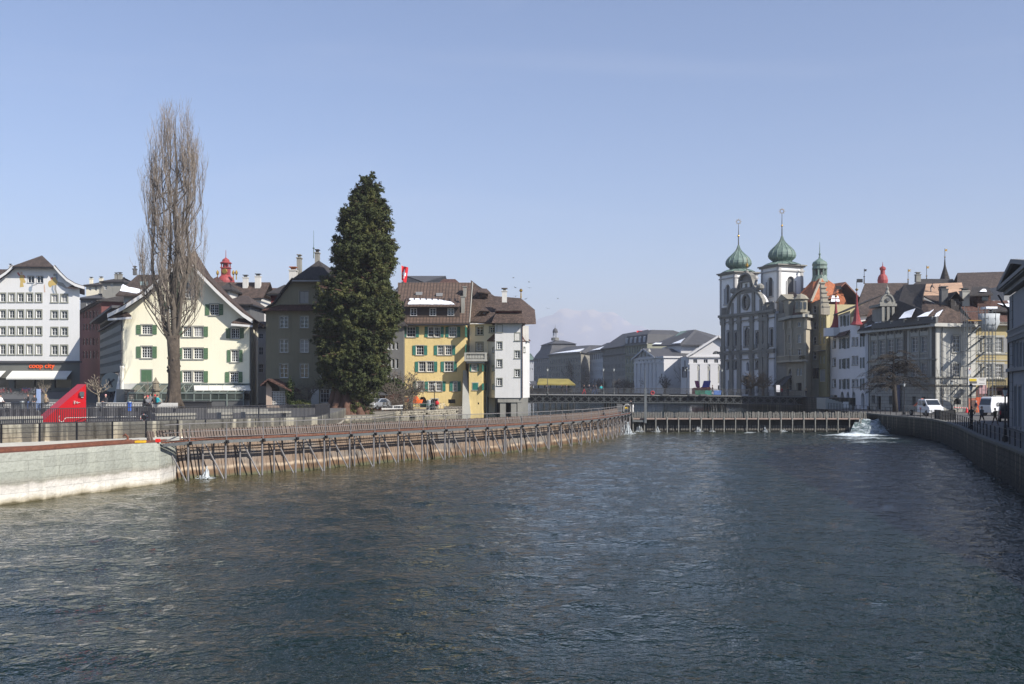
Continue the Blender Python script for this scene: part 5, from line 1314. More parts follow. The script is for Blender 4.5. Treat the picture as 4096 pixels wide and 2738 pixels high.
YD=335*FSC[0];c0=Vector((P(Z5,412,0,335).x,YD,0));kk=YD/FPX/2.412
MB().lathe(c0,[(38*kk,zz(514)),(38*kk,zz(488)),(30*kk,zz(486))],8).build('turret_base',m_farg,db.root)
mb=MB()
for k in range(6):a=k*pi/3+.2;mb.tube([(c0.x+20*kk*cos(a),YD+20*kk*sin(a),zz(488)),(c0.x+20*kk*cos(a),YD+20*kk*sin(a),zz(436))],3.5*kk,5)
mb.build('turret_columns',m_farw,db.root);MB().lathe(c0,[(24*kk,zz(438)),(26*kk,zz(430)),(20*kk,zz(408)),(8*kk,zz(396)),(1.5*kk,zz(390)),(.5*kk,zz(360))],12).build('turret_cap',m_slate,db.root)
roofblock('low pale house with green roof, far behind beside the white tower house',Z5,120,212,360,870,700,640,m_farw,m_copper,14,(3,3),wins=[(165,720,175,740),(185,720,195,740),(165,780,175,800),(185,780,195,800)],axis='p')
# long sandstone building, corner at x=660
lb=Bld('long_building','long sandstone office block with snow on its dark roof, far across the water','building',Z5,[(352,292),(660,268),(745,280)],3,0,14,m_far);lb.top=lb.f[0].uv(Z5,655,628)[1]
lb.bk=[Vector((lb.pts[2].x,400)),Vector((lb.pts[0].x+8,408))]
h=(lb.top-4.5)/5.2
rows(lb,0,[(4.2+h*k,4.2+h*k+h*.62)for k in range(5)],.01,.99,13,.85,2,g=0,sur=(m_farg,.08),cols=1)
rows(lb,1,[(4.2+h*k,4.2+h*k+h*.62)for k in range(1,5)],.25,1,2,1.3,2,g=0)
lb.finish();lb.band(0,z=lb.top,h=.5,out=.6,mat_=m_far)
fp=[Vector((*p,lb.top))for p in lb.foot()];zr=P(Z5,750,552,280).z
A,B_,C,D_=fp[0],fp[1],fp[2],fp[4];r0=Vector((P(Z5,520,0,296).x,399,zr));r1=Vector((P(Z5,752,0,284).x,384,zr));r2=Vector((P(Z5,905,0,284).x,386,zr))
A2,B2=A+Vector((-.8,-.8,0)),B_+Vector((.3,-1,0));
mb=MB();mb.slab([A2,B2,r1,r0],.2);mb.slab([B2,C+Vector((.5,-.5,0)),r2,r1],.2);mb.slab([A2,r0,Vector((r0.x,410,lb.top))],.2);mb.build('roof',m_slate,lb.root)
snowpatch(lb,[A2.lerp(r0,.1)+Vector((.5,0,.1)),A2.lerp(B2,.93).lerp(r1,.08),A2.lerp(B2,.95).lerp(r1,.5),A2.lerp(B2,.65).lerp(r0.lerp(r1,.65),.38),A2.lerp(B2,.3).lerp(r0.lerp(r1,.3),.25)],lift=.15)
# pale hotel block
hb=Bld('pale_block','pale grey five storey block squeezed between two darker far buildings','building',Z5,[(745,272),(872,262)],3,0,14,m_farw);hb.top=hb.f[0].uv(Z5,860,622)[1];h=(hb.top-4.2)/5
rows(hb,0,[(4.5+h*k,4.5+h*k+h*.6)for k in range(4)],.01,.99,7,.75,2,g=0,cols=1);rows(hb,0,[(4.5+h*4,4.5+h*4.7)],.01,.99,7,1.0,2,'dark')
hb.finish();hb.band(0,z=hb.top,h=.4,out=.9,mat_=m_farg);ro=hb.hip(hb.top+.2,hb.top+3.8,m_slate,ins=(0,2),over=.8)
ov=hb.rinfo[0];snowpatch(hb,[ov[0].lerp(ov[1],.2)+Vector((0,0,.3)),ov[0].lerp(ov[1],.9)+Vector((0,0,.3)),ov[1].lerp(hb.rinfo[2],.75),ov[0].lerp(hb.rinfo[1],.35).lerp(ov[1],.25)],parent=ro,lift=.3)
# dark grid building
gb2=Bld('grid_office_block','dark grey office block with dense narrow window grid on the far bank','building',Z5,[(872,262),(1088,243)],3,0,15,m_farg);gb2.top=gb2.f[0].uv(Z5,1000,578)[1];h=(gb2.top-4.2)/6
rows(gb2,0,[(4.6+h*k,4.6+h*k+h*.6)for k in range(6)],.01,.99,16,.62,2,g=0,cols=1)
gb2.finish();gb2.band(0,z=gb2.top-h,h=.25,out=.4,mat_=m_slate);gb2.hip(gb2.top,gb2.top+5.4,m_slate,ins=(0,0),over=.8)
# mansard hotel
mh=Bld('mansard_block','greenish grey block with arched top windows and mansard roof beside the theatre','building',Z5,[(1088,243),(1300,232)],3,0,15,mat('greenish_stone',(.23,.23,.17),.85,.12,.5));mh.top=mh.f[0].uv(Z5,1200,652)[1];h=(mh.top-4.2)/4
rows(mh,0,[(4.6+h*k,4.6+h*k+h*.62)for k in range(4)],.02,.98,7,.85,2,g=0,cols=2)
mh.f[0].top=[(0,mh.top+3.3),(mh.f[0].L,mh.top+3.3)]
rows(mh,0,[(mh.top+.5,mh.top+2.7)],.02,.98,8,.8,2,g=0,cols=1,arch=MATS['greenish_stone'])
mh.finish(back_top=mh.top+3.3);mh.band(0,z=mh.top,h=.5,out=.5,mat_=m_farg);mh.band(0,z=mh.top+3.3,h=.4,out=.5,mat_=m_farg)
q4=[Vector((*p,0))for p in mh.foot()];T_=mh.top+3.5
frust(mh,[(1.02,T_),(.95,T_+2.8),(.5,T_+4.4)]);mb=MB()
g=mh.f[0]
for k in range(5):mb=MB();g.box(mb,g.L*(k+.25)/5,T_+.4,g.L*(k+.6)/5,T_+2.2,-.9,.25);mb.build('dormer',m_farw,mh.root)
mb=MB();a=P(Z5,1240,490,246);b_=P(Z5,1440,470,246);mb.box(a.x,332,a.z-2,b_.x-3,340,a.z+.6);mb.box(a.x+3,333,a.z,a.x+9,338,a.z+2.2);mb.box(b_.x-4,333,a.z,b_.x-3,334,b_.z+.8);mb.build('roof_terrace',m_farg,mh.root)
o=empty('flagpole',tuple(P(Z5,1198,495,245)),'tall red flag with white cross on the dark far office block','flag');p=P(Z5,1198,500,245);q=P(Z5,1198,418,245)
MB().tube([p-Vector((0,0,2)),q],[.08,.04],6).build('pole',m_twhite,o);flag(o,q,1.9,6.6,m_fr,m_fw,.3,.1)
# covered bridge with mossy roof
FSC[0]=1.0
cb=empty('covered_bridge',(10,240,1.9),'low covered timber footbridge with mossy yellow green roof far away','bridge')
a,b_=P(Z5,238,932,240),P(Z5,605,936,240);c_,d_=P(Z5,540,884,243),P(Z5,252,880,243)
mb=MB().slab([a+Vector((0,-1,0)),b_+Vector((0,-1,0)),c_,d_],.3);mb.slab([c_,Vector((b_.x,247,b_.z)),Vector((a.x,247,a.z)),d_],.2);mb.slab([b_+Vector((0,-1,0)),Vector((b_.x,247,b_.z)),c_],.2)
mb.build('roof',mat('mossy_roof_tiles',(.27,.22,.06),.9,.35,.5),cb)
mb=MB();mb.box(-2,240.2,4.6,b_.x-.6,246,5.7);mb.build('parapet',m_dark,cb);mb=MB()
for k in range(12):x=-1+k*1.45;mb.box(x,240.2,5.7,x+.25,240.5,a.z);mb.tube([(x,241,0),(x,241,4.6)],.2,6)
mb.build('posts',m_dark,cb)
p0,p1=P(Z5,60,905,241),P(Z5,236,940,241);mb=MB().slab([Vector((p0.x,239,p1.z)),Vector((p1.x,239,p1.z)),Vector((p1.x,243,p0.z)),Vector((p0.x,243,p0.z))],.25);mb.build('roof',m_slate,cb)
snowpatch(cb,[Vector((p0.x+3,239.5,p1.z+.15)),Vector((p1.x-1.5,239.5,p1.z+.15)),Vector((p1.x-1.8,242.3,p0.z-.1)),Vector((p0.x+2,242.3,p0.z-.1))],parent=cb)
# ---- theatre
FSC[0]=1.13;TS=1.13
tm=mat('theatre_white_render',(.56,.55,.55),.85,.05,.4)
tL=Bld('theatre','white neoclassical theatre with pediment and large dark hipped roof','theatre',Z12,[(640,262),(1112,243),(1200,241),(1515,242),(1520,234),(1670,232),(2420,232)],4.0,0,10,tm)
b=tL;b.top=b.f[0].uv(Z12,1000,150)[1]
ps=b.pts;b.bk=[Vector((ps[-1].x,296)),Vector((ps[0].x+6,307))]
zc=b.f[5].uv(Z12,1700,132)[1];
for i in(4,5):b.f[i].top=[(0,zc),(b.f[i].L,zc)]
g=b.f[5];pdm=[g.uv(Z12,x,y)for x,y in((1670,132),(2200,-122+20),(2420,-60+30))]
g.top=[(0,zc),(g.L*.72,zc+5.2),(g.L,zc+2.8)]
for x0 in(1748,1945,2142):b.win(5,x0,178,x0+76,250,cols=2,rows=1,fr=WHITE,g=0)
for x0 in(1762,1957,2153):b.win(5,x0,448,x0+58,592,cols=2,rows=6,sur=(m_stonetrim,.35),g=0)
for x0 in(1775,1925,2118):b.win(5,x0,668,x0+120,752,'dark',rec=.6)
for x0,x1 in((2110,2250),):b.win(5,x0,25,x1,90,cols=4,rows=1,arch=tm,g=0)
for k in range(6):
    x0=668+k*73;b.win(0,x0-9,455,x0+9,530,'simple',cols=1,rows=2,g=0,sur=(m_farw,.12));
    if k:b.win(0,x0-10,190,x0+8,222,'simple',cols=1,rows=1,g=0)
b.win(1,1140,445,1168,530,'simple',cols=1,rows=2,g=0);b.win(1,1145,180,1166,212,'simple',cols=1,rows=1,g=0)
b.finish(back_top=b.top-1)
for i,zl in((0,b.top),(1,b.top),(2,b.top)):b.band(i,z=zl,h=.5,out=.35,mat_=tm)
b.band(5,z=zc,h=.35,out=.4,mat_=tm);b.band(5,z=b.f[5].uv(Z12,1800,265)[1],h=.3,out=.25,mat_=tm);b.band(0,z=b.f[0].uv(Z12,800,245)[1],h=.25,out=.2,mat_=tm);b.band(1,z=b.f[1].uv(Z12,1150,245)[1],h=.25,out=.2,mat_=tm)
for x in(695,768,840,912,985,1060):
    mb=MB();u,z=b.f[0].uv(Z12,x,275);b.f[0].box(mb,u-.75,4.2,u+.0,z,-.02,.28);b.f[0].box(mb,u-.95,z,u+.2,z+.3,-.02,.4);mb.build('pilaster',tm,b.root)
for x in(1680,1870,2065,2262):
    mb=MB();u,z=b.f[5].uv(Z12,x,275);b.f[5].box(mb,u,4.2,u+2.0,z,-.02,.25);mb.build('pilaster',tm,b.root)
for x in(1787,1985,2180):
    u,z=b.f[5].uv(Z12,x,350);q=b.f[5].w(u,z,.02);mb=MB();mb.lathe((0,0,0),[(.85,0),(1.05,.12),(.85,.2),(.45,.05)],20);mb.v=[(q.x+v[0],q.y-v[2],q.z+v[1])for v in mb.v];mb.build('medallion',m_stonetrim,b.root)
# pediment left wing
g=b.f[0];ap=g.uv(Z12,868,-30);l_,r_=g.uv(Z12,645,168),g.uv(Z12,1050,140)
zb_=b.top+.25
MB().poly([g.w(g.L*.01,zb_,-.05),g.w(g.L*.88,zb_,-.05),g.w(g.L*.47,ap[1]-.3,-.05)]).build('pediment',m_farw,b.root)
mb=MB();A,B_,C=g.w(-.6,zb_,.6),g.w(g.L*.9,zb_,.6),g.w(g.L*.47,ap[1],.6)
mb.slab([A,C,g.w(g.L*.47,ap[1],-14),g.w(-.6,zb_,-14)][::-1],.3);mb.slab([C,B_,g.w(g.L*.9,zb_,-14),g.w(g.L*.47,ap[1],-14)][::-1],.3);pr=mb.build('roof',m_slate,b.root)
mb=MB()
for q0,q1 in((A,C),(C,B_)):mb.bar(q0+Vector((0,0,-.3)),q1+Vector((0,0,-.3)),.25,.45)
mb.build('cornice',m_farw,pr);mb=MB();u0=g.L*.47
for du in(-3.4,0,3.4):mb.lathe(g.w(u0+du,zb_+.3,.1),[(.7,0),(.5,.9),(.6,1.3),(.25,1.9),(0,2.2)],7)
mb.build('relief',m_stonetrim,pr)
# right wing gable roof + back tower
g=b.f[5];A=g.w(-.8,zc+.25,.8);AP=g.w(g.L*.72,zc+5.6,.8);E=g.w(g.L+1,zc+2.9,.8)
mb=MB();mb.slab([A,AP,AP+Vector((3,20,0)),A+Vector((3,20,0))][::-1],.3);mb.slab([AP,E,E+Vector((3,20,0)),AP+Vector((3,20,0))][::-1],.3);rr=mb.build('roof',m_slate,b.root)
mb=MB();mb.bar(A+Vector((0,-.05,-.2)),AP+Vector((0,-.05,-.2)),.3,.5);mb.bar(AP+Vector((0,-.05,-.2)),E+Vector((0,-.05,-.2)),.3,.5);mb.build('cornice',tm,rr)
snowpatch(b,[A.lerp(AP,.1)+Vector((.5,2,.35)),A.lerp(AP,.55)+Vector((.5,2,.35)),A.lerp(AP,.6)+Vector((2,9,.35)),A.lerp(AP,.1)+Vector((2,9,.35))],parent=rr)
zt=P(Z5,0,560,252).z;zt0=zc-1
mb=MB();x0,x1,x2=P(Z5,1510,0,256).x,P(Z5,1625,0,250).x,P(Z5,2080,0,250).x
mb.prism([(x0,303),(x0,256*TS),(x1,250*TS),(x2,250*TS),(x2,303)],zt0-3,zt);mb.build('upper_wall',tm,b.root)
mb=MB();L_,R_=P(Z5,1345,560,262),P(Z5,2085,552,249);M_=P(Z5,1622,552,249);ap=P(Z5,1762,408,260);ap2=P(Z5,1900,460,275)
mb.slab([P(Z5,1500,560,256),M_,ap],.3);mb.slab([M_,R_,P(Z5,2085,500,262),ap],.3);mb.slab([L_,P(Z5,1500,560,256),ap,P(Z5,1670,418,266)],.3);mb.build('roof',m_slate,b.root)
snowpatch(b,[P(Z5,1535,550,255.2),P(Z5,1620,545,249.5),P(Z5,1655,505,253),P(Z5,1668,495,254.5)],lift=.2)
snowpatch(b,[P(Z5,1345,562,261),P(Z5,1430,562,258),P(Z5,1445,548,260),P(Z5,1380,548,262)],lift=.4)
mb=MB().slab([P(Z5,1570,470,262),P(Z5,1630,470,260),P(Z5,1680,418,264),P(Z5,1620,425,266)],.3);mb.build('copper_roof',m_copper,b.root)
# banner with a portrait photograph (plain greys)
g=b.f[4];u0,z1_=b.f[4].uv(Z12,1545,322);u1,z0_=b.f[4].uv(Z12,1630,520);mb=MB();g.box(mb,u0,z0_,u1,z1_,.02,.08);bn=mb.build('banner',plain('banner_black',(.03,.03,.035)),b.root)
mb=MB();g.box(mb,u0+(u1-u0)*.45,z0_+.6,u0+(u1-u0)*.75,z0_+4.5,.081,.09);g.box(mb,u0+(u1-u0)*.2,z0_+.1,u1-.15,z0_+1.6,.082,.092);mb.build('picture',m_grey,bn)
FSC[0]=1.0
# ================================================================ church
m_chw=mat('church_pale_render',(.64,.63,.64),.85,.06,.5);m_chs=mat('church_dark_stone',(.235,.225,.20),.9,.2,.7,.02,6,streak=.3);m_chl=mat('church_white_render',(.78,.77,.75),.85,.05,.5)
jc=Bld('church','baroque church with twin onion domed towers and grey pilastered front','church',Z6,[(145,215),(487,198)],4.0,0,40,m_chw);f=jc.f[0]
jc.top=f.uv(Z6,200,768)[1];ztop=jc.top
zbelt=f.uv(Z6,300,1000)[1];uv6=lambda x,y:f.uv(Z6,x,y)
def archw(x0,y0,x1,y1,**k):return jc.win(0,x0,y0,x1,y1,cols=2,rows=5,arch=k.pop('am',m_chw),sur=(m_chs,.25),g=1,fr=m_dgrey,**k)
for x0,x1 in((180,201),(229,250),(368,392)):archw(x0,868,x1,975)
jc.win(0,293,842,328,968,cols=3,rows=8,arch=m_chw,sur=(m_chs,.3),g=1,fr=m_dgrey)
jc.win(0,462,850,480,965,cols=2,rows=6,arch=m_chw,sur=(m_chs,.25),g=1,fr=m_dgrey)
for x0,x1 in((180,203),(229,250),(368,392)):archw(x0,1060,x1,1115)
jc.win(0,285,1160,335,1285,'dark',arch=m_chs,rec=.6,name='portal');
for x0 in(183,372):jc.win(0,x0,1190,x0+18,1275,'dark',rec=.4,arch=m_chw,name='niche')
jc.win(0,305,1072,322,1130,'dark',rec=.5,arch=m_chw,name='niche')
jc.finish(low=m_chw,zlow=zbelt)
for x,w_ in((157,20),(212,20),(263,22),(346,22),(408,24),(440,24)):
    u,_=uv6(x,900);ww=abs(uv6(x+w_/2,900)[0]-uv6(x-w_/2,900)[0])
    for(za,zb_,o_)in((zbelt+.4,ztop-.9,.35),(4.0,zbelt-.5,.4)):
        mb=MB();f.box(mb,u-ww/2,za,u+ww/2,zb_,-.02,o_);f.box(mb,u-ww*.65,za,u+ww*.65,za+.9,-.02,o_+.12);f.box(mb,u-ww*.62,zb_-.9,u+ww*.62,zb_-.1,-.02,o_+.14);f.box(mb,u-ww*.5,zb_,u+ww*.5,zb_+.9,-.02,o_+.1);mb.build('pilaster',m_chs,jc.root)
for z,h,o_ in((zbelt,.45,.5),(zbelt-.45,.35,.4),(ztop+.1,.5,.65),(ztop-.35,.3,.45),(ztop-1.25,.25,.3),(zbelt-1.7,.25,.3)):jc.band(0,z=z,h=h,out=o_,mat_=m_chs)
# curved pediment
uc=uv6(310,800)[0];zp=ztop+.38;hw=6.2;hh=4.6
def arc_pts(r_u,r_z,n=14):return[(uc+r_u*cos(pi*k/n),zp+r_z*sin(pi*k/n))for k in range(n+1)]
pp=arc_pts(hw,hh);mb=MB();i0=len(mb.v)
front=[f.w(u,z,.1)for u,z in pp];backp=[f.w(u,z,-1.2)for u,z in pp]
mb.poly(front[::-1]);mb.poly(backp)
for a,b_,c_,d_ in zip(front,front[1:],backp[1:],backp):mb.poly([a,b_,c_,d_])
ped=mb.build('pediment',m_chw,jc.root)
mb=MB();po=arc_pts(hw+.3,hh+.3)
for a,b_ in zip(po,po[1:]):mb.bar(f.w(*a,.2),f.w(*b_,.2),.9,.5)
mb.build('arch_cornice',m_chs,ped)
for du in(-2.6,2.6):mb=MB();f.box(mb,uc+du-.45,zp,uc+du+.45,zp+hh*.86,.1,.4);mb.build('pilaster',m_chs,ped)
for du in(-5.0,5.0):mb=MB();f.box(mb,uc+du-.35,zp,uc+du+.35,zp+hh*.5,.1,.3);mb.build('pilaster',m_chs,ped)
mb=MB()
for k in range(24):
    a,c=2*pi*k/24,2*pi*(k+1)/24;mb.bar(f.w(uc+1.1*cos(a),zp+2.1+1.5*sin(a),.3),f.w(uc+1.1*cos(c),zp+2.1+1.5*sin(c),.3),.4,.4)
ov_=mb.build('oval_surround',m_chs,ped);MB().poly([f.w(uc+1.0*cos(2*pi*k/20),zp+2.1+1.4*sin(2*pi*k/20),.16)for k in range(20)][::-1]).build('oval_window',glassmat(0),ov_)
# upper gable with scrolls
z0=zp+hh+.2;ug=uc;zt_=uv6(310,545)[1]
mb=MB();f.box(mb,ug-2.6,z0-.9,ug+2.6,z0+.3,-1,.35);f.box(mb,ug-2.0,z0+.3,ug-1.5,zt_,-1,.45);f.box(mb,ug+1.5,z0+.3,ug+2.0,zt_,-1,.45);f.box(mb,ug-.3,z0+.3,ug+.3,zt_-.3,-.6,.3);f.box(mb,ug-2.3,zt_,ug+2.3,zt_+.35,-1,.6)
for s_ in(-1,1):
    for k in range(8):
        a,c=pi/2*k/8,pi/2*(k+1)/8;mb.bar(f.w(ug+s_*(4.4-2.3*sin(a)),z0-.4+3.0*(1-cos(a)),0),f.w(ug+s_*(4.4-2.3*sin(c)),z0-.4+3.0*(1-cos(c)),0),1.0,.45)
    mb.lathe(f.w(ug+s_*4.6,z0-.6,0),[(.3,0),(.8,.3),(.8,.9),(.3,1.3)],10)
for k in range(10):
    a,c=pi*k/10,pi*(k+1)/10;mb.bar(f.w(ug+2.2*cos(a),zt_+.3+1.5*sin(a),.0),f.w(ug+2.2*cos(c),zt_+.3+1.5*sin(c),.0),1.2,.4)
mb.poly([f.w(ug+2.0*cos(pi*k/10),zt_+.3+1.3*sin(pi*k/10),-.1)for k in range(11)][::-1])
mb.build('scroll_gable',m_chs,jc.root);mb=MB();f.box(mb,ug-1.5,z0+.3,ug+1.5,zt_,-.9,.1);mb.build('gable_panel',m_chl,jc.root)
q=f.w(ug,zt_+1.8,0);mb=MB();mb.lathe(q,[(.5,0),(.35,.5),(.12,.7),(.08,1.2)],8);mb.build('pedestal',m_chs,jc.root);MB().lathe(q,[(.05,1.2),(.3,1.5),(.3,1.9),(.05,2.2),(.05,3.2),(0,3.3)],8).build('finial',m_gold,jc.root)
# balustrade and nave
mb=MB();n=40
for k in range(n+1):
    u=f.L*k/n
    if abs(u-uc)>hw:f.box(mb,u-.1,ztop+.38,u+.1,ztop+1.7,-.1,.1)
for(a,c)in((0,uc-hw),(uc+hw,f.L)):f.box(mb,a,ztop+1.7,c,ztop+1.95,-.2,.2)
mb.build('balustrade',m_chs,jc.root)
nv=f;z1=uv6(420,675)[1];zr=uv6(420,580)[1]
zr2=CZ+(zr-CZ)*1.04
mb=MB();us=(f.L*.3,f.L*1.25)
A_,B_=f.w(us[0],ztop+.4,-6),f.w(us[1],ztop+.4,-6);
mb.slab([f.w(f.L*.15,ztop+.3,-6),f.w(f.L*1.3,ztop+.3,-6),f.w(f.L*1.3,zr2,-13),f.w(f.L*.15,zr2,-13)],.3);mb.slab([f.w(f.L*.15,zr2,-13),f.w(f.L*1.3,zr2,-13),f.w(f.L*1.3,ztop,-20),f.w(f.L*.15,ztop,-20)],.3)
mb.build('roof',mat('brown_red_church_tiles',(.17,.075,.05),.85,.25,.8),jc.root)
mb=MB();f.box(mb,f.L*.9,4,f.L*1.45,ztop-.5,-30,-.6);f.box(mb,f.L*1.0,ztop-.5,f.L*1.4,ztop+2.4,-2,-1.2);mb.build('side_bay',m_chs,jc.root)
# towers
def onion_tower(Z,xc,d,yeave,ybase,ywin,s,yb_,ytop,yball,ycross,name='tower'):
    k=d/FPX/Z[2];c=P(Z,xc,0,d);z=lambda y:P(Z,0,y,d).z
    m_=[f.t,f.inw];cs=[]
    def ring(h):return[Vector((c.x,c.y,0))+(f.t*a+f.inw*b_).to_3d()*h for a,b_ in((-1,-1),(1,-1),(1,1),(-1,1))]
    def boxr(mb,h,z0,z1):r=ring(h);mb.hexa([(p.x,p.y,z0)for p in r],[(p.x,p.y,z1)for p in r])
    tb_=Bld('tower_body',None,None,Z,None,ztop,z(yeave)-1.2,0,m_chl,world=[(p.x,p.y)for p in(ring(s)+ring(s)[:1])[3:]+ring(s)[1:3]][:3])if False else None
    rt=jc.root;mb=MB()
    r=ring(s);fs=[Fac((r[a].x,r[a].y),(r[b_].x,r[b_].y))for a,b_ in((0,1),(1,2),(2,3),(3,0))]
    zb_,ze=ztop-1,z(yeave)-.9
    w0,w1=z(ywin[1]),z(ywin[0]);ww=s*.62;L=fs[0].L
    for ff in fs:
        for(u0,z0,u1,z1_)in((0,zb_,L/2-ww/2,ze),(L/2+ww/2,zb_,L,ze),(L/2-ww/2,zb_,L/2+ww/2,w0),(L/2-ww/2,w1,L/2+ww/2,ze)):mb.poly([ff.w(u0,z0),ff.w(u1,z0),ff.w(u1,z1_),ff.w(u0,z1_)])
        for(a,b_)in((L/2-ww/2,1),(L/2+ww/2,-1)):mb.poly([ff.w(a,w0),ff.w(a,w1),ff.w(a,w1,-.5),ff.w(a,w0,-.5)])
        n=8
        for sd in(-1,1):
            pts=[ff.w(L/2+sd*ww/2,w1,.0)]+[ff.w(L/2+sd*ww/2*cos(pi/2*q/n),w1-ww/2+ww/2*sin(pi/2*q/n),0)for q in range(n+1)];mb.slab(pts,.45,0,tuple(ff.inw.to_3d()))
    tw_=mb.build('tower',m_chl,rt)
    mb=MB()
    for ff in fs:ff.box(MB0:=MB(),L/2-ww/2,w0,L/2+ww/2,w1,-.5,-.42);MB0.build('louvre',m_dgrey,tw_)
    mb=MB()
    for ff in fs:
        for u in(.28,L-.28):ff.box(mb,u-.28,zb_,u+.28,ze,0,.12)
        ff.box(mb,L/2-ww/2-.35,w0-.3,L/2+ww/2+.35,w0,0,.3)
        for u in(L/2-ww/2-.3,L/2+ww/2):ff.box(mb,u,w0,u+.3,w1-ww/2,0,.15)
    boxr(mb,s+.25,ze-.9,ze-.65);mb.build('tower_trim',mat('tower_trim_stone',(.40,.39,.38),.85,.1),tw_)
    mb=MB();boxr(mb,s+.35,ze,ze+.25);boxr(mb,s+.6,ze+.25,ze+.5);mb.build('tower_cornice',m_chs,tw_)
    zE=ze+.55;mb=MB();K=k
    H=z(ytop)-zE;Rm=yb_*k
    prof=[(s*1.32,0),(s*1.05,H*.06),(s*.8,H*.10),(s*.62,H*.13),(s*.62,H*.15),(Rm*.80,H*.20),(Rm*.95,H*.26),(Rm,H*.33),(Rm*.97,H*.42),(Rm*.86,H*.51),(Rm*.68,H*.60),(Rm*.46,H*.69),(Rm*.27,H*.78),(Rm*.13,H*.88),(Rm*.05,H)]
    n=8;base=math.atan2(f.t.y,f.t.x)
    mb.lathe((c.x,c.y,zE),[(r_*1.0,q)for r_,q in prof],16,rot=base+pi/16)
    dm=mb.build('onion_dome',m_copper,tw_);mb=MB()
    for q in range(16):a=base+pi/16+q*pi/8;mb.tube([(c.x+r_*1.01*cos(a),c.y+r_*1.01*sin(a),zE+h_)for r_,h_ in prof],.07,3)
    mb.build('dome_ribs',m_copper,dm)
    zc_=z(yball);MB().tube([(c.x,c.y,zE+H*.97),(c.x,c.y,z(ycross))],[.14,.05],6).build('spike',m_slate,tw_)
    R_=7.5*k;MB().lathe((c.x,c.y,zc_),[(0,-R_),(R_*.7,-R_*.7),(R_,0),(R_*.7,R_*.7),(0,R_)],12).build('ball',m_gold,tw_)
    zc2=z(ycross)+.2;mb=torus((c.x,c.y,zc2+.3),.4,.06,14,4)
    for q in range(8):a=q*pi/4;mb.bar((c.x+.4*cos(a),c.y,zc2+.3+.4*sin(a)),(c.x+.7*cos(a),c.y,zc2+.3+.7*sin(a)),.06,.04,up=(0,1,0))
    mb.build('sunburst',m_gold,tw_)
onion_tower(Z6,254,219,472,715,(562,690),2.85,83,300,240,160)
onion_tower(Z6,541,205,425,680,(515,640),2.95,88,240,172,92)
# ================================================================ grey stone hotel in front of the church
m_hot=mat('tan_hotel_stone',(.27,.245,.19),.85,.15,.5,.02,6,streak=.2);m_hotl=mat('light_hotel_stone',(.36,.32,.25),.85,.1,.6)
hs=Bld('stone_hotel','tan stone corner building with balcony, black awnings and red mansard, beside the church','building',Z11,[(1020,205),(1310,190),(1450,187),(1530,190)],3.9,0,14,m_hot)
f=hs.f[0];hs.top=f.uv(Z11,1200,95)[1];hs.bk=[Vector((hs.pts[3].x+3,206)),Vector((hs.pts[0].x+6,216))]
for(y0,y1)in((140,205),(310,430),(510,640)):
    for x0 in(1070,1110,1150,1240,1265):hs.win(0,x0,y0+4,x0+22,y1,cols=1,rows=3,sur=(m_hotl,.12))
    hs.win(1,1362,y0,1412,y1-5,cols=2,rows=3,sur=(m_hotl,.18),fr=WHITE)
for x0 in(1055,1145,1230):hs.win(0,x0,785,x0+52,1095,'simple',cols=2,rows=4,arch=m_hotl,sur=(m_hotl,.25),g=0)
for x0 in(1345,1388):hs.win(1,x0,780,x0+32,880,cols=2,rows=2,arch=m_hotl,g=1)
hs.win(1,1345,985,1415,1095,'dark',rec=.4)
hs.finish()
for i in(0,1,2):hs.band(i,z=hs.top,h=.5,out=1.0,mat_=m_stonetrim);
zb_=f.uv(Z11,1200,690)[1]
for i in(0,1):hs.band(i,z=zb_,h=.35,out=1.2,mat_=m_hotl,name='balcony');hs.band(i,z=zb_+1.0,h=.18,out=1.25,mat_=m_hotl,name='balustrade_rail')
mb=MB()
for i in(0,1):
    k=0.
    while k<hs.f[i].L:hs.f[i].box(mb,k,zb_+.17,k+.18,zb_+.92,1.0,1.2);k+=.42
mb.build('balusters',m_hotl,hs.root)
for x in(1040,1095,1200,1290):mb=MB();u,z=f.uv(Z11,x,140);f.box(mb,u-.3,zb_+.2,u+.3,hs.top-.3,0,.3);f.box(mb,u-.5,hs.top-2.0,u+.5,hs.top-.6,0,.5);mb.build('pilaster',m_hotl,hs.root)
mb=MB();g2=hs.f[2];g2.box(mb,.05,3.9,g2.L-.05,hs.top-.3,.01,.35);g2.box(mb,-.1,hs.top-2.4,g2.L+.1,hs.top-.8,.02,.6);mb.build('corner_pilaster',m_hotl,hs.root)
mb=MB()
for x0 in(1045,1135,1225):u,z=f.uv(Z11,x0-10,945);u1,_=f.uv(Z11,x0+62,945);mb.slab([f.w(u,z-1.2,2),f.w(u1,z-1.2,2),f.w(u1,z+.8,.05),f.w(u,z+.8,.05)],.06)
mb.build('awning',m_black,hs.root)
q4=[Vector((hs.pts[0].x,hs.pts[0].y,0)),Vector((hs.pts[1].x+1,hs.pts[1].y-1,0)),Vector((hs.pts[3].x+3,206,0)),Vector((hs.pts[0].x+6,216,0))]
zt=P(Z6,0,640,198).z;frust(hs,[(1.08,hs.top+.25),(1.0,hs.top+1.2),(.82,zt-.5),(.3,zt+1.2)],'mansard_roof',m_tilem)
u0,z0=f.uv(Z6,510,770);u1,_=f.uv(Z6,588,770);z1=f.uv(Z6,545,670)[1];z2=f.uv(Z6,545,625)[1]
mb=MB();f.box(mb,u0,hs.top+.2,u1,z1,-3,.1);um=(u0+u1)/2
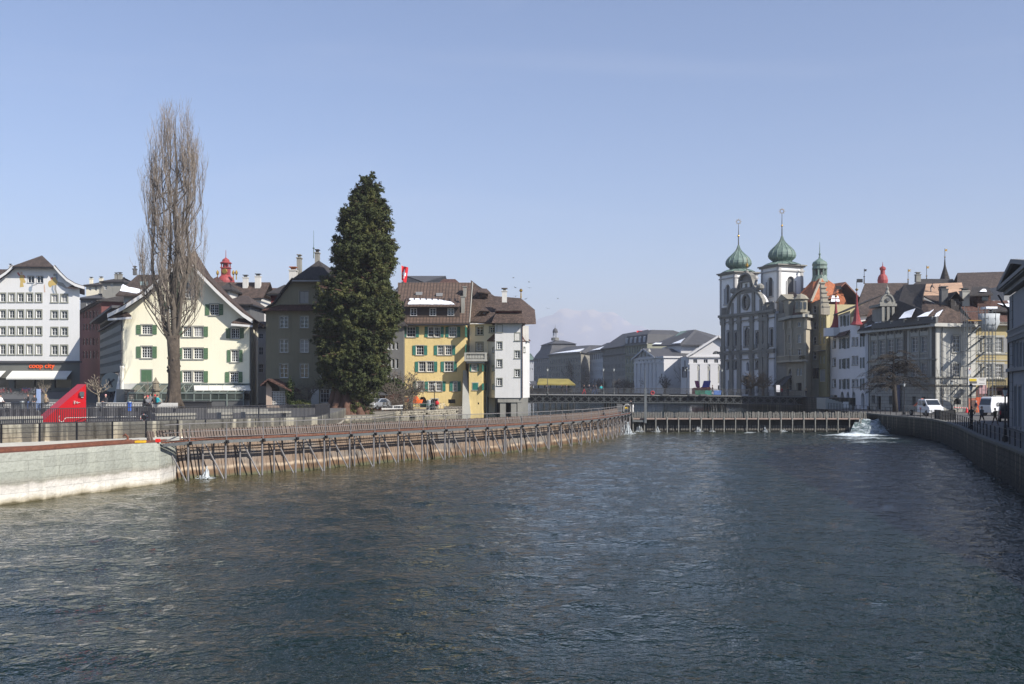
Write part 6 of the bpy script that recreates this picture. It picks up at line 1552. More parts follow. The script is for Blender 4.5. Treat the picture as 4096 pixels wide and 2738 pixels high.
mb.hexa([f.w(u0-.3,z1,.4),f.w(u1+.3,z1,.4),f.w(u1+.3,z1,-3),f.w(u0-.3,z1,-3)],[f.w(um-.1,z2,.4),f.w(um+.1,z2,.4),f.w(um+.1,z2,-3),f.w(um-.1,z2,-3)])
gd=mb.build('gable_dormer',m_hot,hs.root);mb=MB();f.box(mb,um-.9,hs.top+1.2,um+.9,z1-.7,.1,.16);mb.build('window',glassmat(1),gd)
p=P(Z6,668,745,189);mb=MB();mb.lathe(p,[(1.15,0),(1.15,2.3),(1.5,2.5),(.9,3.2),(.1,3.6)],8,rot=.4);gd=mb.build('round_dormer',m_hot,hs.root)
mb=MB()
for a in(-2.6,-1.9,-1.2):mb.box(p.x+1.13*cos(a)-.25,p.y+1.1*sin(a)-.12,p.z+.6,p.x+1.13*cos(a)+.25,p.y+1.1*sin(a)+.1,p.z+1.9)
mb.build('window',glassmat(1),gd)
# red awninged building with green cupola
cu=Bld('cupola_building','tall stone house with orange pyramid roof and green copper cupola','building',Z6,[(700,196),(735,191),(790,190)],3.9,0,12,m_hot);g=cu.f[0];cu.top=P(Z6,0,672,192).z
for y0 in(700,810,905,1005):cu.win(1,748,y0,768,y0+48,cols=1,rows=2,arch=m_hot if y0<800 else False,sur=(m_hotl,.15),g=0)
cu.win(1,738,1110,785,1180,'dark',rec=.5)
cu.bk=[Vector((cu.pts[2].x+4,204)),Vector((cu.pts[0].x,206))];cu.finish()
mb=MB();g=cu.f[1];u0,z0=g.uv(Z6,735,1110);u1,z1=g.uv(Z6,778,672);g.box(mb,.1,P(Z6,0,1110,190).z,2.2,z1,.02,.8);
D=200;base=[P(Z6,x,y,d)for x,y,d in((640,745,193),(740,660,187),(935,590,200),(760,640,212))]
mb=MB();top=[P(Z6,x,y,D)for x,y in((752,528),(838,528))]
A,B_,C=P(Z6,632,650,200),P(Z6,735,672,189.5),P(Z6,940,592,200)
t0,t1,t2=P(Z6,748,522,200),P(Z6,800,520,198),P(Z6,838,525,200)
mb.slab([A,B_,t1,t0],.25);mb.slab([B_,C,t2,t1],.25);mb.slab([C,P(Z6,940,592,212),P(Z6,838,525,204),t2],.25);mb.slab([A,t0,P(Z6,748,522,208),P(Z6,640,650,212)][::-1],.25)
rf=mb.build('roof',m_tiler,cu.root);MB().bar(B_,t1,.35,.25).build('hip_ridge',m_hotl,rf)
k_=D/FPX/1.65;c=P(Z6,790,0,D);z=lambda y:P(Z6,0,y,D).z
mb=MB();mb.lathe((c.x,c.y,0),[(58*k_,z(545)),(50*k_,z(515)),(46*k_,z(500))],8);mb.build('cupola_base',m_copper,cu.root)
mb=MB()
for q in range(8):a=q*pi/4+.3;mb.bar((c.x+42*k_*cos(a),c.y+42*k_*sin(a),z(505)),(c.x+42*k_*cos(a),c.y+42*k_*sin(a),z(452)),9*k_,9*k_)
mb.lathe((c.x,c.y,0),[(24*k_,z(505)),(24*k_,z(452))],8,m=1);cup=mb.build('cupola_lantern',[m_copper,m_dgrey],cu.root)
MB().lathe((c.x,c.y,0),[(50*k_,z(458)),(46*k_,z(440)),(50*k_,z(428)),(44*k_,z(412)),(26*k_,z(400)),(9*k_,z(388)),(4*k_,z(370)),(8*k_,z(358)),(3*k_,z(350)),(1*k_,z(280)),(0,z(276))],14).build('cupola_dome',m_copper,cup)
# yellowish stepped gable house
m_pyel=mat('pale_yellow_render',(.40,.35,.20),.85,.08,.4)
sg=Bld('stepped_gable_house','narrow pale yellow house with stone stepped gable right of the green cupola','house',Z6,[(784,190),(835,187),(858,188)],3.0,0,10,m_pyel);g=sg.f[0];sg.top=P(Z6,0,690,188).z
for y0 in(775,880,1030):
    for x0 in(791,813):sg.win(0,x0,y0,x0+9,y0+70 if y0<1000 else y0+50,cols=1,rows=3,g=0)
sg.win(0,788,1120,826,1200,cols=5,rows=1,g=2)
sg.finish()
mb=MB()
for k in range(6):
    ys=708-k*31;x=826-k*3.5;a,b_=P(Z6,x-14,ys,187.5),P(Z6,x+(26-k*3),ys,187.5);mb.box(a.x,187.0+k*.02,sg.top-2.0+k*.01,b_.x,187.9-k*.01,a.z);mb.box(a.x-.15,186.9,a.z,b_.x+.15,188.05,a.z+.25)
mb.build('stepped_gable',m_hotl,sg.root)
mb=MB();g.box(mb,.5,P(Z6,0,1000,188).z,g.L-.3,P(Z6,0,992,188).z,0,1.3)
for k in range(9):g.box(mb,.5+k*.35,P(Z6,0,992,188).z,.56+k*.35,P(Z6,0,965,188).z,1.2,1.28)
g.box(mb,.5,P(Z6,0,965,188).z,g.L-.3,P(Z6,0,961,188).z,1.15,1.3);mb.build('balcony',m_stone,sg.root)
# orange roof mid
rr_=roofblock('low house with bright orange roof and snowy dormer, left of the red spires',Z6,832,960,196,900,720,590,m_tcream,m_tiler,8,(1,0))
mb=MB();p,q=P(Z6,868,690,195),P(Z6,915,650,195);mb.box(p.x,194.5,p.z-.5,q.x,199,q.z);dm_=mb.build('dormer',mat('dormer_maroon',(.13,.03,.025)),rr_.root)
mb=MB().slab([P(Z6,864,668,193.5),P(Z6,922,668,193.5),P(Z6,912,633,196),P(Z6,872,633,196)],.15);mb.build('snow',m_snow,dm_)
# ================================================================ white house with two red spires
wh=Bld('white_bay_house','white house with dark green shutters, pointed arcade and red corner spires','house',Z7,[(122,188),(180,182),(262,172),(330,165.6),(368,163.5)],2.2,0,12,mat('white_bay_render',(.68,.67,.68),.85,.05,.4));b=wh
b.top=P(Z7,0,692,180).z;z=lambda i,y,x:b.f[i].uv(Z7,x,y)[1]
b.f[0].top=[(0,z(0,685,122)),(b.f[0].L,z(0,655,180))]
b.f[1].top=[(0,z(1,535,200)),(b.f[1].L,z(1,520,240))];b.f[2].top=[(0,z(2,610,265)),(b.f[2].L,z(2,618,330))];b.f[3].top=[(0,z(3,690,335)),(b.f[3].L,z(3,690,365))]
ds=m_shutd;gs=(m_stone,.14)
for(y0,y1,dy)in((715,772,0),(845,898,0),(992,1046,0)):b.win(0,142,y0,162,y1,cols=1,rows=2,sur=gs,g=1)
for(ya,yb)in((705,778),(848,918),(990,1060)):
    for x0 in(198,232):swin(b,1,x0,ya-(x0-198)*.12,x0+17,yb-2,1,1,swp=9,cols=2,rows=3,shut=ds,sur=None)
for(ya,yb)in((548,618),):
    for x0 in(206,234):swin(b,1,x0,ya,x0+13,yb,1,1,swp=9,cols=2,rows=3,shut=ds)
for(ya,yb)in((702,755),(832,888),(994,1045)):
    for x0 in(277,302):b.win(2,x0,ya,x0+16,yb,cols=2,rows=2,sur=gs,g=1)
for(ya,yb)in((690,762),(838,912),(985,1065)):swin(b,3,343,ya,354,yb,1,1,swp=9,cols=1,rows=3,shut=ds)
for i,x0,x1 in((1,192,222),(1,236,258),(2,275,300),(3,336,362)):b.win(i,x0,1075 if i<3 else 1085,x1,1190,'dark',rec=.9,name='arcade_arch',arch=b.wall)
b.win(0,130,1100,172,1190,'dark',rec=.6,name='arcade_arch')
b.finish(back_top=b.top)
for i,x0,x1,y in((0,130,190,670),(1,180,262,690)):
    g=b.f[i];u0,zz_=g.uv(Z7,x0,y);u1,_=g.uv(Z7,x1,y);MB().slab([g.w(u0,zz_-.3,1.0),g.w(u1,zz_-.3,1.0),g.w(u1,zz_+.6,.01),g.w(u0,zz_+.6,.01)],.12).build('pent_roof',m_tilem,b.root)
g=b.f[1];a0,a1=g.w(-.6,z(1,530,200),.8),g.w(g.L+.3,z(1,518,240),.8);MB().slab([a0,a1,a1+g.inw.to_3d()*6+Vector((0,0,2.6)),a0+g.inw.to_3d()*6+Vector((0,0,2.6))],.2).build('roof',m_tiled,b.root)
def red_spire(xc,d,ytip,ybase,wpx,yball,fl_=None):
    k=d/FPX/1.742;c=P(Z7,xc,0,d);z_=lambda y:P(Z7,0,y,d).z
    o=MB().lathe((c.x,c.y,0),[(wpx*k,z_(ybase)),(wpx*.62*k,z_(ybase-25)),(wpx*.38*k,z_(ybase-70)),(wpx*.2*k,z_(ybase-130)),(2*k,z_(ytip))],8,rot=.3).build('spire',m_tred2,wh.root)
    MB().tube([(c.x,c.y,z_(ytip+5)),(c.x,c.y,z_(yball-60))],.05,5).build('rod',m_iron,o);MB().lathe((c.x,c.y,z_(yball)),[(0,-.3),(.3,0),(0,.3)],8).build('ball',m_gold,o)
    MB().box(c.x,c.y-.02,z_(yball-50),c.x+1.0,c.y+.02,z_(yball-62)+.3).build('vane',m_iron,o)
m_tred2=mat('red_sheet_roof',(.24,.03,.035),.55,.12,1)
red_spire(163,183,425,633,44,412);red_spire(308,167,375,610,45,365)
mb=MB();c=P(Z7,163,0,183);mb.lathe((c.x,c.y,0),[(2.2,P(Z7,0,690,183).z),(2.2,P(Z7,0,633,183).z)],8,rot=.3);mb.build('turret',b.wall,b.root)
# ================================================================ patterned stone building
m_pat=mat('pale_grey_facade',(.42,.41,.375),.85,.08,.4,streak=.15);m_ash=mat('rusticated_stone',(.36,.35,.315),.85,.12,.5,.03,6,kind='block',bw=1.3,bh=.55,mortar=.04,mcol=.45,fac2=.2)
pf=Bld('patterned_building','grey stone building with sgraffito bands, rusticated base and snow on the roof','building',Z8,[(290,164.5),(1338,146)],2.2,0,13,m_pat);f=pf.f[0]
sc=Fac(P(Z9,97,0,146).xy,P(Z9,455,0,148).xy);pf.f.append(sc);pf.pts.append(P(Z9,455,0,148));pf.bk=[Vector((pf.pts[2].x+1.5,160)),Vector((pf.pts[0].x+7,172))]
pf.tops.append(None)
pf.top=f.uv(Z8,1300,195)[1]
fr2=plain('pale_window_paint',(.62,.62,.60));
for(ya,yb,sl_)in((418,628,-.11),(775,955,-.03)):
    for x0 in(385,497,617,742):w_=88+(x0-385)*.03;d_=(x0-385)*sl_;pf.win(0,x0,ya+d_,x0+w_,yb+d_*.7,cols=4,rows=4,fr=fr2,sur=(m_stone,.1),g=1)
for(ya,yb)in((360,585),(748,945)):
    for x0 in(968,1108):pf.win(0,x0,ya-(x0-968)*.09,x0+97,yb-3,cols=4,rows=4,fr=fr2,sur=(m_stone,.1),g=1)
for x0,y0,y1 in((395,1215,1325),(645,1222,1338),(768,1225,1342),(990,1232,1350),(1130,1238,1360)):pf.win(0,x0,y0,x0+38,y1,'dark',rec=.35,sur=(m_stone,.12))
pf.win(0,462,1225,525,1420,'dark',rec=.4,name='door')
f1=pf.f[1]
for(y0,y1)in((768,915),(1018,1145)):swin(pf,1,253,y0,315,y1,1,0,swp=34,cols=4,rows=4,shut=m_grey,sur=(m_stonetrim,.2),Z=Z9,fr=WHITE)
pf.win(1,255,1330,325,1385,'dark',rec=.5,Z=Z9,arch=m_ash)
zl=f.uv(Z8,1300,1055)[1]
pf.finish(low=m_ash,zlow=zl)
mb=MB();f.box(mb,9.6,2.3,10.3,6.3,.25,.35);mb.build('door_leaf',plain('blue_grey_door',(.07,.08,.14)),pf.root)
for i in(0,1):
    pf.band(i,z=pf.top+.05,h=.5,out=.9,mat_=m_pat);pf.band(i,z=zl,h=.22,out=.25,mat_=m_stone);pf.band(i,z=f.uv(Z8,1300,948)[1],h=.2,out=.25,mat_=m_stone)
pf.band(0,z=f.uv(Z8,1300,680)[1]-.05,h=.16,out=.2,mat_=m_stone)
m_sgr=mat('sgraffito_panel',(.14,.13,.11),.9,.55,4.5)
for x0,x1 in((318,350),(862,905),(1268,1310)):
    mb=MB();u0,za=f.uv(Z8,x0,950);u1,zb_=f.uv(Z8,x1,260 if x0>1000 else 330);f.box(mb,u0,za,u1,f.uv(Z8,x1,200 if x0>1000 else(265 if x0>800 else 310))[1],.0,.05);mb.build('sgraffito_strip',m_sgr,pf.root)
mb=MB()
for x0,x1,y0,y1 in((365,475,305,350),(485,600,290,335),(605,722,275,322),(732,850,262,310),(950,1075,240,290),(1095,1220,222,275)):
    ua,z0=f.uv(Z8,x0,y1);ub,z1=f.uv(Z8,x1,y0);f.box(mb,ua,z0,ub,z1,0,.04)
sgp=mb.build('sgraffito_frieze',mat('frieze_ground',(.20,.19,.165)),pf.root);mb=MB();rn=random.Random(2)
for x0,x1,y0,y1 in((365,475,305,350),(485,600,290,335),(605,722,275,322),(732,850,262,310),(950,1075,240,290),(1095,1220,222,275)):
    for k in range(2):
        ua,z0=f.uv(Z8,x0+(x1-x0)*(.25+.45*k),(y0+y1)/2+2)
        for q in range(3):a=rn.uniform(0,pi);mb.bar(f.w(ua-.35*cos(a),z0-.35*sin(a),.06),f.w(ua+.35*cos(a),z0+.35*sin(a),.06),.12,.03,up=tuple((-f.inw.to_3d())))
mb.build('scroll_ornament',m_dgrey,sgp)
for x in(370,482,603,727,855,945,1085,1225):mb=MB();u,z0=f.uv(Z8,x,1040);f.box(mb,u-.1,zl+.2,u+.1,f.uv(Z8,x,300-(x-370)*.06)[1],0,.14);mb.build('pilaster',m_stonetrim,pf.root)
mb=MB()
for x0,x1,y0,y1 in((385,850,640,700),(965,1215,600,672),(965,1215,965,1035),(385,850,970,1035)):
    ua,z0=f.uv(Z8,x0,y1);ub,z1=f.uv(Z8,x1,y0);n=8 if x0<500 else 4
    for k in range(n):f.box(mb,ua+(ub-ua)*(k+.08)/n,z0+.05,ua+(ub-ua)*(k+.92)/n,z1-.05,.0,.045)
mb.build('parapet_panels',m_stone,pf.root)
for q in(f.w(f.L-.15,0,.15),f1.w(1.0,0,.15),f.w(.1,0,.2)):MB().tube([(q.x,q.y,2.4),(q.x,q.y,pf.top-.2)],.08,6).build('drainpipe',m_dgrey,pf.root)
# roof: steep mansard-like slope, flat strip with lamps, boarded upper part under repair
e0,e1,e2=f.w(-.8,pf.top+.3,.9),f.w(f.L+.9,pf.top+.3,.9),f1.w(f1.L,pf.top+.3,.9)
r0,r1=P(Z7,372,575,170),P(Z7,760,520,156)
A0=P(Z7,640,330,166);A1=P(Z7,790,325,160);A2=P(Z7,1045,315,160)
mb=MB();mb.slab([e0,e1,P(Z7,760,505,151.5),P(Z7,600,440,160)],.2);mb.slab([e0,P(Z7,600,440,160),A0,P(Z7,560,440,176)],.2)
mb.slab([P(Z7,600,440,160),P(Z7,760,505,151.5),P(Z7,770,400,155),A1,A0],.2);rf=mb.build('roof',m_tiled,pf.root)
mb=MB();mb.slab([e1,e2,P(Z7,1110,505,153),P(Z7,935,492,150),],.2);mb.slab([e1,P(Z7,935,492,150),P(Z7,770,430,155),P(Z7,760,505,151.5)],.2);mb.slab([P(Z7,935,492,150.2),P(Z7,1110,505,153),P(Z7,1065,405,156.5),P(Z7,770,405,155.5)],.2);rf2=mb.build('roof',m_tile2,pf.root)
mb=MB().slab([P(Z7,768,412,155.3),P(Z7,1062,412,156.3),P(Z7,1040,315,161),P(Z7,792,325,161)],.15);bd=mb.build('roof_boards',mat('new_roof_boards',(.42,.27,.18),.8,.15,1.5,kind='plank',bw=4,bh=.35,mortar=.03,mcol=.5,fac2=.3),pf.root)
mb2=MB();mb2.hexa([e0.lerp(e1,.22)+Vector((-.3,-.3,0)),e1+Vector((-.1,-.5,0)),e1+Vector((.6,.4,0)),e0.lerp(e1,.22)+Vector((.6,.8,0))],[e0.lerp(e1,.22)+Vector((-.3,-.3,.9)),e1+Vector((-.1,-.5,.9)),e1+Vector((.6,.4,.9)),e0.lerp(e1,.22)+Vector((.6,.8,.9))]);pw=mb2.build('roof_parapet',m_dgrey,pf.root)
for p_ in(.12,.3,.47,.64,.81,.97):q=e0.lerp(e1,p_);MB().box(q.x-.25,q.y-.5,q.z+.5,q.x+.1,q.y-.2,q.z+.95).build('roof_vent',m_stonetrim,pw)
# snow fields
S=lambda pts,**k:snowpatch(pf,[P(Z7,*q)for q in pts],lift=.25,**k)
S([(360,640,163.5),(480,610,158),(470,575,161.5),(430,600,163.5)],parent=rf);S([(600,580,151.5),(690,568,148.5),(720,500,154),(640,530,156)],parent=rf);S([(720,570,148),(800,562,146.4),(850,508,150.5),(795,530,150.5)],parent=rf2);S([(850,565,145.4),(880,560,145.4),(912,512,148.6),(862,540,147.5)],parent=rf2)
# ornate dormer
p,q=P(Z7,487,585,158.5),P(Z7,560,490,158.5);mb=MB();mb.box(p.x,158.5,p.z-1,q.x,163,q.z);
for s_ in(.02,.5,.98):x=p.x+(q.x-p.x)*s_;mb.box(x-.2,158.2,p.z,x+.2,158.5,q.z+.2)
mb.box(p.x-.5,158.1,q.z+.2,q.x+.5,163,q.z+.6);c=Vector(((p.x+q.x)/2,158.6,q.z+.6))
for k in range(10):a,d_=pi*k/10,pi*(k+1)/10;mb.bar(c+Vector((1.0*cos(a),0,1.5*sin(a))),c+Vector((1.0*cos(d_),0,1.5*sin(d_))),.5,.25)
mb.poly([c+Vector((.9*cos(pi*k/10),-.1,1.4*sin(pi*k/10)))for k in range(11)]);mb.lathe(c+Vector((0,0,1.45)),[(.3,0),(.4,.3),(.2,.7),(.25,1.0),(.08,1.3),(0,1.7)],8)
od=mb.build('ornate_dormer',m_stone,pf.root);mb=MB()
for s_ in(.1,.58):x=p.x+(q.x-p.x)*s_;mb.box(x,158.45,p.z+.2,x+(q.x-p.x)*.33,158.52,q.z-.2)
mb.build('window',glassmat(0),od);mb=MB();mb.lathe((0,0,0),[(.3,0),(.36,.08),(.3,.12)],12);mb.v=[(c.x+v[0],c.y-.2-v[2],c.z+.65+v[1])for v in mb.v];mb.build('medallion',m_dgrey,od)
for x0,x1,y0,y1,d_,m_ in((900,945,365,465,151.5,m_dgrey),(1045,1095,378,488,151.5,m_stonetrim)):
    chimney(Z7,x0,x1,y0,y1+30,d_,m_,pf.root,m_dgrey)
p,q=P(Z7,965,480,150.5),P(Z7,1022,430,150.5);mb=MB();mb.box(p.x,150.5,p.z-1,q.x,155,q.z);dm_=mb.build('dormer',m_tiled,pf.root);mb=MB();mb.box(p.x+.6,150.46,p.z,q.x-.6,150.6,q.z-.3);mb.build('window',glassmat(2),dm_)
mb=MB();cxm=(p.x+q.x)/2;mb.slab([(p.x-.5,150,q.z-.2),(cxm,150,q.z+1.1),(cxm,155,q.z+1.1),(p.x-.5,155,q.z-.2)][::-1],.1);mb.slab([(cxm,150,q.z+1.1),(q.x+.5,150,q.z-.2),(q.x+.5,155,q.z-.2),(cxm,155,q.z+1.1)][::-1],.1);mb.build('dormer_roof',m_tiled,dm_)
# ================================================================ ochre house behind the scaffold
m_och=mat('pale_ochre_render',(.36,.29,.15),.85,.08,.4)
oc=Bld('ochre_house','pale ochre house with shop front, iron balcony and a red brown roof, behind the scaffold','house',Z9,[(458,148.2),(790,149)],2.2,0,12,m_och);f=oc.f[0];oc.top=f.uv(Z9,600,665)[1]
for(y0,y1)in((785,920),(1025,1145)):
    for x0,x1 in((475,505),(545,602),(625,695),(775,785)):
        if x0<700:swin(oc,0,x0,y0,x1,y1,0,1 if x0==625 else 0,swp=40,cols=4,rows=4,shut=m_grey if x0==625 else None,sur=(m_stonetrim,.3),fr=WHITE)
oc.win(0,560,1265,690,1455,'dark',rec=.6,name='shop_window');oc.win(0,705,1300,760,1455,'dark',rec=.6,name='shop_window')
oc.finish(low=mat('dark_red_shopfront',(.10,.045,.04)),zlow=f.uv(Z9,600,1235)[1])
for y in(935,990):oc.band(0,x=600,y=y,h=.12,out=.12,mat_=m_stonetrim)
oc.band(0,z=oc.top,h=.5,out=.8,mat_=m_stone)
mb=MB();zb_=f.uv(Z9,600,1215)[1];f.box(mb,2.5,zb_-.15,f.L,zb_,0,1.2);k=2.5
while k<f.L:f.box(mb,k,zb_,k+.05,zb_+1.9,1.12,1.17);k+=.3
f.box(mb,2.5,zb_+1.9,f.L,zb_+1.98,1.08,1.2);mb.build('balcony',m_iron,oc.root)
p=P(Z9,650,1365,147.9);MB().box(p.x-.6,147.95,p.z-.5,p.x+.6,148.1,p.z+1.0).build('poster',m_stonetrim,oc.root)
zE=oc.top;a0,a1=f.w(-1,zE+.2,.8),f.w(f.L+1,zE+.2,.8);zr=P(Z9,0,470,156).z
mb=MB().slab([a0,a1,Vector((a1.x,153,zr)),Vector((a0.x,153,zr))],.2);mb.slab([Vector((a0.x,153,zr)),Vector((a1.x,153,zr)),Vector((a1.x,160,zr-2)),Vector((a0.x,160,zr-2))],.2);rf=mb.build('roof',m_tilem,oc.root)
mb=MB()
for(x0,x1,y0,y1)in((520,570,410,460),(640,700,570,640)):pass
p,q=P(Z9,470,455,151),P(Z9,590,400,151);mb.box(p.x,151,p.z-2.5,q.x,156,q.z);dm_=mb.build('dormer',m_tilem,oc.root);mb=MB();p2,q2=P(Z9,512,455,150.9),P(Z9,565,412,150.9);mb.box(p2.x,150.93,p2.z,q2.x,151.1,q2.z);mb.build('window',glassmat(0),dm_)
MB().slab([P(Z9,400,405,150.2),P(Z9,610,400,150.2),P(Z9,560,330,154),P(Z9,420,330,154)],.2).build('dormer_roof',m_tiled,dm_)
snowpatch(oc,[P(Z9,490,385,150.8),P(Z9,555,385,150.8),P(Z9,545,362,152),P(Z9,515,362,152)],parent=dm_,lift=.2)
p,q=P(Z9,620,640,150.2),P(Z9,765,530,150.2);mb=MB();mb.box(p.x,150.2,p.z-.5,q.x,156,q.z);dm_=mb.build('dormer',mat('red_brown_boards',(.09,.035,.03)),oc.root);mb=MB();p2,q2=P(Z9,700,640,150.1),P(Z9,745,575,150.1);mb.box(p2.x,150.13,p2.z,q2.x,150.3,q2.z);mb.build('window',glassmat(0),dm_)
MB().slab([P(Z9,600,545,149.2),P(Z9,790,552,149.2),P(Z9,790,465,154.5),P(Z9,590,462,154.5)],.2).build('dormer_roof',m_tiled,dm_)
snowpatch(oc,[P(Z9,655,500,151.8),P(Z9,775,532,150.2),P(Z9,775,470,154),P(Z9,605,468,154.2)],parent=dm_,lift=.25)
# ================================================================ skyline roofs behind the right bank
def bigroof(label,Z,pts,roof,wall,zb=6,name='old_town_house',dep=6):
    b=empty(name,(pts[0][0]and P(Z,pts[0][0],0,pts[0][2]).x,pts[0][2]+2,3),label,'house');q=[P(Z,*p)for p in pts]
    mb=MB().slab(q,.25);top=q[2:];mb.slab([q[3],q[2],q[2]+Vector((0,dep,-5)),q[3]+Vector((0,dep,-5))],.25);mb.build('roof',roof,b)
    x0=min(q[0].x,q[1].x)+.4;x1=max(q[0].x,q[1].x)-.4;y=max(q[0].y,q[1].y)+.6;mb=MB();mb.prism([(q[0].x+.4,q[0].y+.6),(q[1].x-.4,q[1].y+.6),(q[1].x-.4,y+dep+6),(q[0].x+.4,y+dep+6)],2,min(q[0].z,q[1].z)-.1);mb.build('wall',wall,b);return b
bigroof('long steep brown roofed house behind the white house with spires',Z7,[(290,545,186),(560,520,186),(670,318,196),(365,320,196)],m_tile,m_twhite)
bigroof('brown roofed house with long ridge behind the scaffold',Z7,[(1005,400,176),(1400,440,176),(1400,238,188),(1010,248,188)],m_tile,m_grey,name='old_town_house')
bigroof('small dark roofed house with ridge and chimney behind the boarded roof',Z7,[(690,340,185),(1000,340,185),(980,290,190),(745,290,190)],m_tiled,m_grey)
bo=[o for o in COL.objects if o.get('label','').startswith('small dark roofed house with ridge')][0]
chimney(Z7,724,756,262,310,188,m_stone,bo)
bigroof('low red dormered house between the white bay house and the ornate dormer',Z7,[(370,575,171.5),(500,560,171.5),(480,500,176),(400,500,176)],m_tilem,mat('dormer_maroon',(.13,.03,.025)))
bigroof('brown roofed house far right with snow, behind the grey corner building',Z7,[(1330,330,166),(1520,330,166),(1520,150,176),(1440,165,176)],m_tilem,m_grey)
# small red turret, steeples, vanes
def steeple(Z,xc,d,prof,mt,label,name='steeple',n=8,ball=None,vane=None,zb=12,gold=m_gold,cat='steeple'):
    k=d/FPX/Z[2];c=P(Z,xc,0,d);z_=lambda y:P(Z,0,y,d).z;r=empty(name,(c.x,c.y,z_(prof[0][1])),label,cat)
    MB().lathe((c.x,c.y,0),[(w_*k,z_(y))for w_,y in prof],n,rot=.35).build('spire',mt,r)
    if ball:MB().lathe((c.x,c.y,z_(ball)),[(0,-7*k),(7*k,0),(0,7*k)],10).build('ball',gold,r)
    if vane:
        MB().tube([(c.x,c.y,z_(prof[-1][1])),(c.x,c.y,z_(vane))],.05,5).build('rod',m_iron,r)
        mb=MB();mb.slab([(c.x,c.y,z_(vane+6)),(c.x+20*k,c.y,z_(vane+4)),(c.x+14*k,c.y,z_(vane+12)),(c.x+20*k,c.y,z_(vane+18)),(c.x,c.y,z_(vane+20))],.04,0,(0,1,0));mb.build('vane',gold if vane and gold is not m_iron else m_iron,r)
    return r
steeple(Z7,489,215,[(30,340),(36,300),(30,275),(22,262),(16,258),(15,232),(21,225),(21,212),(10,205),(3,200),(1,172)],m_tred,'small dark red onion turret on the skyline at right','turret',12,cat='tower')
steeple(Z7,922,195,[(38,312),(26,270),(10,215),(6,195),(3,150),(2,140)],m_tiled,'tall dark needle steeple with gold ball and vane behind the boarded roof',ball=138,vane=78)
steeple(Z7,360,196,[(5,325),(4,290),(2,270)],m_slate,'thin roof finial with flag vane on the left end of the long brown ridge','roof_finial',6,ball=274,vane=218,gold=m_iron,cat='finial')
steeple(Z7,666,196,[(5,325),(4,305),(2,290)],m_slate,'thin roof finial with gold ball on the right end of the long brown ridge','roof_finial',6,ball=294,vane=220,cat='finial')
steeple(Z7,795,190,[(4,300),(4,285),(2,275)],m_slate,'gilded flag vane on a thin rod left of the needle steeple','roof_finial',6,ball=270,vane=198,cat='finial')
# ================================================================ grey corner building at the right edge
m_cg=mat('blue_grey_render',(.22,.235,.26),.8,.08,.4);m_cs=mat('corner_stone_trim',(.20,.205,.21),.8,.1,.6)
m_qb=mat('grey_quoin_blocks',(.20,.21,.225),.8,.12,.5,kind='block',bw=1.2,bh=.8,mortar=.03,mcol=.5,fac2=.15)
gc=Bld('corner_building','blue grey classical building with pediment at the right edge of the promenade','building',Z7,[(1378,91),(1640,70)],2.2,0,16,m_cg);f=gc.f[0];gc.top=f.uv(Z7,1400,395)[1]
gc.pts[1]=Vector((gc.pts[0].x+(gc.pts[1].x-gc.pts[0].x),gc.pts[1].y,0));gc.bk=[Vector((gc.pts[1].x+16,78)),Vector((gc.pts[0].x+18,97))]
for(y0,y1)in((735,900),):
    for x0 in(1402,1424,1446,1470,1498,1526):gc.win(0,x0,y0,x0+12,y1,cols=1,rows=4,g=1,sur=(m_cs,.12))
for(y0,y1)in((1040,1320),):
    for x0 in(1407,1438,1478,1520):gc.win(0,x0,y0,x0+16,y1,cols=1,rows=4,g=0,sur=(m_cs,.2),rec=.5)
gc.finish()
for y,h,o_ in((372,.35,.5),(345,.3,.9),(690,.2,.3),(925,.3,.35),(648,.15,.3)):gc.band(0,x=1400,y=y,h=h,out=o_,mat_=m_cs)
mb=MB();f.box(mb,0,2.2,2.2,f.uv(Z7,1400,400)[1],.01,.08);mb.build('corner_quoins',m_qb,gc.root)
mb=MB();zz_=f.uv(Z7,1400,650)[1];k=0.
while k<f.L:f.box(mb,k,zz_-1.0,k+.5,zz_,.05,.25);k+=.75
mb.build('balustrade',m_cs,gc.root)
zz_=gc.top+.75;A,B_=f.w(-.9,zz_,.8),f.w(f.L*.9,zz_,.8);C=f.w(f.L*.45,zz_+1.3,.8)
mb=MB();mb.bar(A,C,.5,.35);mb.bar(C,B_,.5,.35);mb.bar(A,B_,.5,.3);mb.build('pediment_cornice',m_cs,gc.root);MB().poly([f.w(-.6,zz_,.2),f.w(f.L*.88,zz_,.2),f.w(f.L*.45,zz_+1.15,.2)]).build('pediment',m_cg,gc.root)
mb=MB();mb.slab([A,C,C+Vector((12,3,0)),A+Vector((12,3,0))][::-1],.2);mb.slab([C,B_,B_+Vector((12,3,0)),C+Vector((12,3,0))][::-1],.2);mb.build('roof',m_slate,gc.root)
MB().tube([f.w(-.1,2.3,.15),f.w(-.1,gc.top-1.2,.15),f.w(-.5,gc.top-.5,.6),f.w(-.9,gc.top+.2,.9)],.09,6).build('drainpipe',m_iron,gc.root)
snowpatch(gc,[P(Z7,1385,260,95),P(Z7,1420,250,92),P(Z7,1410,230,96),P(Z7,1392,232,97)])
# unseen house continuing the row towards the viewer, added to shade the promenade
nb=Bld('shading_house','plain unseen grey house added to shade the promenade, just right of the picture','house',None,None,2.2,17,16,m_cg,world=[(gc.pts[1].x+.1,gc.pts[1].y-.3),(33,20),(30,-20)])
for i in(0,1):
    for z0 in(3,7,11):
        u=1.5
        while u<nb.f[i].L-3:nb.winuv(i,u,z0,u+1.3,z0+2.3,cols=2,rows=3,sur=(m_cs,.15));u+=3.2
nb.finish();
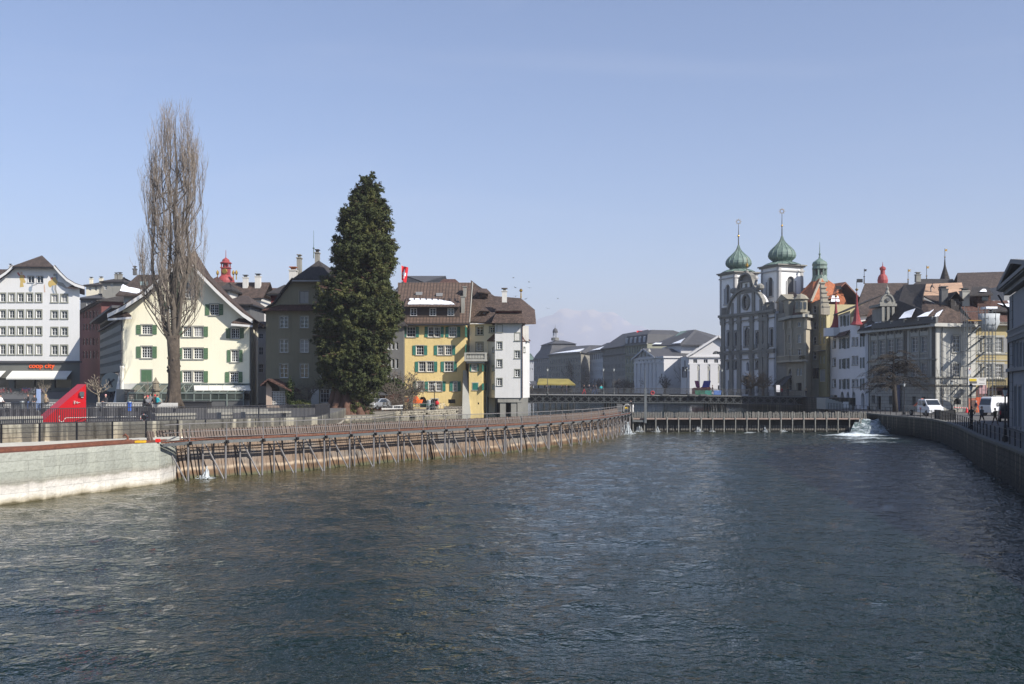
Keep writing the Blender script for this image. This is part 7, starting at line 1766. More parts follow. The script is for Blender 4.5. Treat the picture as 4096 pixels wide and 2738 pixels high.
# ---- mountain with snow
mt=MB();nx,ny=70,16;rs=np.random.RandomState(8)
def mh_(x):
    px=x*FPX/8000+CX
    pk=330*math.exp(-abs((px-2330)/330)**1.9)+90*math.exp(-((px-2700)/220)**2)+60*math.exp(-((px-2030)/160)**2)
    return(70+pk*1.05)*1.5385
for j in range(ny):
    for i in range(nx):
        x=(1500+1900*i/(nx-1)-CX)*8000/FPX;v=j/(ny-1);h=mh_(x)*v*(1+.0*rs.rand());h+=(32*math.sin(x*.0135+3*v)+25*math.sin(x*.03-5*v)+rs.normal(0,13))*v*(1.1-v*.6)
        mt.v.append((x,7700+500*v,h-3))
for j in range(ny-1):
    for i in range(nx-1):a=j*nx+i;mt.f.append((a,a+1,a+nx+1,a+nx));mt.m.append(0)
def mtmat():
    m=bpy.data.materials.new('hazy_snowy_mountain');m.use_nodes=True;nt=m.node_tree;n=nt.nodes;L=nt.links;bs=n['Principled BSDF'];bs.inputs['Roughness'].default_value=.9
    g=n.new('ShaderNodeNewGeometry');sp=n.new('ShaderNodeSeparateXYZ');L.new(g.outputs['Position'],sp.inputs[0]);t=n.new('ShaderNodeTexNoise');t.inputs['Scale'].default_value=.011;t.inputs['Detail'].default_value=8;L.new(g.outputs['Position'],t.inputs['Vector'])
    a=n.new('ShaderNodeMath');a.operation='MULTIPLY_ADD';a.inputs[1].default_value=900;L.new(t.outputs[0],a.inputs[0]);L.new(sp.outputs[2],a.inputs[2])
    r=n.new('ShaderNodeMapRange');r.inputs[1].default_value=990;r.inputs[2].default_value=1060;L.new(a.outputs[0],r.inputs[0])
    x=n.new('ShaderNodeMix');x.data_type='RGBA';x.inputs[6].default_value=(.27,.29,.37,1);x.inputs[7].default_value=(.40,.38,.40,1);L.new(r.outputs[0],x.inputs[0]);L.new(x.outputs[2],bs.inputs['Base Color']);return m  # rock and snow tones dulled so the haze fade is painted in
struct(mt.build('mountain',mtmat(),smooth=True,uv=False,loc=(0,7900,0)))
# ================================================================ trees and plants
def tubes(mb,pts,r0,r1,n=3,m=0):
    K=len(pts);mb.tube(pts,[r0+(r1-r0)*k/(K-1)for k in range(K)],n,m,cap=False)
# ---- tall bare poplar
def poplar():
    rn=random.Random(11);D=116;b=P(N,695,1632,D);b.z=3.5
    fork=P(N,690,1345,D);top=P(N,700,430,D).z
    root=empty('poplar',b,'very tall bare poplar with upright twigs in front of the cream house','tree')
    mb=MB()
    prof=[(-.1,1.0),(1.2,.78),(3,.70),(6,.66),(fork.z-b.z,.72)]
    pts=[b+Vector((math.sin(h*.5)*.08,0,h))for h,r in prof];mb.tube(pts,[r for h,r in prof],14)
    for k in range(7):a=k*.9;mb.tube([b+Vector((1.15*cos(a),1.15*sin(a),-.1)),b+Vector((.65*cos(a),.65*sin(a),1.1)),b+Vector((.45*cos(a),.45*sin(a),3))],[.3,.25,.1],6)
    for k in range(26):h=rn.uniform(1,fork.z-b.z);a=rn.uniform(0,6.3);q=b+Vector((.66*cos(a),.66*sin(a),h));mb.lathe(q,[(0,-.25),(.16,0),(0,.25)],6)
    trunk=mb.build('trunk',mat('furrowed_bark',(.085,.066,.05),.95,.5,2.5,.08,5),root,smooth=True)
    mb=MB();tw=MB()
    H=top-fork.z
    def halfw(z):
        t=(z-fork.z)/H
        for(a,va),(c,vc)in zip(PR,PR[1:]):
            if a<=t<=c:return va+(vc-va)*(t-a)/(c-a)
        return .3
    PR=[(-.25,.3),(0.0,1.5),(.12,3.1),(.3,3.9),(.5,3.9),(.62,3.5),(.8,2.6),(.92,1.8),(1.0,.8),(1.2,.2)]
    stems=[]
    def stem(p0,off,ztop,r0,lim=None):
        n=22;pts=[];x,y=p0.x,p0.y;wx=rn.uniform(0,6)
        for k in range(n+1):
            t=k/n;z=p0.z+(ztop-p0.z)*t;e=min(1,(t*2.6))**.7
            pts.append(Vector((p0.x+off[0]*e+.12*sin(wx+z*.7),p0.y+off[1]*e+.12*cos(wx+z*.6),z)))
        tubes(mb,pts,r0,.02,7 if r0>.2 else 5);stems.append((pts,r0));return pts
    c=fork
    main=stem(c-Vector((0,0,.8)),(.4,0),top-.4,.46)
    stem(c-Vector((0,0,.8)),(-2.3,.3),top-7,.30);stem(c-Vector((0,0,.6)),(1.9,-.4),top-6,.28);stem(c-Vector((0,0,.3)),(-.7,-1.2),top-4,.2);stem(c,(.9,1.2),top-2.0,.2);stem(c+Vector((0,0,3)),(-.6,.8),top-1.0,.2)
    for k in range(84):
        z0=fork.z-.6+(H*.72)*rn.random()**1.35;src=rn.choice(stems[:6])[0];p=min(src,key=lambda q:abs(q.z-z0));p=Vector((p.x,p.y,z0))if z0<fork.z else p.copy()
        if z0<fork.z:p=Vector((c.x,c.y,z0))
        a=rn.uniform(0,2*pi);L=rn.uniform(5,11);zt=min(p.z+L,top+rn.uniform(-1.5,.5));w_=halfw(min(zt,p.z+L*.6))*rn.uniform(.55,1.0)
        off=(c.x+.25+w_*cos(a)-p.x,c.y+w_*sin(a)-p.y);
        if zt-p.z<2:continue
        stem(p,off,zt,rn.uniform(.045,.085))
    for pts,r0 in stems[:]:
        n=int((pts[-1].z-pts[0].z)*(2.3 if r0<.2 else 2.0))
        for k in range(n):
            t=rn.uniform(.12,.99);i=int(t*(len(pts)-1));p=pts[i].lerp(pts[min(i+1,len(pts)-1)],rn.random())
            if p.z<fork.z+.5 and r0>.2:continue
            a=rn.uniform(0,2*pi);o=rn.uniform(.25,.8);L=rn.uniform(1.2,3.0);cur=Vector((p.x,p.y,p.z));q=[cur.copy()]
            if p.z+L>top+.6:L*=.5
            for s in range(1,5):u=s/4;q.append(p+Vector((o*cos(a)*u**.7+rn.gauss(0,.04),o*sin(a)*u**.7+rn.gauss(0,.04),L*u**1.15)))
            tubes(tw,q,.026,.009,3)
            for s in range(1,5):
                for _ in range(1 if s<3 else 2):
                    aa=rn.uniform(0,2*pi);l2=rn.uniform(.35,.95);e=q[s];g=e+Vector((.28*l2*cos(aa),.28*l2*sin(aa),l2*.5));tubes(tw,[e,g,g+Vector((.05*cos(aa),.05*sin(aa),l2*.5))],.011,.005,3)
    br=mb.build('branches',m_bark,root,smooth=True,uv=False);tw.build('twigs',m_twig,root,uv=False)
poplar()
# ---- giant sequoia
m_leaf=None
def leafmat(name,c1,c2,c3):
    m=bpy.data.materials.new(name);m.use_nodes=True;nt=m.node_tree;n=nt.nodes;L=nt.links;bs=n['Principled BSDF'];bs.inputs['Roughness'].default_value=.75;bs.inputs['Specular IOR Level'].default_value=.2
    g=n.new('ShaderNodeNewGeometry');t=n.new('ShaderNodeTexNoise');t.inputs['Scale'].default_value=.55;t.inputs['Detail'].default_value=5;L.new(g.outputs['Position'],t.inputs['Vector'])
    cr=n.new('ShaderNodeValToRGB');e=cr.color_ramp.elements;e[0].position=.35;e[0].color=(*c1,1);e[1].position=.68;e[1].color=(*c3,1);q=e.new(.5);q.color=(*c2,1);L.new(t.outputs[0],cr.inputs[0])
    x=n.new('ShaderNodeMix');x.data_type='RGBA';x.blend_type='MULTIPLY';t2=n.new('ShaderNodeTexNoise');t2.inputs['Scale'].default_value=9;L.new(g.outputs['Position'],t2.inputs['Vector'])
    r=n.new('ShaderNodeMapRange');r.inputs[1].default_value=.3;r.inputs[2].default_value=.7;r.inputs[3].default_value=.65;r.inputs[4].default_value=1.35;L.new(t2.outputs[0],r.inputs[0]);cc=n.new('ShaderNodeCombineColor');[L.new(r.outputs[0],cc.inputs[i])for i in range(3)]
    x.inputs[0].default_value=1;L.new(cr.outputs[0],x.inputs[6]);L.new(cc.outputs[0],x.inputs[7]);L.new(x.outputs[2],bs.inputs['Base Color'])
    return m
m_seq=leafmat('sequoia_foliage',(.026,.033,.012),(.05,.06,.02),(.095,.095,.03))
def sequoia():
    rn=random.Random(21);rs=np.random.RandomState(21);ZS=(1200,650,1.493);D=119.5;k=D/FPX/1.493
    base=P(ZS,275,1500,D);base.z=2.3
    root=empty('giant_sequoia',base,'huge dense dark green conifer with flared trunk on the river bank','tree')
    OUT=[(75,368,432),(95,340,460),(120,318,485),(170,305,512),(215,280,535),(260,255,545),(330,228,560),(400,215,575),(470,195,585),(530,170,585),(570,180,583),(620,195,578),(660,150,572),(715,112,545),(760,90,590),(830,62,615),(900,72,612),(960,110,603),(1010,90,590),(1060,62,545),(1110,62,530),(1160,64,545),(1220,100,535),(1290,120,520),(1330,200,500),(1360,290,470),(1440,315,445),(1500,335,420)]
    def lr(y):
        for a,b in zip(OUT,OUT[1:]):
            if a[0]<=y<=b[0]:t=(y-a[0])/(b[0]-a[0]);return a[1]+(b[1]-a[1])*t,a[2]+(b[2]-a[2])*t
        return OUT[-1][1:]
    cx=lambda y:400 if y<150 else(400-(y-150)*.10 if y<700 else 345-(y-700)*.06)
    W=lambda x,y,dy=0:P(ZS,x,y,D)+Vector((0,dy,0))
    tr=MB();ys=[1530,1490,1440,1380,1300,1200,1050,900,700,500,300,150];rr=[2.6,2.1,1.5,1.15,1.0,.88,.8,.7,.55,.38,.22,.1]
    tr.tube([W(cx(y)-(22 if y>1400 else 10),y)for y in ys],rr,14)
    for q in range(9):a=q*.7;p=W(cx(1530)-22,1535);tr.tube([p+Vector((3.1*cos(a),2.4*sin(a),-.3)),p+Vector((1.7*cos(a),1.5*sin(a),2.0)),p+Vector((.9*cos(a),.8*sin(a),6))],[.7,.45,.2],6)
    tr.build('trunk',m_barkr,root,smooth=True)
    lb_=MB();cl=[]
    def add(y,a,f):
        l,r=lr(y);c0=cx(y);Rr=(r-c0)if cos(a)>0 else(c0-l);Rs=min((r-l)/2,260)
        px=c0+Rr*cos(a)*f*rn.uniform(.93,1.0);dy=Rs*k*sin(a)*f;return W(px,y,dy),c0
    y=92.0
    while y<1480:
        l,r=lr(y);wid=(r-l);n=max(3,int(wid/34))if y<1330 else int(wid/60)
        for q in range(n):
            a=rn.uniform(0,2*pi);f=rn.uniform(.84,1.0);yy=y+rn.uniform(-16,16);yy=min(max(yy,78),1478)
            if 560<y<800 and abs(a-pi*1.6)<.28:continue
            p,c0=add(yy,a,f);l2,r2=lr(yy);rad=(r2-l2)/2*k
            t0=W(c0,max(yy-30,118));lb_.tube([t0,t0.lerp(p,.5)+Vector((0,0,-.4)),p],[.12,.09,.04],4,cap=False)
            out=(p-t0);out.z=0;out=out.normalized()if out.length>.1 else Vector((1,0,0));sd=Vector((-out.y,out.x,0))
            m_=7 if y>200 else 4
            for e in range(m_):
                back=rn.uniform(0,min(2.6,rad*.75));c=p-out*back+sd*rn.gauss(0,.55)*(1 if y>200 else .5)+Vector((0,0,-.18*back+rn.gauss(0,.28)-.25));cl.append((c,rn.uniform(.42,.78)*(1 if y>170 else .75),a))
        y+=26
    lb_.build('branches',m_barkr,root,uv=False)
    C=np.array([tuple(c[0])for c in cl]);Rc=np.array([c[1]for c in cl]);n=140
    V=[];
    for c,r in zip(C,Rc):
        d=rs.normal(size=(n,3));d/=np.linalg.norm(d,axis=1)[:,None];rad=r*(.45+.65*rs.rand(n)**.6)
        # lumpy brushes: bunch the sprays round a few sub-centres
        sub=rs.normal(size=(7,3));sub/=np.linalg.norm(sub,axis=1)[:,None];s=sub[rs.randint(0,7,n)];d=d*.30+s*.85
        p=c+d*rad[:,None]*np.array([1.05,1.05,.85]);p[:,2]-=.15*rad
        u=rs.normal(size=(n,3));u/=np.linalg.norm(u,axis=1)[:,None];v=np.cross(u,d+1e-3);v/=np.linalg.norm(v,axis=1)[:,None]
        a=(.09+.09*rs.rand(n))[:,None];b=(.035+.045*rs.rand(n))[:,None]
        V.append(np.stack([p-u*a,p+v*b,p+u*a,p-v*b],1))
    V=np.concatenate(V).reshape(-1,3)
    leafobj('crown',V,m_seq,root)
def leafobj(name,V,m,root,nv=4):
    off=np.array(wloc(root))if root is not None else np.zeros(3);V=V-off
    me=bpy.data.meshes.new(name);N_=len(V);F=N_//nv;me.vertices.add(N_);me.vertices.foreach_set('co',V.ravel())
    me.loops.add(N_);me.loops.foreach_set('vertex_index',np.arange(N_,dtype=np.int32));me.polygons.add(F)
    me.polygons.foreach_set('loop_start',np.arange(0,N_,nv,dtype=np.int32));me.polygons.foreach_set('loop_total',np.full(F,nv,np.int32));me.update();me.validate();me.materials.append(m)
    o=bpy.data.objects.new(name,me);COL.objects.link(o);o.parent=root;return o
sequoia()
# ---- pollards and other bare trees
def limb(mb,rn,p,d,L,r,depth,up=.25,kids=3,kink=.5,tip=.012,n=5):
    pts=[Vector(p)];cur=Vector(p);dd=Vector(d).normalized();st=4
    for k in range(st):
        dd=(dd+Vector((rn.gauss(0,kink*.35),rn.gauss(0,kink*.35),rn.gauss(0,kink*.25)+up*.3))).normalized();cur=cur+dd*(L/st);pts.append(cur.copy())
    r1=r*.62 if depth else tip;tubes(mb,pts,r,r1,n)
    if depth:
        for k in range(kids):
            i=rn.randint(2,4)if k else 4;nd=(dd+Vector((rn.gauss(0,.6),rn.gauss(0,.6),rn.gauss(.1,.45)))).normalized();limb(mb,rn,pts[i],nd,L*rn.uniform(.5,.8),r*.58,depth-1,up,kids,kink,tip,max(3,n-1))
def bare_tree(name,label,base,H,spread,r,seed,cat='tree',trunk=.35,nl=7,depth=2,kids=3,kink=.9,tip=.02,m=None,group=None,up=.25,knob=0):
    rn=random.Random(seed);root=empty(name,base,label,cat,group);b=Vector(base);mb=MB();t=H*trunk
    mb.tube([b+Vector((0,0,-.1)),b+Vector((rn.uniform(-.1,.1),0,t*.5)),b+Vector((rn.uniform(-.1,.1),0,t))],[r*1.25,r*.95,r*.9],8);c=b+Vector((0,0,t));mb.build('trunk',m or m_bark,root,smooth=True)
    mb=MB();
    for k in range(nl):
        a=2*pi*k/nl+rn.uniform(-.3,.3);d=Vector((cos(a)*spread,sin(a)*spread,H*(1-trunk)*rn.uniform(.5,1.1)));L=d.length*(.62 if depth else .9)
        limb(mb,rn,c+Vector((0,0,rn.uniform(-t*.15,0))),d,L,r*.5,depth,up,kids,kink,tip)
    V=np.array(mb.v);z0_=b.z+t;zm=np.percentile(V[:,2],99.7);rad=np.hypot(V[:,0]-b.x,V[:,1]-b.y);rm=np.percentile(rad,98)
    V[:,2]=z0_+(V[:,2]-z0_)*(H-t)/max(.1,zm-z0_);V[:,0]=b.x+(V[:,0]-b.x)*spread/rm;V[:,1]=b.y+(V[:,1]-b.y)*spread/rm;V[:,2]=np.maximum(V[:,2],b.z+t*.45);mb.v=V.tolist()
    mb.build('crown',m or m_bark,root,smooth=False,uv=False);return root
def onz(Z,x,y,d,z=None):p=P(Z,x,y,d);return(p.x,p.y,p.z if z is None else z)
PG='pollard trees'
bare_tree('young_tree','thin young bare tree in front of the white store awning',onz(Z1,312,1245,112,3.5),3.4,1.0,.07,1,trunk=.5,nl=7,depth=2,kids=3,kink=.5,tip=.008,m=mat('pale_bark',(.24,.2,.15),.9,.3,3))
bare_tree('pollard_tree','small pollard tree with pale stem in front of the dark lane',onz(Z1,682,1250,118,3.5),3.9,1.75,.13,2,trunk=.42,nl=8,depth=2,kids=3,kink=.7,tip=.03,m=MATS['pale_bark'])
bare_tree('young_tree','thin young tree left of the stone monument column',onz(Z2,395,1290,112,3.5),3.6,.9,.06,3,trunk=.4,nl=7,depth=2,kids=3,kink=.5,tip=.006,m=MATS['pale_bark'])
bare_tree('garden_tree','wide low bare garden tree in front of the olive house',onz(Z3,552,1320,121,3.3),4.0,3.0,.15,4,trunk=.3,nl=9,depth=3,kids=3,kink=1.0,tip=.01,up=.05)
bare_tree('pollard_tree','twisted pollard tree left of the pair before the yellow house',onz(Z4,185,1315,140,2.6),5.6,3.1,.28,5,trunk=.35,nl=10,depth=3,kids=3,kink=1.3,tip=.04)
bare_tree('pollard_tree','twisted pollard tree leaning against the yellow house wall',onz(Z4,315,1315,143,2.6),5.8,3.6,.33,6,trunk=.38,nl=10,depth=3,kids=3,kink=1.3,tip=.04)
rn=random.Random(31);mb=MB();root=empty('thicket',onz(Z4,225,1290,137,2.7),'dense tangled bare thicket beside the silver car on the bank','shrub')
for k in range(90):
    x=rn.uniform(130,315);p=Vector(onz(Z4,x,1300,137+rn.uniform(-1.5,1.5),2.6));limb(mb,rn,p,(rn.gauss(0,.5),rn.gauss(0,.5),1.2),rn.uniform(1.5,3.4),.03,1,.1,4,1.3,.008,3)
mb.build('branches',m_bark,root,uv=False)
for k,(x,y,d,H,sp,sd)in enumerate(((345,745,272,5.2,3.0,11),(455,745,272,5.4,3.2,12),(590,745,270,5.2,3.2,13),(720,745,262,5.0,3.0,14),(880,750,255,5.6,2.6,15),(1130,750,250,5.0,2.2,16),(1212,760,240,6.0,3.2,17))):
    bare_tree('pollard_tree',['first pollard tree of the far row, nearest the grid office block','second pollard tree of the far row','third pollard tree of the far row, left of the theatre pediment','fourth pollard tree of the far row, under the pediment left edge','slim pollard before the theatre columns','small pollard left of the widest one at the theatre corner','wide low branched pollard standing before the blank theatre wall'][k],onz(Z12,x,y,d*1.13,4.0),H*.86,sp*.95,.28,sd,trunk=.3,nl=9,depth=3,kids=3,kink=1.2,tip=.05,group='pollard trees along the far quay')
for k,(x,d,sd)in enumerate(((720,300,21),(800,296,22),(870,292,23),(560,312,24))):
    bare_tree('pollard_tree',['pollard tree before the pale far block','pollard tree between the pale block and the grid office block','pollard tree at the left foot of the grid office block','pollard tree right of the covered bridge roof'][k],onz(Z5,x,985,d*1.2,4.0),4.9,3.2,.3,sd,trunk=.3,nl=9,depth=3,kids=3,kink=1.2,tip=.06,group='pollard trees along the far quay')
bare_tree('bare_tree','large round bare tree in front of the long sandstone building',onz(Z5,605,960,370,4.0),12,6.2,.3,41,trunk=.15,nl=16,depth=3,kids=5,kink=.9,tip=.03)
bare_tree('bare_tree','thin spiky bare tree at the blank theatre wall',onz(Z12,1528,760,270,4.0),10,2.4,.14,42,trunk=.3,nl=9,depth=2,kids=3,kink=.5,tip=.02)
bare_tree('pollard_tree','brownish pollard tree left of a pair before the church portal',onz(Z11,712,1130,196,4.2),4.7,3.2,.26,43,trunk=.35,nl=11,depth=3,kids=3,kink=1.1,tip=.035,m=mat('brown_bark',(.18,.13,.08),.9,.3,2))
bare_tree('pollard_tree','brownish pollard tree right of a pair before the church',onz(Z11,880,1130,193,4.2),4.7,2.9,.26,44,trunk=.35,nl=11,depth=3,kids=3,kink=1.1,tip=.035,m=MATS['brown_bark'])
# big drooping tree on the right promenade
def droop():
    rn=random.Random(51);b=Vector(onz(Z8,735,1440,146,2.3));root=empty('bare_tree',b,'dark bare tree with drooping branches in front of the patterned building','tree');mb=MB()
    H=P(Z8,735,560,146).z-b.z;mb.tube([b,b+Vector((-.1,0,H*.3)),b+Vector((-.3,0,H*.55)),b+Vector((-.25,0,H*.85))],[.42,.32,.24,.1],8);mb.build('trunk',mat('dark_bark',(.05,.042,.035),.95,.3,3),root,smooth=True);mb=MB()
    for k in range(44):
        h=H*(.36+.6*rn.random());a=rn.uniform(0,2*pi);t=(h/H-.36)/.6;R_=(5.6-3.6*t)*rn.uniform(.7,1.05);p=b+Vector((-.25,0,h));pts=[p]
        for s in range(1,8):u=s/7;pts.append(p+Vector((R_*cos(a)*u,R_*sin(a)*u*.8,R_*(.55*u-.62*u*u)*1.2))+Vector((rn.gauss(0,.1),rn.gauss(0,.1),rn.gauss(0,.08))))
        tubes(mb,pts,.09,.018,4)
        for s in range(2,8):
            for _ in range(6):
                q=pts[s];a2=a+rn.gauss(0,.9);L=rn.uniform(.6,1.6);q2=[q,q+Vector((cos(a2)*L*.5,sin(a2)*L*.5,.05)),q+Vector((cos(a2)*L*.9,sin(a2)*L*.9,-.35*L))];tubes(mb,q2,.022,.009,3)
                for z_ in range(2):e=q2[1];a3=a2+rn.gauss(0,1.0);tubes(mb,[e,e+Vector((cos(a3)*.4,sin(a3)*.4,-.25))],.012,.007,3)
    mb.build('crown',MATS['dark_bark'],root,uv=False)
droop()
bare_tree('sapling','slender bare sapling in front of the scaffolded facade',onz(Z9,155,1470,140,2.3),7.4,1.8,.06,61,trunk=.3,nl=8,depth=2,kids=4,kink=.4,tip=.008,m=MATS['dark_bark'])
# evergreens
def bush(name,label,c,rx,ry,rz,nn,seed,m,size=.12,cone=False,cat='shrub'):
    rs=np.random.RandomState(seed);root=empty(name,c,label,cat);c=np.array(c)
    d=rs.normal(size=(nn,3));d/=np.linalg.norm(d,axis=1)[:,None];d[:,2]=d[:,2]
    rad=.45+.55*rs.rand(nn)**.5;p=d*rad[:,None];lump=.8+.35*np.sin(p[:,0]*5+seed)*np.cos(p[:,2]*6)*np.sin(p[:,1]*4+1);p*=lump[:,None]
    if cone:f=(1-(p[:,2]+1)/2)*.9+.12;p[:,0]*=f*1.4;p[:,1]*=f*1.4
    p=c+np.array([0,0,rz])+p*np.array([rx,ry,rz]);u=rs.normal(size=(nn,3));u/=np.linalg.norm(u,axis=1)[:,None];v=np.cross(u,rs.normal(size=(nn,3)));v/=np.linalg.norm(v,axis=1)[:,None];a=size
    leafobj('foliage',np.stack([p-u*a,p+v*a*.6,p+u*a,p-v*a*.6],1).reshape(-1,3),m,root);MB().tube([c,c+np.array([0,0,rz])],.06,5).build('stem',m_bark,root)
m_bush=leafmat('bush_foliage',(.03,.045,.015),(.06,.08,.025),(.13,.14,.05))
bush('column_conifer','narrow dark evergreen column beside the pink garden pavilion',onz(Z3,412,1325,119.5,3.4),.6,.6,1.9,2200,1,m_bush,.1)
bush('garden_shrub','low yellowish green shrubs under the bare garden tree',onz(Z3,500,1325,119,3.3),1.5,.8,.6,1500,2,m_bush,.1)
bush('hedge','olive green hedge behind the car and thicket by the yellow house',onz(Z4,110,1250,141,2.9),3.8,1.2,2.5,5000,3,m_bush,.14)
# ================================================================ haze
MB().box(-6500,-90,-4.5,6500,8500,660).build('haze',None,loc=(0,0,0),uv=False)
hz=bpy.data.objects['haze'];hm=bpy.data.materials.new('haze');hm.use_nodes=True;nt=hm.node_tree;nt.nodes.remove(nt.nodes['Principled BSDF']);pv=nt.nodes.new('ShaderNodeVolumePrincipled');pv.inputs['Density'].default_value=HAZE;pv.inputs['Color'].default_value=(.80,.82,.92,1);pv.inputs['Anisotropy'].default_value=.0
nt.links.new(pv.outputs[0],nt.nodes['Material Output'].inputs['Volume']);hz.data.materials.clear();hz.data.materials.append(hm);hz['kind']='stuff'
# ================================================================ terrace furniture
m_fence=plain('dark_fence_paint',(.03,.03,.035),.45)
def bar_fence(name,label,pts,z,h,step,mt=None,top=.05,posts=2.2):
    mt=mt or m_fence;c=pts[len(pts)//2];r=empty(name,(c[0],c[1],z),label,'fence');P3=[Vector((a,b,0))for a,b in pts]
    fb=MB();fr_=MB()
    for a,b in zip(P3,P3[1:]):
        L=(b-a).length;n=max(1,int(L/step))
        for k in range(n):p=a.lerp(b,k/n);fb.bar(p+Vector((0,0,z+.05)),p+Vector((0,0,z+h)),.042,.035)
        for zz,ww in((z+h,top),(z+.06,.04)):fr_.bar(a+Vector((0,0,zz)),b+Vector((0,0,zz)),.05,ww)
    fb.build('bars',mt,r);fr_.build('rails',mt,r)
    tot=catmull(P3,posts)if len(P3)>2 else[P3[0].lerp(P3[1],k/max(1,int((P3[1]-P3[0]).length/posts)))for k in range(int((P3[1]-P3[0]).length/posts)+1)]
    for p in tot:MB().bar(p+Vector((0,0,z-.25)),p+Vector((0,0,z+h)),.05,.05).build('post',mt,r)
    return r
edge=[(-62,38),(-33.5,65.4),(-26.3,72.5),(-16.15,82.5)];e2=[(x-.12,y+.12)for x,y in edge]
bar_fence('terrace_fence','long black fence of upright bars on top of the stained terrace wall',e2[1:]if False else[(-45,54.5)]+e2[1:]+[(-16.9,92)],3.5,1.02,.125)
bar_fence('square_fence','black bar fence behind the concrete benches, ending near the poplar',[(-46,79),(-27.2,76.6)],3.5,1.2,.13)
m_pc=mat('pale_concrete',(.36,.345,.30),.85,.08,1)
def along(t,inn,pl=((-33.5,65.4),(-26.3,72.5))):
    a,b=Vector(pl[0]),Vector(pl[1]);d=(b-a).normalized();n=Vector((-d.y,d.x));return a+d*t+n*inn
def slabbench(t0,t1,label,slot=None,pl=((-33.5,65.4),(-26.3,72.5)),inn=1.1,h=.5):
    a,b=along(t0,inn,pl),along(t1,inn,pl);c,d=along(t1,inn+.8,pl),along(t0,inn+.8,pl);mb=MB()
    if slot:
        s0,s1=along(slot[0],inn,pl),along(slot[1],inn,pl);s2,s3=along(slot[1],inn+.8,pl),along(slot[0],inn+.8,pl)
        for q,(z0,z1)in(((a,s0,s3,d),(3.5,3.5+h)),((s1,b,c,s2),(3.5,3.5+h)),((s0,s1,s2,s3),(3.5+h*.72,3.5+h))):mb.hexa([(*p,z0)for p in q],[(*p,z1)for p in q])
    else:mb.hexa([(*p,3.5)for p in(a,b,c,d)],[(*p,3.5+h)for p in(a,b,c,d)])
    tag(mb.build('concrete_bench',m_pc),label,'bench')
slabbench(-6.0,3.1,'long pale concrete bench block with a dark slot, left of the red wedge',(-1.6,.3))
PL2=((-26.3,72.5),(-16.15,82.5))
slabbench(1.0,4.2,'short pale concrete bench block behind the fence under the poplar',None,PL2);slabbench(6.3,7.3,'tiny pale concrete block right of the black bar counter',None,PL2);slabbench(8.4,12.6,'pale concrete bench block with slot before the conservatory',(11.2,12.1),PL2)
MB().prism([(-45,83),(-24,83),(-22,90),(-45,90)],3.45,3.95).build;
o=MB();a=P(Z2,895,1335,96);b=P(Z2,1385,1335,96);o.box(a.x,96,3.4,b.x,97,3.5+.36);tag(o.build('low_wall',m_pc),'low pale wall below the conservatory between counter and pavilion','wall')
# red wedge
def Dz(x,y,d):return P(ZD,x,y,d)
A,B,C=Dz(775,888,70.6),Dz(1615,888,70.6),Dz(1615,175,70.6);A.z=B.z=3.5;ex=Vector((-1.3,1.6,0))
m_red=mat('signal_red_sheet',(.62,.012,.018),.45,.05,1)
rw=empty('red_wedge',(B.x,B.y,3.5),'big bright red wedge shaped sculpture standing behind the terrace fence','sculpture')
mb=MB();i=0;mb.v=[tuple(v)for v in(A,B,C,A+ex,B+ex,C+ex)];mb.f=[(0,1,2),(5,4,3),(0,2,5,3),(1,4,5,2),(0,3,4,1)];mb.m=[0]*5;mb.build('wedge_body',m_red,rw)
q0,q1=Dz(1503,400,70.55),Dz(1578,318,70.55);MB().box(q0.x,70.48,q0.z,q1.x,70.58,q1.z).build('control_box',m_steel,rw);q0,q1=Dz(1523,432,70.55),Dz(1560,402,70.55);MB().box(q0.x,70.54,q0.z,q1.x,70.59,q1.z).build('sticker',m_twhite,rw)
mb=MB();gpts=[[(1392,485),(1395,555)],[(1395,555),(1415,490)],[(1425,540),(1448,500)],[(1448,500),(1462,545)],[(1430,525),(1475,520)],[(1475,522),(1505,520)]]
for g_ in gpts:mb.bar(Dz(*g_[0],70.55),Dz(*g_[1],70.55),.03,.02,up=(0,1,0))
mb.build('graffiti',m_twhite,rw)
# boat hook and life buoy on the fence
bh=[Dz(1130,765,69.5),Dz(1103,790,69.5),Dz(1098,830,69.5),Dz(1120,870,69.6),Dz(1160,886,69.7),Dz(1195,870,69.8),Dz(1215,825,69.9),Dz(1240,808,70),P(ZA,1420,436,72.2)]
tag(MB().tube(bh,.028,6).build('boat_hook',m_twhite,uv=False),'long white boat hook hung along the terrace fence before the red wedge','boat hook')
lb2=empty('life_buoy',P(ZA,1502,450,73),'white and red life buoy on a dark board hung on the terrace fence','life buoy');q0,q1=P(ZA,1464,492,73),P(ZA,1540,380,73);MB().box(q0.x,73.0,q0.z,q1.x,73.06,q1.z).build('board',m_fence,lb2)
c=P(ZA,1502,450,72.9);torus(c,.24,.065,24,8,(0,)).build('ring',[m_twhite,plain('buoy_red',(.55,.02,.03))],lb2,smooth=True)
tp=empty('info_pillar',onz(ZD,712,690,101,3.5),'slim pale blue information pillar left of the red wedge','sign');q0,q1=Dz(682,690,101),Dz(744,268,101);MB().box(q0.x,101,3.5,q1.x,101.25,q1.z).build('pillar_body',plain('pillar_blue',(.28,.36,.55),.4),tp);MB().box(q0.x-.06,100.9,3.5,q1.x+.06,101.35,3.62).build('base',m_conc,tp)
def bin_(x,y,label,m_):
    r=empty('litter_bin',(x,y,3.5),label,'litter bin');MB().lathe((x,y,3.5),[(.22,.1),(.24,.9),(.25,.95)],10).build('bin_body',m_,r);MB().lathe((x,y,3.5),[(.27,.95),(.25,1.05),(.05,1.1)],10).build('lid',m_steel,r)
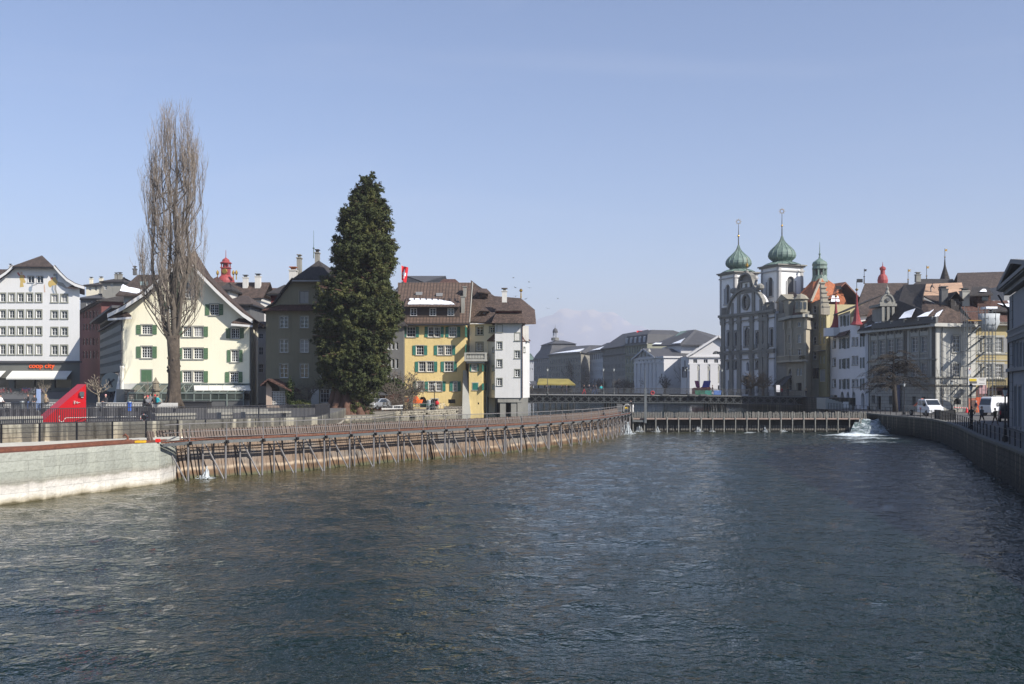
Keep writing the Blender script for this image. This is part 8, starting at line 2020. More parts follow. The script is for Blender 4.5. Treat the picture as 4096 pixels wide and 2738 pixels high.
bin_(*onz(ZD,418,640,101)[:2],'steel litter bin with blue sticker beside the man in a dark jacket',m_steel);bin_(*onz(ZA,1350,340,99)[:2],'slim litter bin with blue bag left of the seated pair',plain('bin_blue',(.03,.12,.5)))
def park_bench(x,y,L,label,m_=None):
    r=empty('park_bench',(x,y,3.5),label,'bench');mb=MB()
    for k in range(4):mb.box(x,y+k*.13,3.92,x+L,y+k*.13+.1,3.96)
    mb.build('seat',m_ or m_twhite,r)
    mb=MB()
    for k in range(3):mb.box(x,y+.5,4.05+k*.13,x+L,y+.53,4.15+k*.13)
    mb.build('backrest',m_ or m_twhite,r)
    for k in(0.1,.9):MB().box(x+L*k-.04,y,3.5,x+L*k+.04,y+.5,3.92).build('leg',m_fence,r)
q=onz(ZD,755,632,100);park_bench(q[0],100,2.6,'white slatted bench right of the blue information pillar');q=onz(ZD,1770,632,100);park_bench(q[0],100,4.6,'long white slatted bench where the bald man sits');q=onz(ZA,1560,345,98);park_bench(q[0],98,2.6,'white slatted bench beside the poplar with the person in teal');q=onz(ZD,20,632,99);park_bench(q[0]-1.5,99,2.2,'white bench at the far left edge of the square')
q=onz(ZD,20,500,128);park_bench(q[0],128,3.2,'dark bench in front of the parked bicycles',m_fence)
# ================================================================ bicycles
m_bk=[plain('bike_'+n_,c_,.4)for n_,c_ in(('black',(.02,.02,.02)),('silver',(.3,.3,.32)),('red',(.3,.03,.03)),('blue',(.03,.08,.3)))]
def make_bike(c,label,group=None,rz=0,m_=None):
    r=empty('bicycle',(0,0,0),label,'bicycle',group);m_=m_ or m_bk[0]
    for x in(-.52,.52):
        w_=torus((x,0,.34),.32,.022,20,5).build('wheel',m_black,r,smooth=True);mb=MB()
        for k in range(6):a=k*pi/6;mb.tube([(x-.31*cos(a),0,.34-.31*sin(a)),(x+.31*cos(a),0,.34+.31*sin(a))],.006,3)
        mb.build('spokes',m_steel,w_)
    mb=MB();
    for a,b in(((-.52,.34),(-.1,.3)),((-.1,.3),(-.22,.85)),((-.52,.34),(-.2,.75)),((-.1,.3),(.36,.72)),((-.2,.75),(.36,.8)),((.36,.72),(.52,.34)),((.36,.72),(.32,.98))):mb.tube([(a[0],0,a[1]),(b[0],0,b[1])],.02,5)
    mb.build('bike_frame',m_,r);MB().tube([(.2,-.25,1.0),(.33,-.08,1.02),(.33,.08,1.02),(.2,.25,1.0)],.015,5).build('handlebar',m_black,r)
    MB().hexa([(-.36,-.08,.86),(-.08,-.02,.86),(-.08,.02,.86),(-.36,.08,.86)],[(-.36,-.08,.92),(-.08,-.02,.92),(-.08,.02,.92),(-.36,.08,.92)]).build('saddle',m_black,r)
    r.location=c;r.rotation_euler=(0,0,rz);return r
rn=random.Random(13);protos=[]
for k in range(30):
    d=rn.choice((160,163,166,169));x=rn.uniform(-15,345);row={160:1205,163:1190,166:1170,169:1155}[d]
    if d>165 and x<0:x+=30
    p=P(Z1,x,row,d);z=plaza_z(p.x,d);lab='bicycle in the crowded rack on the square before the white store'
    if k<4:o=make_bike((p.x,d,z),lab,'parked bicycles before the white store',rn.choice((0,3.1))+rn.gauss(0,.5),m_bk[k]);protos.append(o)
    else:o=copy_tree(protos[k%4]);o.location=(p.x,d,z);o.rotation_euler=(rn.gauss(0,.06),0,rn.choice((0,3.1))+rn.gauss(0,.5))
p=P(Z4,600,1325,146);make_bike((p.x,146,2.72),'white bicycle with red bag leaning at the yellow house corner',None,.5,m_twhite)
b_=MB().lathe((p.x-.7,145.8,3.35),[(0,0),(.28,.1),(.3,.35),(.1,.6)],10).build('red_bag',plain('bag_red',(.45,.01,.02)),loc=(p.x-.7,145.8,3.35));tag(b_,'round red bag on the white bicycle by the yellow house','bag')
# ================================================================ people
m_skin=plain('skin',(.50,.29,.21),.6)
def cloth(n_,c_):return plain('cloth_'+n_,c_,.85)
CL={k:cloth(k,v)for k,v in dict(black=(.012,.012,.015),dark=(.03,.03,.035),navy=(.015,.02,.05),jeans=(.06,.09,.18),grey=(.14,.14,.15),white=(.7,.68,.66),red=(.5,.03,.04),teal=(.02,.35,.38),tan=(.30,.22,.14),olive=(.07,.06,.035),pink=(.6,.3,.3),brown=(.08,.045,.03)).items()}
HAIR=dict(dark=plain('hair_dark',(.02,.014,.01)),brown=plain('hair_brown',(.07,.04,.02)),grey=plain('hair_grey',(.35,.33,.31)),blond=plain('hair_blond',(.35,.24,.10)))
def person(label,loc,face,pose='stand',top='dark',legs='jeans',hair='dark',h=1.74,shoes='black',seed=0,sleeves=None,extra=None):
    "face = heading angle of the person, 0 looks along -Y"
    s=h/1.74;J={};rn=random.Random(seed+len(label))
    hip=.92;kx=0
    J['pelvis']=(0,0,hip,.125);J['waist']=(0,.0,hip+.14,.115);J['chest']=(0,-.01,hip+.36,.14);J['neckb']=(0,.0,hip+.52,.075);J['neck']=(0,-.01,hip+.58,.052)
    J['head0']=(0,-.02,hip+.66,.078);J['head1']=(0,-.015,hip+.75,.088);J['head2']=(0,-.005,hip+.80,.062);J['nose']=(0,-.115,hip+.70,.012)
    A={}
    if pose=='sit':
        for sd in(-1,1):A[sd]=[('hipj',(sd*.09,-.02,hip-.02),.09),('knee',(sd*.12,-.44,hip),.062),('ank',(sd*.12,-.46,hip-.42),.042),('toe',(sd*.13,-.62,hip-.46),.035)]
        arms={sd:[((sd*.19,0,hip+.46),.06),((sd*.24,-.08,hip+.2),.045),((sd*.12,-.32,hip+.13),.032)]for sd in(-1,1)}
    else:
        st=.30 if pose in('walk','ride')else .03
        for sd in(-1,1):
            o=sd*st;A[sd]=[('hipj',(sd*.09,0,hip-.06),.088),('knee',(sd*.10,-o*.55-(.05 if o<0 else .02),.49),.06),('ank',(sd*.10,-o+(.03 if o<0 else 0),.09),.042),('toe',(sd*.12,-o-.14,.035),.034)]
        arms={sd:[((sd*.19,0,hip+.46),.06),((sd*.25,sd*st*.4+.02,hip+.2),.045),((sd*.24,sd*st*.7-.06,hip-.04),.032)]for sd in(-1,1)}
        if pose=='hold':arms[1]=[((.19,0,hip+.46),.06),((.24,-.03,hip+.2),.045),((.10,-.26,hip+.32),.032)]
        if pose=='pockets':arms={sd:[((sd*.19,0,hip+.46),.06),((sd*.31,.05,hip+.2),.045),((sd*.19,-.05,hip+.02),.035)]for sd in(-1,1)}
        if pose=='lean':
            for k_ in('waist','chest','neckb','neck','head0','head1','head2','nose'):x,y,z,r=J[k_];dz=z-hip;J[k_]=(x,y-dz*.45,hip+dz*.88,r)
            arms={sd:[((sd*.19,-.2,hip+.38),.06),((sd*.24,-.35,hip+.1),.045),((sd*.18,-.5,hip-.1),.032)]for sd in(-1,1)}
    vs,es,rs_,kind=[],[],[],[]
    def add(co,r,par,kd):vs.append(co);rs_.append(r);kind.append(kd);(es.append((par,len(vs)-1))if par is not None else None);return len(vs)-1
    ids={};par=None
    for n_ in('pelvis','waist','chest','neckb','neck','head0','head1','head2'):
        x,y,z,r=J[n_];ids[n_]=add((x,y,z),r,par,'top' if n_ in('waist','chest','neckb')else('legs' if n_=='pelvis' else 'skin'));par=ids[n_]
    x,y,z,r=J['nose'];add((x,y,z),r,ids['head0'],'skin')
    for sd in(-1,1):
        p=ids['pelvis']
        for n_,co,r in A[sd]:p=add(co,r,p,'shoes' if n_ in('toe',)else 'legs')
        p=ids['chest']
        sh=arms[sd]
        for k,(co,r)in enumerate(sh):p=add(co,r,p,'top')
        e0,e1=Vector(sh[1][0]),Vector(sh[2][0]);dd=(e1-e0).normalized();hc=e1+dd*.07;hnd=add(tuple(hc),.026,p,'skin')
        side=Vector((0,1,0))if abs(dd.y)<.7 else Vector((1,0,0));lat=dd.cross(side).cross(dd).normalized()
        for q in range(4):f_=hc+lat*(.027*(q-1.5))+dd*(.05);i=add(tuple(f_),.009,hnd,'skin');add(tuple(f_+dd*(.03+.008*(1.5-abs(q-1.5)))+Vector((0,-.012,0))),.008,i,'skin')
        add(tuple(hc+lat*.045+dd*.005+Vector((0,-.02,0))),.010,hnd,'skin')
    me=bpy.data.meshes.new('p');me.from_pydata([(a*s,b*s,c*s)for a,b,c in vs],es,[]);o=bpy.data.objects.new('p',me);COL.objects.link(o)
    sk=o.modifiers.new('s','SKIN');sk.use_smooth_shade=True
    for i,v in enumerate(me.skin_vertices[0].data):v.radius=(rs_[i]*s*(1.25 if kind[i]=='top' and i in(1,2)else 1),rs_[i]*s);v.use_root=(i==0)
    o.modifiers.new('d','SUBSURF').levels=1
    dg=bpy.context.evaluated_depsgraph_get();m2=bpy.data.meshes.new_from_object(o.evaluated_get(dg));bpy.data.objects.remove(o);bpy.data.meshes.remove(me)
    m2.name='body';m2.materials.clear();order={'skin':0,'top':1,'legs':2,'shoes':3}
    for m_ in(m_skin,CL[top],CL[legs],CL[shoes]):m2.materials.append(m_)
    V=np.array(vs)*s;E=np.array(es)
    for pl in m2.polygons:
        c=np.array(pl.center);best,bi=9,0
        for a,b in es:
            A_,B_=V[a],V[b];t=np.clip(np.dot(c-A_,B_-A_)/max(1e-9,np.dot(B_-A_,B_-A_)),0,1);dd_=np.linalg.norm(c-A_-t*(B_-A_))-min(rs_[a],rs_[b])*.6
            if dd_<best:best=dd_;bi=b if t>.5 else a;
        pl.material_index=order[kind[bi]];pl.use_smooth=True
    r=empty('person',loc,label,'person');r.rotation_euler=(0,0,face)
    if pose=='sit':r.location.z-=(hip-.46)*s
    b_=bpy.data.objects.new('body',m2);COL.objects.link(b_);b_.parent=r
    hx=[v*s for v in J['head1'][:3]];mb=MB()
    n=10;rr=.103*s
    for j in range(5):
        ph=pi*.5*j/4
        for i in range(n):a=2*pi*i/n;mb.v.append((hx[0]+rr*cos(ph)*cos(a),hx[1]+.014*s+rr*1.08*cos(ph)*sin(a),hx[2]-.02*s+rr*1.15*sin(ph)-(.06*s if sin(a)>.2 and j==0 else 0)))
    for j in range(4):
        for i in range(n):q=(i+1)%n;mb.f.append((j*n+i,j*n+q,j*n+n+q,j*n+n+i));mb.m.append(0)
    me=bpy.data.meshes.new('hair');me.from_pydata(mb.v,[],mb.f);me.materials.append(HAIR.get(hair)or CL[hair]);hh=bpy.data.objects.new('hair',me);COL.objects.link(hh);hh.parent=r
    return r
def pz(Z,x,y,z):"point on level z seen at pixel";ny=Z[1]+y/Z[2];d=(CZ-z)*FPX/(ny-HY);return(((Z[0]+x/Z[2])-CX)*d/FPX,d,z)
person('man in dark jacket and jeans with a cup, standing by the steel bin',pz(ZD,530,680,3.5),-1.2,'hold','black','jeans','brown',1.8)
person('person in dark clothes seated beside the blue information pillar',onz(ZD,645,640,100.3,3.95),.3,'sit','dark','grey','dark')
person('person in brown coat seated on the white bench behind the thin tree',onz(ZD,860,600,100.3,3.95),2.9,'sit','tan','dark','blond')
person('person in dark clothes walking alone across the square toward the lane',onz(ZD,2090,500,160,plaza_z(onz(ZD,2090,500,160)[0],160)-.1),1.0,'walk','black','black','dark',1.78)
person('walker partly hidden behind the small pollard tree',onz(ZD,1815,430,163,3.9),2.6,'walk','dark','black','dark',1.8)
person('second walker behind the small pollard tree, more to the right',onz(ZD,1875,430,166,4.0),.4,'walk','navy','dark','brown',1.7)
person('bald man in dark coat seated on the long white bench',onz(ZD,1985,640,100.3,3.95),-.4,'sit','dark','grey','pink')
person('person in cream top seated at the far left edge',onz(ZD,8,690,99.3,3.95),1.2,'sit','white','black','dark')
person('man in black jacket seated with his back to the life buoy',onz(Z2,372,1330,85,4.0),1.9,'sit','black','black','dark',1.8)
person('person in a red cap beside the man in the black jacket',onz(Z2,398,1320,86.5,3.95),.8,'sit','grey','dark','red')
person('person in bright teal jacket seated near the poplar trunk',onz(Z2,480,1320,98.3,3.95),2.6,'sit','teal','dark','dark')
person('person with maroon hood seated beside the teal jacket',onz(Z2,460,1320,98.5,3.95),3.4,'sit','brown','dark','red')
person('person in grey coat standing before the stone monument',onz(Z2,420,1290,110,3.5),.2,'stand','grey','dark','dark')
person('person in red and white suit leaning on the rail at the weir end',onz(Z5,1163,1195,131.6,2.58),-1.9,'lean','black','white','dark',1.8)
for k,(x,pose,t_,l_,hr,f_,lab)in enumerate(((180,'stand','olive','dark','brown',.4,'person in olive coat at the left end of the truss bridge'),(330,'walk','dark','dark','dark',1.5,'dark dressed walker alone on the left part of the truss bridge'),(476,'walk','black','black','brown',-1.5,'striding walker with white bag on the truss bridge'),(520,'stand','dark','navy','dark',1.4,'dark figure just right of the striding walker on the bridge'),(690,'walk','black','red','brown',1.6,'walker with red trousers on the truss bridge'),(738,'walk','navy','dark','grey',1.5,'dark walker right of the one with red trousers'),(782,'walk','navy','jeans','dark',-1.5,'walker in navy jacket on the bridge, left of two in blue'),(806,'walk','grey','jeans','blond',-1.5,'walker in grey top and jeans, right of two in blue'),(855,'stand','teal','dark','brown',.1,'person in bright teal jacket beside the bridge lamp post'),(1930,'walk','brown','black','brown',1.4,'person in brown coat on the bridge before the green railing banners'))):
    p=P(Z5,x,1040,186);person(lab,(p.x,186,dz(p.x)+.14),f_,pose,t_,l_,hr,1.75,seed=k)
p=P(Z11,1383,1170,188);person('man in tan jacket standing at the right end of the truss bridge',(p.x,183.6,dz(min(p.x,53))+.14),2.8,'stand','tan','black','dark')
p=P(Z11,1225,1150,188);person('dark figure under the black awnings of the stone hotel',(p.x,188,4.2),.3,'stand','black','black','dark')
p=P(Z11,1140,1150,189);person('person in red jacket beside the white lit panel',(p.x,189,4.2),.5,'stand','red','dark','dark')
person('man in black coat with hands in pockets walking away at the left',pz(Z9,415,1570,2.3),3.1,'pockets','black','navy','dark',1.8)
person('man in grey and black jacket with red collar walking on the promenade',pz(Z9,508,1568,2.3),.2,'walk','grey','black','dark',1.78)
person('woman in brown coat with handbag on the right of the promenade',pz(Z9,627,1575,2.3),.3,'walk','olive','brown','dark',1.66)
person('grey haired person in dark coat passing the orange hoarding',pz(Z9,458,1466,2.3),1.5,'walk','navy','tan','grey',1.75)
p=P(Z7,824,392,157.2);person('roofer in dark clothes bending on the boarded roof, left one',p,1.0,'lean','dark','grey','dark')
p=P(Z7,888,408,156.4);person('roofer in blue trousers standing on the boarded roof, right one',p,2.4,'stand','dark','jeans','brown')
wp=pz(Z9,600,1530,2.3);tag(MB().hexa([(wp[0]-.2,wp[1]-.2,2.9),(wp[0]+.1,wp[1]-.2,2.9),(wp[0]+.1,wp[1]-.1,2.9),(wp[0]-.2,wp[1]-.1,2.9)],[(wp[0]-.15,wp[1]-.2,3.2),(wp[0]+.05,wp[1]-.2,3.2),(wp[0]+.05,wp[1]-.1,3.2),(wp[0]-.15,wp[1]-.1,3.2)]).build('handbag',CL['black']),'black handbag carried by the woman in the brown coat','bag')
# ================================================================ vehicles
m_vglass=plain('vehicle_glass',(.02,.025,.03),.05,spec=.8)
def vehicle(name,label,cat,loc,rz,prof,w_,paint,wheels,side=(),shield=None,rear=None,lights=True,tum=.14,zs=.8,grille=True,extra=None):
    r=empty(name,(0,0,0),label,cat);mb=MB();n=len(prof);zt=max(z for x,z in prof)
    hw=lambda z:w_/2*(1-tum*max(0,(z-zs)/(zt-zs)));i=0
    for sd in(-1,1):
        for x,z in prof:mb.v.append((x,sd*hw(z),z))
    mb.f.append(tuple(range(n)));mb.m.append(0);mb.f.append(tuple(range(2*n-1,n-1,-1)));mb.m.append(0)
    for k in range(n):q=(k+1)%n;mb.f.append((k,n+k,n+q,q));mb.m.append(0)
    body=mb.build('body',paint,r);bv=body.modifiers.new('b','BEVEL');bv.width=.05;bv.segments=2;bv.limit_method='ANGLE'
    for poly in side:
        for sd in(-1,1):
            pts=[Vector((x,sd*(hw(z)+.012),z))for x,z in poly];pts=pts if sd<0 else pts[::-1];MB().slab(pts,.02,0,(0,-sd,0)).build('side_window',m_vglass,r)
    def glassq(a,b,nm):
        (xa,za),(xb,zb_)=a,b;d=Vector((xb-xa,0,zb_-za));nr_=Vector((zb_-za,0,xa-xb)).normalized();nr_=nr_ if nr_.z>-.3 and((nr_.x>0)==(nm=='windscreen'))else-nr_;o_=nr_*.015
        p=[Vector((xa,-hw(za)*.92,za))+o_,Vector((xa,hw(za)*.92,za))+o_,Vector((xb,hw(zb_)*.92,zb_))+o_,Vector((xb,-hw(zb_)*.92,zb_))+o_];MB().slab(p,.02,0,tuple(-nr_)).build(nm,m_vglass,r)
    if shield:glassq(*shield,'windscreen')
    if rear:glassq(*rear,'rear_window')
    for x,R_ in wheels:
        for sd in(-1,1):
            mb=MB();mb.tube([(x,sd*(w_/2-.2),R_),(x,sd*(w_/2+.015),R_)],R_,18);wl=mb.build('wheel',m_black,r);MB().tube([(x,sd*(w_/2+.0),R_),(x,sd*(w_/2+.03),R_)],R_*.55,12).build('rim',m_steel,wl)
    xf=max(x for x,z in prof)
    if lights:
        for sd in(-1,1):MB().box(xf-.25,sd*w_*.36-.16,.62,xf+.01,sd*w_*.36+.16,.82).build('headlight',plain('headlight_glass',(.6,.62,.62),.1),r)
    if grille:MB().box(xf-.05,-w_*.28,.38,xf+.015,w_*.28,.6).build('grille',m_black,r)
    MB().box(xf-.05,-w_/2+.03,.22,xf+.06,w_/2-.03,.4).build('bumper',m_black if name!='silver_car' else paint,r)
    if extra:extra(r)
    r.location=loc;r.rotation_euler=(0,0,rz);return r
m_vw=plain('white_vehicle_paint',(.62,.62,.63),.3);m_vs=plain('silver_vehicle_paint',(.42,.43,.45),.25,.6);m_vd=plain('dark_vehicle_paint',(.025,.026,.03),.3)
def bedx(r):
    mb=MB();mb.box(-3.4,-1.0,.75,-.65,1.0,.85)
    for(a,b,c,d)in((-3.4,-1.0,-3.35,1.0),(-3.4,-1.0,-.7,-.95),(-3.4,.95,-.7,1.0)):mb.box(a,b,.851,c,d,1.2)
    mb.build('cargo_bed',m_steel,r);MB().bar((-3.3,-.3,.95),(-.6,-.3,2.15),.3,.08).build('ladder',plain('ladder_red',(.5,.12,.08)),r)
    for sd in(-1,1):MB().box(1.25,sd*1.0-.12,1.25,1.4,sd*1.0+.12,1.65).build('mirror',m_black,r)
    text_mesh('S A',.3,m_red,'door_lettering',r,(.3,-.99,.95),0,.01,.01)
tk=pz(Z10,1225,440,2.3)
vehicle('pickup_truck','white crew cab pickup truck with red ladder on its bed','truck',(tk[0],127.5,2.3),R(-86),[(-.7,.45),(-.7,2.0),(-.55,2.12),(1.15,2.12),(1.95,1.35),(2.45,1.12),(2.55,.4)],1.95,m_vw,((1.75,.36),(-2.4,.36)),side=([(-.5,1.35),(-.5,1.95),(.3,1.95),(.3,1.35)],[(.42,1.35),(.42,1.95),(1.05,1.95),(1.65,1.35)]),shield=((1.9,1.4),(1.2,2.05)),extra=bedx)
vp=pz(Z9,690,1470,2.3)
def gehri(r):text_mesh('GEHRI',.62,m_vd,'side_lettering',r,(-.9,-1.04,1.45),0,.01,.02)
v=vehicle('delivery_van','white delivery van lettered GEHRI in front of the ochre house','van',(62.6,128,2.3),R(20),[(-2.6,.4),(-2.7,1.2),(-2.45,2.3),(-2.2,2.42),(1.1,2.42),(1.9,1.5),(2.6,1.15),(2.7,.4)],2.0,m_vw,((1.75,.34),(-1.75,.34)),side=([(.55,1.45),(.55,2.1),(1.05,2.1),(1.6,1.45)],),shield=((1.85,1.55),(1.15,2.3)),rear=((-2.68,1.4),(-2.48,2.15)),extra=gehri)
dvp=pz(Z9,715,1545,2.3)
def tl(r):
    for sd in(-1,1):MB().box(-2.42,sd*.85-.08,.8,-2.36,sd*.85+.08,1.2).build('tail_light',m_redp,r)
vehicle('dark_van','dark van parked tail on beside the grey corner building','van',(dvp[0]+1.35,dvp[1]+2,2.3),R(66),[(-2.3,.35),(-2.38,1.0),(-2.2,1.85),(-2.0,1.95),(1.0,1.95),(1.7,1.25),(2.3,1.05),(2.4,.35)],1.85,m_vd,((1.5,.32),(-1.5,.32)),side=([(-1.9,1.2),(-1.9,1.75),(1.0,1.75),(1.4,1.2)],),shield=((1.65,1.3),(1.05,1.85)),rear=((-2.36,1.15),(-2.22,1.75)),extra=tl)
cp=P(Z3,1095,1335,134);vehicle('silver_car','silver hatchback parked on the bank between conifer and thicket','car',(cp.x,134.5,2.95),R(-118),[(-1.8,.35),(-1.9,.9),(-1.6,1.3),(-1.0,1.5),(.2,1.5),(1.0,1.02),(1.75,.8),(1.9,.35)],1.7,m_vs,((1.25,.3),(-1.2,.3)),side=([(-1.3,1.0),(-1.0,1.38),(.1,1.38),(.75,1.0)],),shield=((.95,1.05),(.25,1.45)),rear=((-1.58,1.28),(-1.05,1.48)),tum=.25)
# ================================================================ promenade things
m_lp=m_iron
for k,(Z,x,d,h,lab)in enumerate(((Z10,828,133,4.35,'lamp post with pale lantern in front of the patterned building tree'),(Z10,1525,87,4.0,'black lamp post in front of the construction banner'),(Z10,1883,67.5,3.7,'nearest black lamp post at the corner building'),(Z10,292,160,4.6,'lamp post before the pointed arcade of the white house'),(Z10,462,152,4.6,'lamp post at the left corner of the patterned building'),(Z10,1326,143,4.6,'thin lamp post right behind the pickup truck'))):
    p=P(Z,x,0,d);street_lamp(p.x,d,ZR,h,lab,'lamp posts on the right promenade')
p=P(Z4,532,0,143);street_lamp(p.x,143,2.7,P(Z4,532,1068,143).z-2.7,'dark lamp post standing before the yellow house')
p=P(Z12,1632,0,245);street_lamp(p.x,245,4.1,6.8,'tall three armed lamp in front of the theatre corner',heads=3)
# quay railing
qr=empty('quay_railing',(46,107,ZR),'dark railing of thin posts and chains along the curved right quay','railing')
rq2=[Vector((a+.35,b,0))for a,b in rqs if 24<b<141];pp=catmull(rq2[::4]+[rq2[-1]],2.1)
for p in pp:MB().tube([p+Vector((0,0,ZR)),p+Vector((0,0,ZR+1.0))],.045,6).build('post',m_iron,qr)
for zz_ in(.55,.98):
    mb=MB()
    for a,b in zip(pp,pp[1:]):mb.bar(a+Vector((0,0,ZR+zz_)),b+Vector((0,0,ZR+zz_)),.025,.025)
    mb.build('rail',m_iron,qr)
mb=MB()
for a,b in zip(rqs,rqs[1:]):
    if b[1]>140 or b[1]<-5:continue
    A_,B_=Vector((*a,0)),Vector((*b,0));n=Vector((-(B_-A_).y,(B_-A_).x,0)).normalized()
    mb.hexa([A_-n*.12+Vector((0,0,ZR-.12)),B_-n*.12+Vector((0,0,ZR-.12)),B_+n*.4+Vector((0,0,ZR-.12)),A_+n*.4+Vector((0,0,ZR-.12))],[v+Vector((0,0,ZR+.07))for v in(A_-n*.12,B_-n*.12,B_+n*.4,A_+n*.4)])
mb.build('coping',mat('dark_coping',(.12,.12,.11),.9,.25,2),qr)
qr2=empty('quay_railing',(50,150,ZR),'thin railing on the far part of the right quay near the stairs','railing');mb=MB();
a,b=Vector((50.3,141.5,ZR)),Vector((52.5,166,ZR))
for k in range(13):p=a.lerp(b,k/12);MB().tube([p,p+Vector((0,0,1.0))],.04,5).build('post',m_iron,qr2)
for zz_ in(.5,1.0):MB().bar(a+Vector((0,0,zz_)),b+Vector((0,0,zz_)),.03,.03).build('rail',m_iron,qr2)
# slatted rack by the railing
p=pz(Z10,1285,470,ZR);rk=empty('folded_benches',(p[0],p[1],ZR),'dark slatted stack of folded benches at the quay railing','bench stack');mb=MB()
for k in range(9):mb.box(p[0]-.8,p[1]+k*.18,ZR+.05,p[0]+.8,p[1]+k*.18+.05,ZR+1.05-.04*k)
mb.build('slats',m_black,rk);mb=MB();mb.box(p[0]-.86,p[1]-.05,ZR,p[0]-.8,p[1]+1.6,ZR+1.1);mb.box(p[0]+.8,p[1]-.05,ZR,p[0]+.86,p[1]+1.6,ZR+1.1);mb.build('frame',m_black,rk)
# scaffold
sf=empty('scaffold',tuple(onz(Z9,430,1460,145.6,ZR)),'steel scaffold tower with zigzag stairs in front of two houses','scaffold')
YS=145.3;X9=lambda x:P(Z9,x,0,YS).x;Z9z=lambda y:P(Z9,0,y,YS).z
for x,y0 in((322,510),(338,530),(352,575),(378,640),(478,510),(510,520),(535,510),(575,520),(600,540)):
    for dy in(0,1.1):
        MB().tube([(X9(x),YS-dy,ZR),(X9(x),YS-dy,Z9z(y0))],.045,5).build('standard',m_steel,sf)
mb=MB();y=560
while y<1440:
    for(xa,xb)in((322,378),(478,600))if y%120<60 else((322,600),):mb.tube([(X9(xa),YS-1.1,Z9z(y)),(X9(xb),YS-1.1,Z9z(y))],.035,4)
    y+=58
mb.build('ledgers',m_steel,sf)
for(xa,ya,xb,yb)in((380,780,515,645),(365,905,530,780),(362,1048,530,915),(412,1160,530,1050),(380,1320,480,1220)):
    mb=MB();A_,B_=Vector((X9(xa),YS-.3,Z9z(ya))),Vector((X9(xb),YS-.3,Z9z(yb)));mb.bar(A_,B_,.7,.1)
    for q in range(10):c=A_.lerp(B_,(q+.5)/10);mb.box(c.x-.12,YS-.64,c.z+.02,c.x+.12,YS+.04,c.z+.06)
    mb.tube([A_+Vector((0,-.35,1)),B_+Vector((0,-.35,1))],.03,4);mb.build('stair',m_steel,sf)
for y,xa,xb in((640,350,480),(780,500,600),(915,322,378),(1050,322,378),(1108,512,590),(845,512,590)):MB().box(X9(xa),YS-1.1,Z9z(y),X9(xb),YS+.2,Z9z(y)+.1).build('deck',mat('orange_deck_board',(.42,.24,.07),.8,.2,3)if y==640 else m_steel,sf)
o=MB();q0,q1=X9(510),X9(614);zt,zb_=Z9z(575),Z9z(672)
o.lathe(((q0+q1)/2,YS-.4,0),[(1.0,zb_-.9),(1.25,zb_-.3),(1.6,zb_+.3),(1.5,(zb_+zt)/2),(1.6,zt)],14,sy=.5);tag(o.build('debris_sheet',mat('white_sheeting',(.36,.38,.39),.6,.1,2),smooth=True),'bulging white plastic sheet wrapped round the scaffold top','sheeting')
o=MB().box(X9(512),YS-1.2,Z9z(533),X9(614),YS+.5,Z9z(515));tag(o.build('snow_patch',m_snow),'strip of snow lying on the scaffold top deck','snow')
bn=empty('banner',tuple(P(Z9,467,1178,143.9)),'white construction banner with a yellow panel on the scaffold','banner');q0,q1=P(Z9,387,1212,143.9),P(Z9,548,1146,143.9)
MB().box(q0.x,143.9,q0.z,q1.x,143.95,q1.z).build('cloth',mat('banner_cloth',(.55,.53,.49),.8,.05),bn)
def bx(x0,x1,y0,y1,m_,nm,o_=.02):a,b=P(Z9,x0,y1,143.9),P(Z9,x1,y0,143.9);MB().box(a.x,143.9-o_,a.z,b.x,143.9-.004,b.z).build(nm,m_,bn)
bx(396,462,1155,1178,plain('banner_yellow',(.55,.40,.02)),'yellow_panel');bx(398,465,1180,1198,m_dgrey,'dark_panel')
for x0,x1,y in((482,538,1158),(488,530,1168),(486,534,1198)):bx(x0,x1,y-1.5,y+1.5,m_dgrey,'print_line',.012)
hb_=empty('hoarding',tuple(P(Z9,500,1455,144)),'orange construction hoarding at the foot of the scaffold','hoarding');q0,q1=P(Z9,458,1458,144.0),P(Z9,550,1322,144.0);mb=MB()
for k in range(3):w_=(q1.x-q0.x)/3;mb.box(q0.x+k*w_+.02,144-.001*k,ZR,q0.x+(k+1)*w_-.02,144.08,q1.z)
mb.build('panels',mat('orange_board',(.50,.09,.03),.7,.12,1),hb_)
q0,q1=P(Z9,386,1458,144.4),P(Z9,458,1330,144.4);mb=MB()
n=14
for k in range(n+1):x=q0.x+(q1.x-q0.x)*k/n;mb.bar((x,144.4,ZR),(x,144.4,q1.z),.05,.02);z=ZR+(q1.z-ZR)*k/n;mb.bar((q0.x,144.41,z),(q1.x,144.41,z),.02,.06)
tag(mb.build('safety_net',mat('orange_netting',(.5,.13,.07),.8,.1)),'see-through orange safety net left of the solid orange hoarding','netting')
q0,q1=P(Z9,487,1290,144.2),P(Z9,552,1212,144.2);tag(MB().box(q0.x,144.2,q0.z,q1.x,144.24,q1.z).build('pink_sheet',mat('pink_sheeting',(.45,.27,.27),.8,.15,.8)),'pink and white plastic sheet hanging above the orange hoarding','sheeting')
q0,q1=P(Z9,387,1116,144.1),P(Z9,412,1070,144.1);sg_=empty('site_sign',q0,'small pale site sign with red marks hung on the scaffold','sign');MB().box(q0.x,144.1,q0.z,q1.x,144.14,q1.z).build('plate',m_farw,sg_);MB().box(q0.x+.25,144.05,q0.z+.9,q1.x-.2,144.09,q1.z-.15).build('red_mark',m_red,sg_)
tp_=MB();a,b=P(Z9,262,1412,142),P(Z9,385,1418,142)
for k in range(12):tp_.bar(a.lerp(b,k/12),a.lerp(b,(k+1)/12),.1,.02,k%2,up=(0,1,0))
tag(tp_.build('barrier_tape',[m_red,m_twhite]),'red and white barrier tape strung between truck and scaffold','tape')
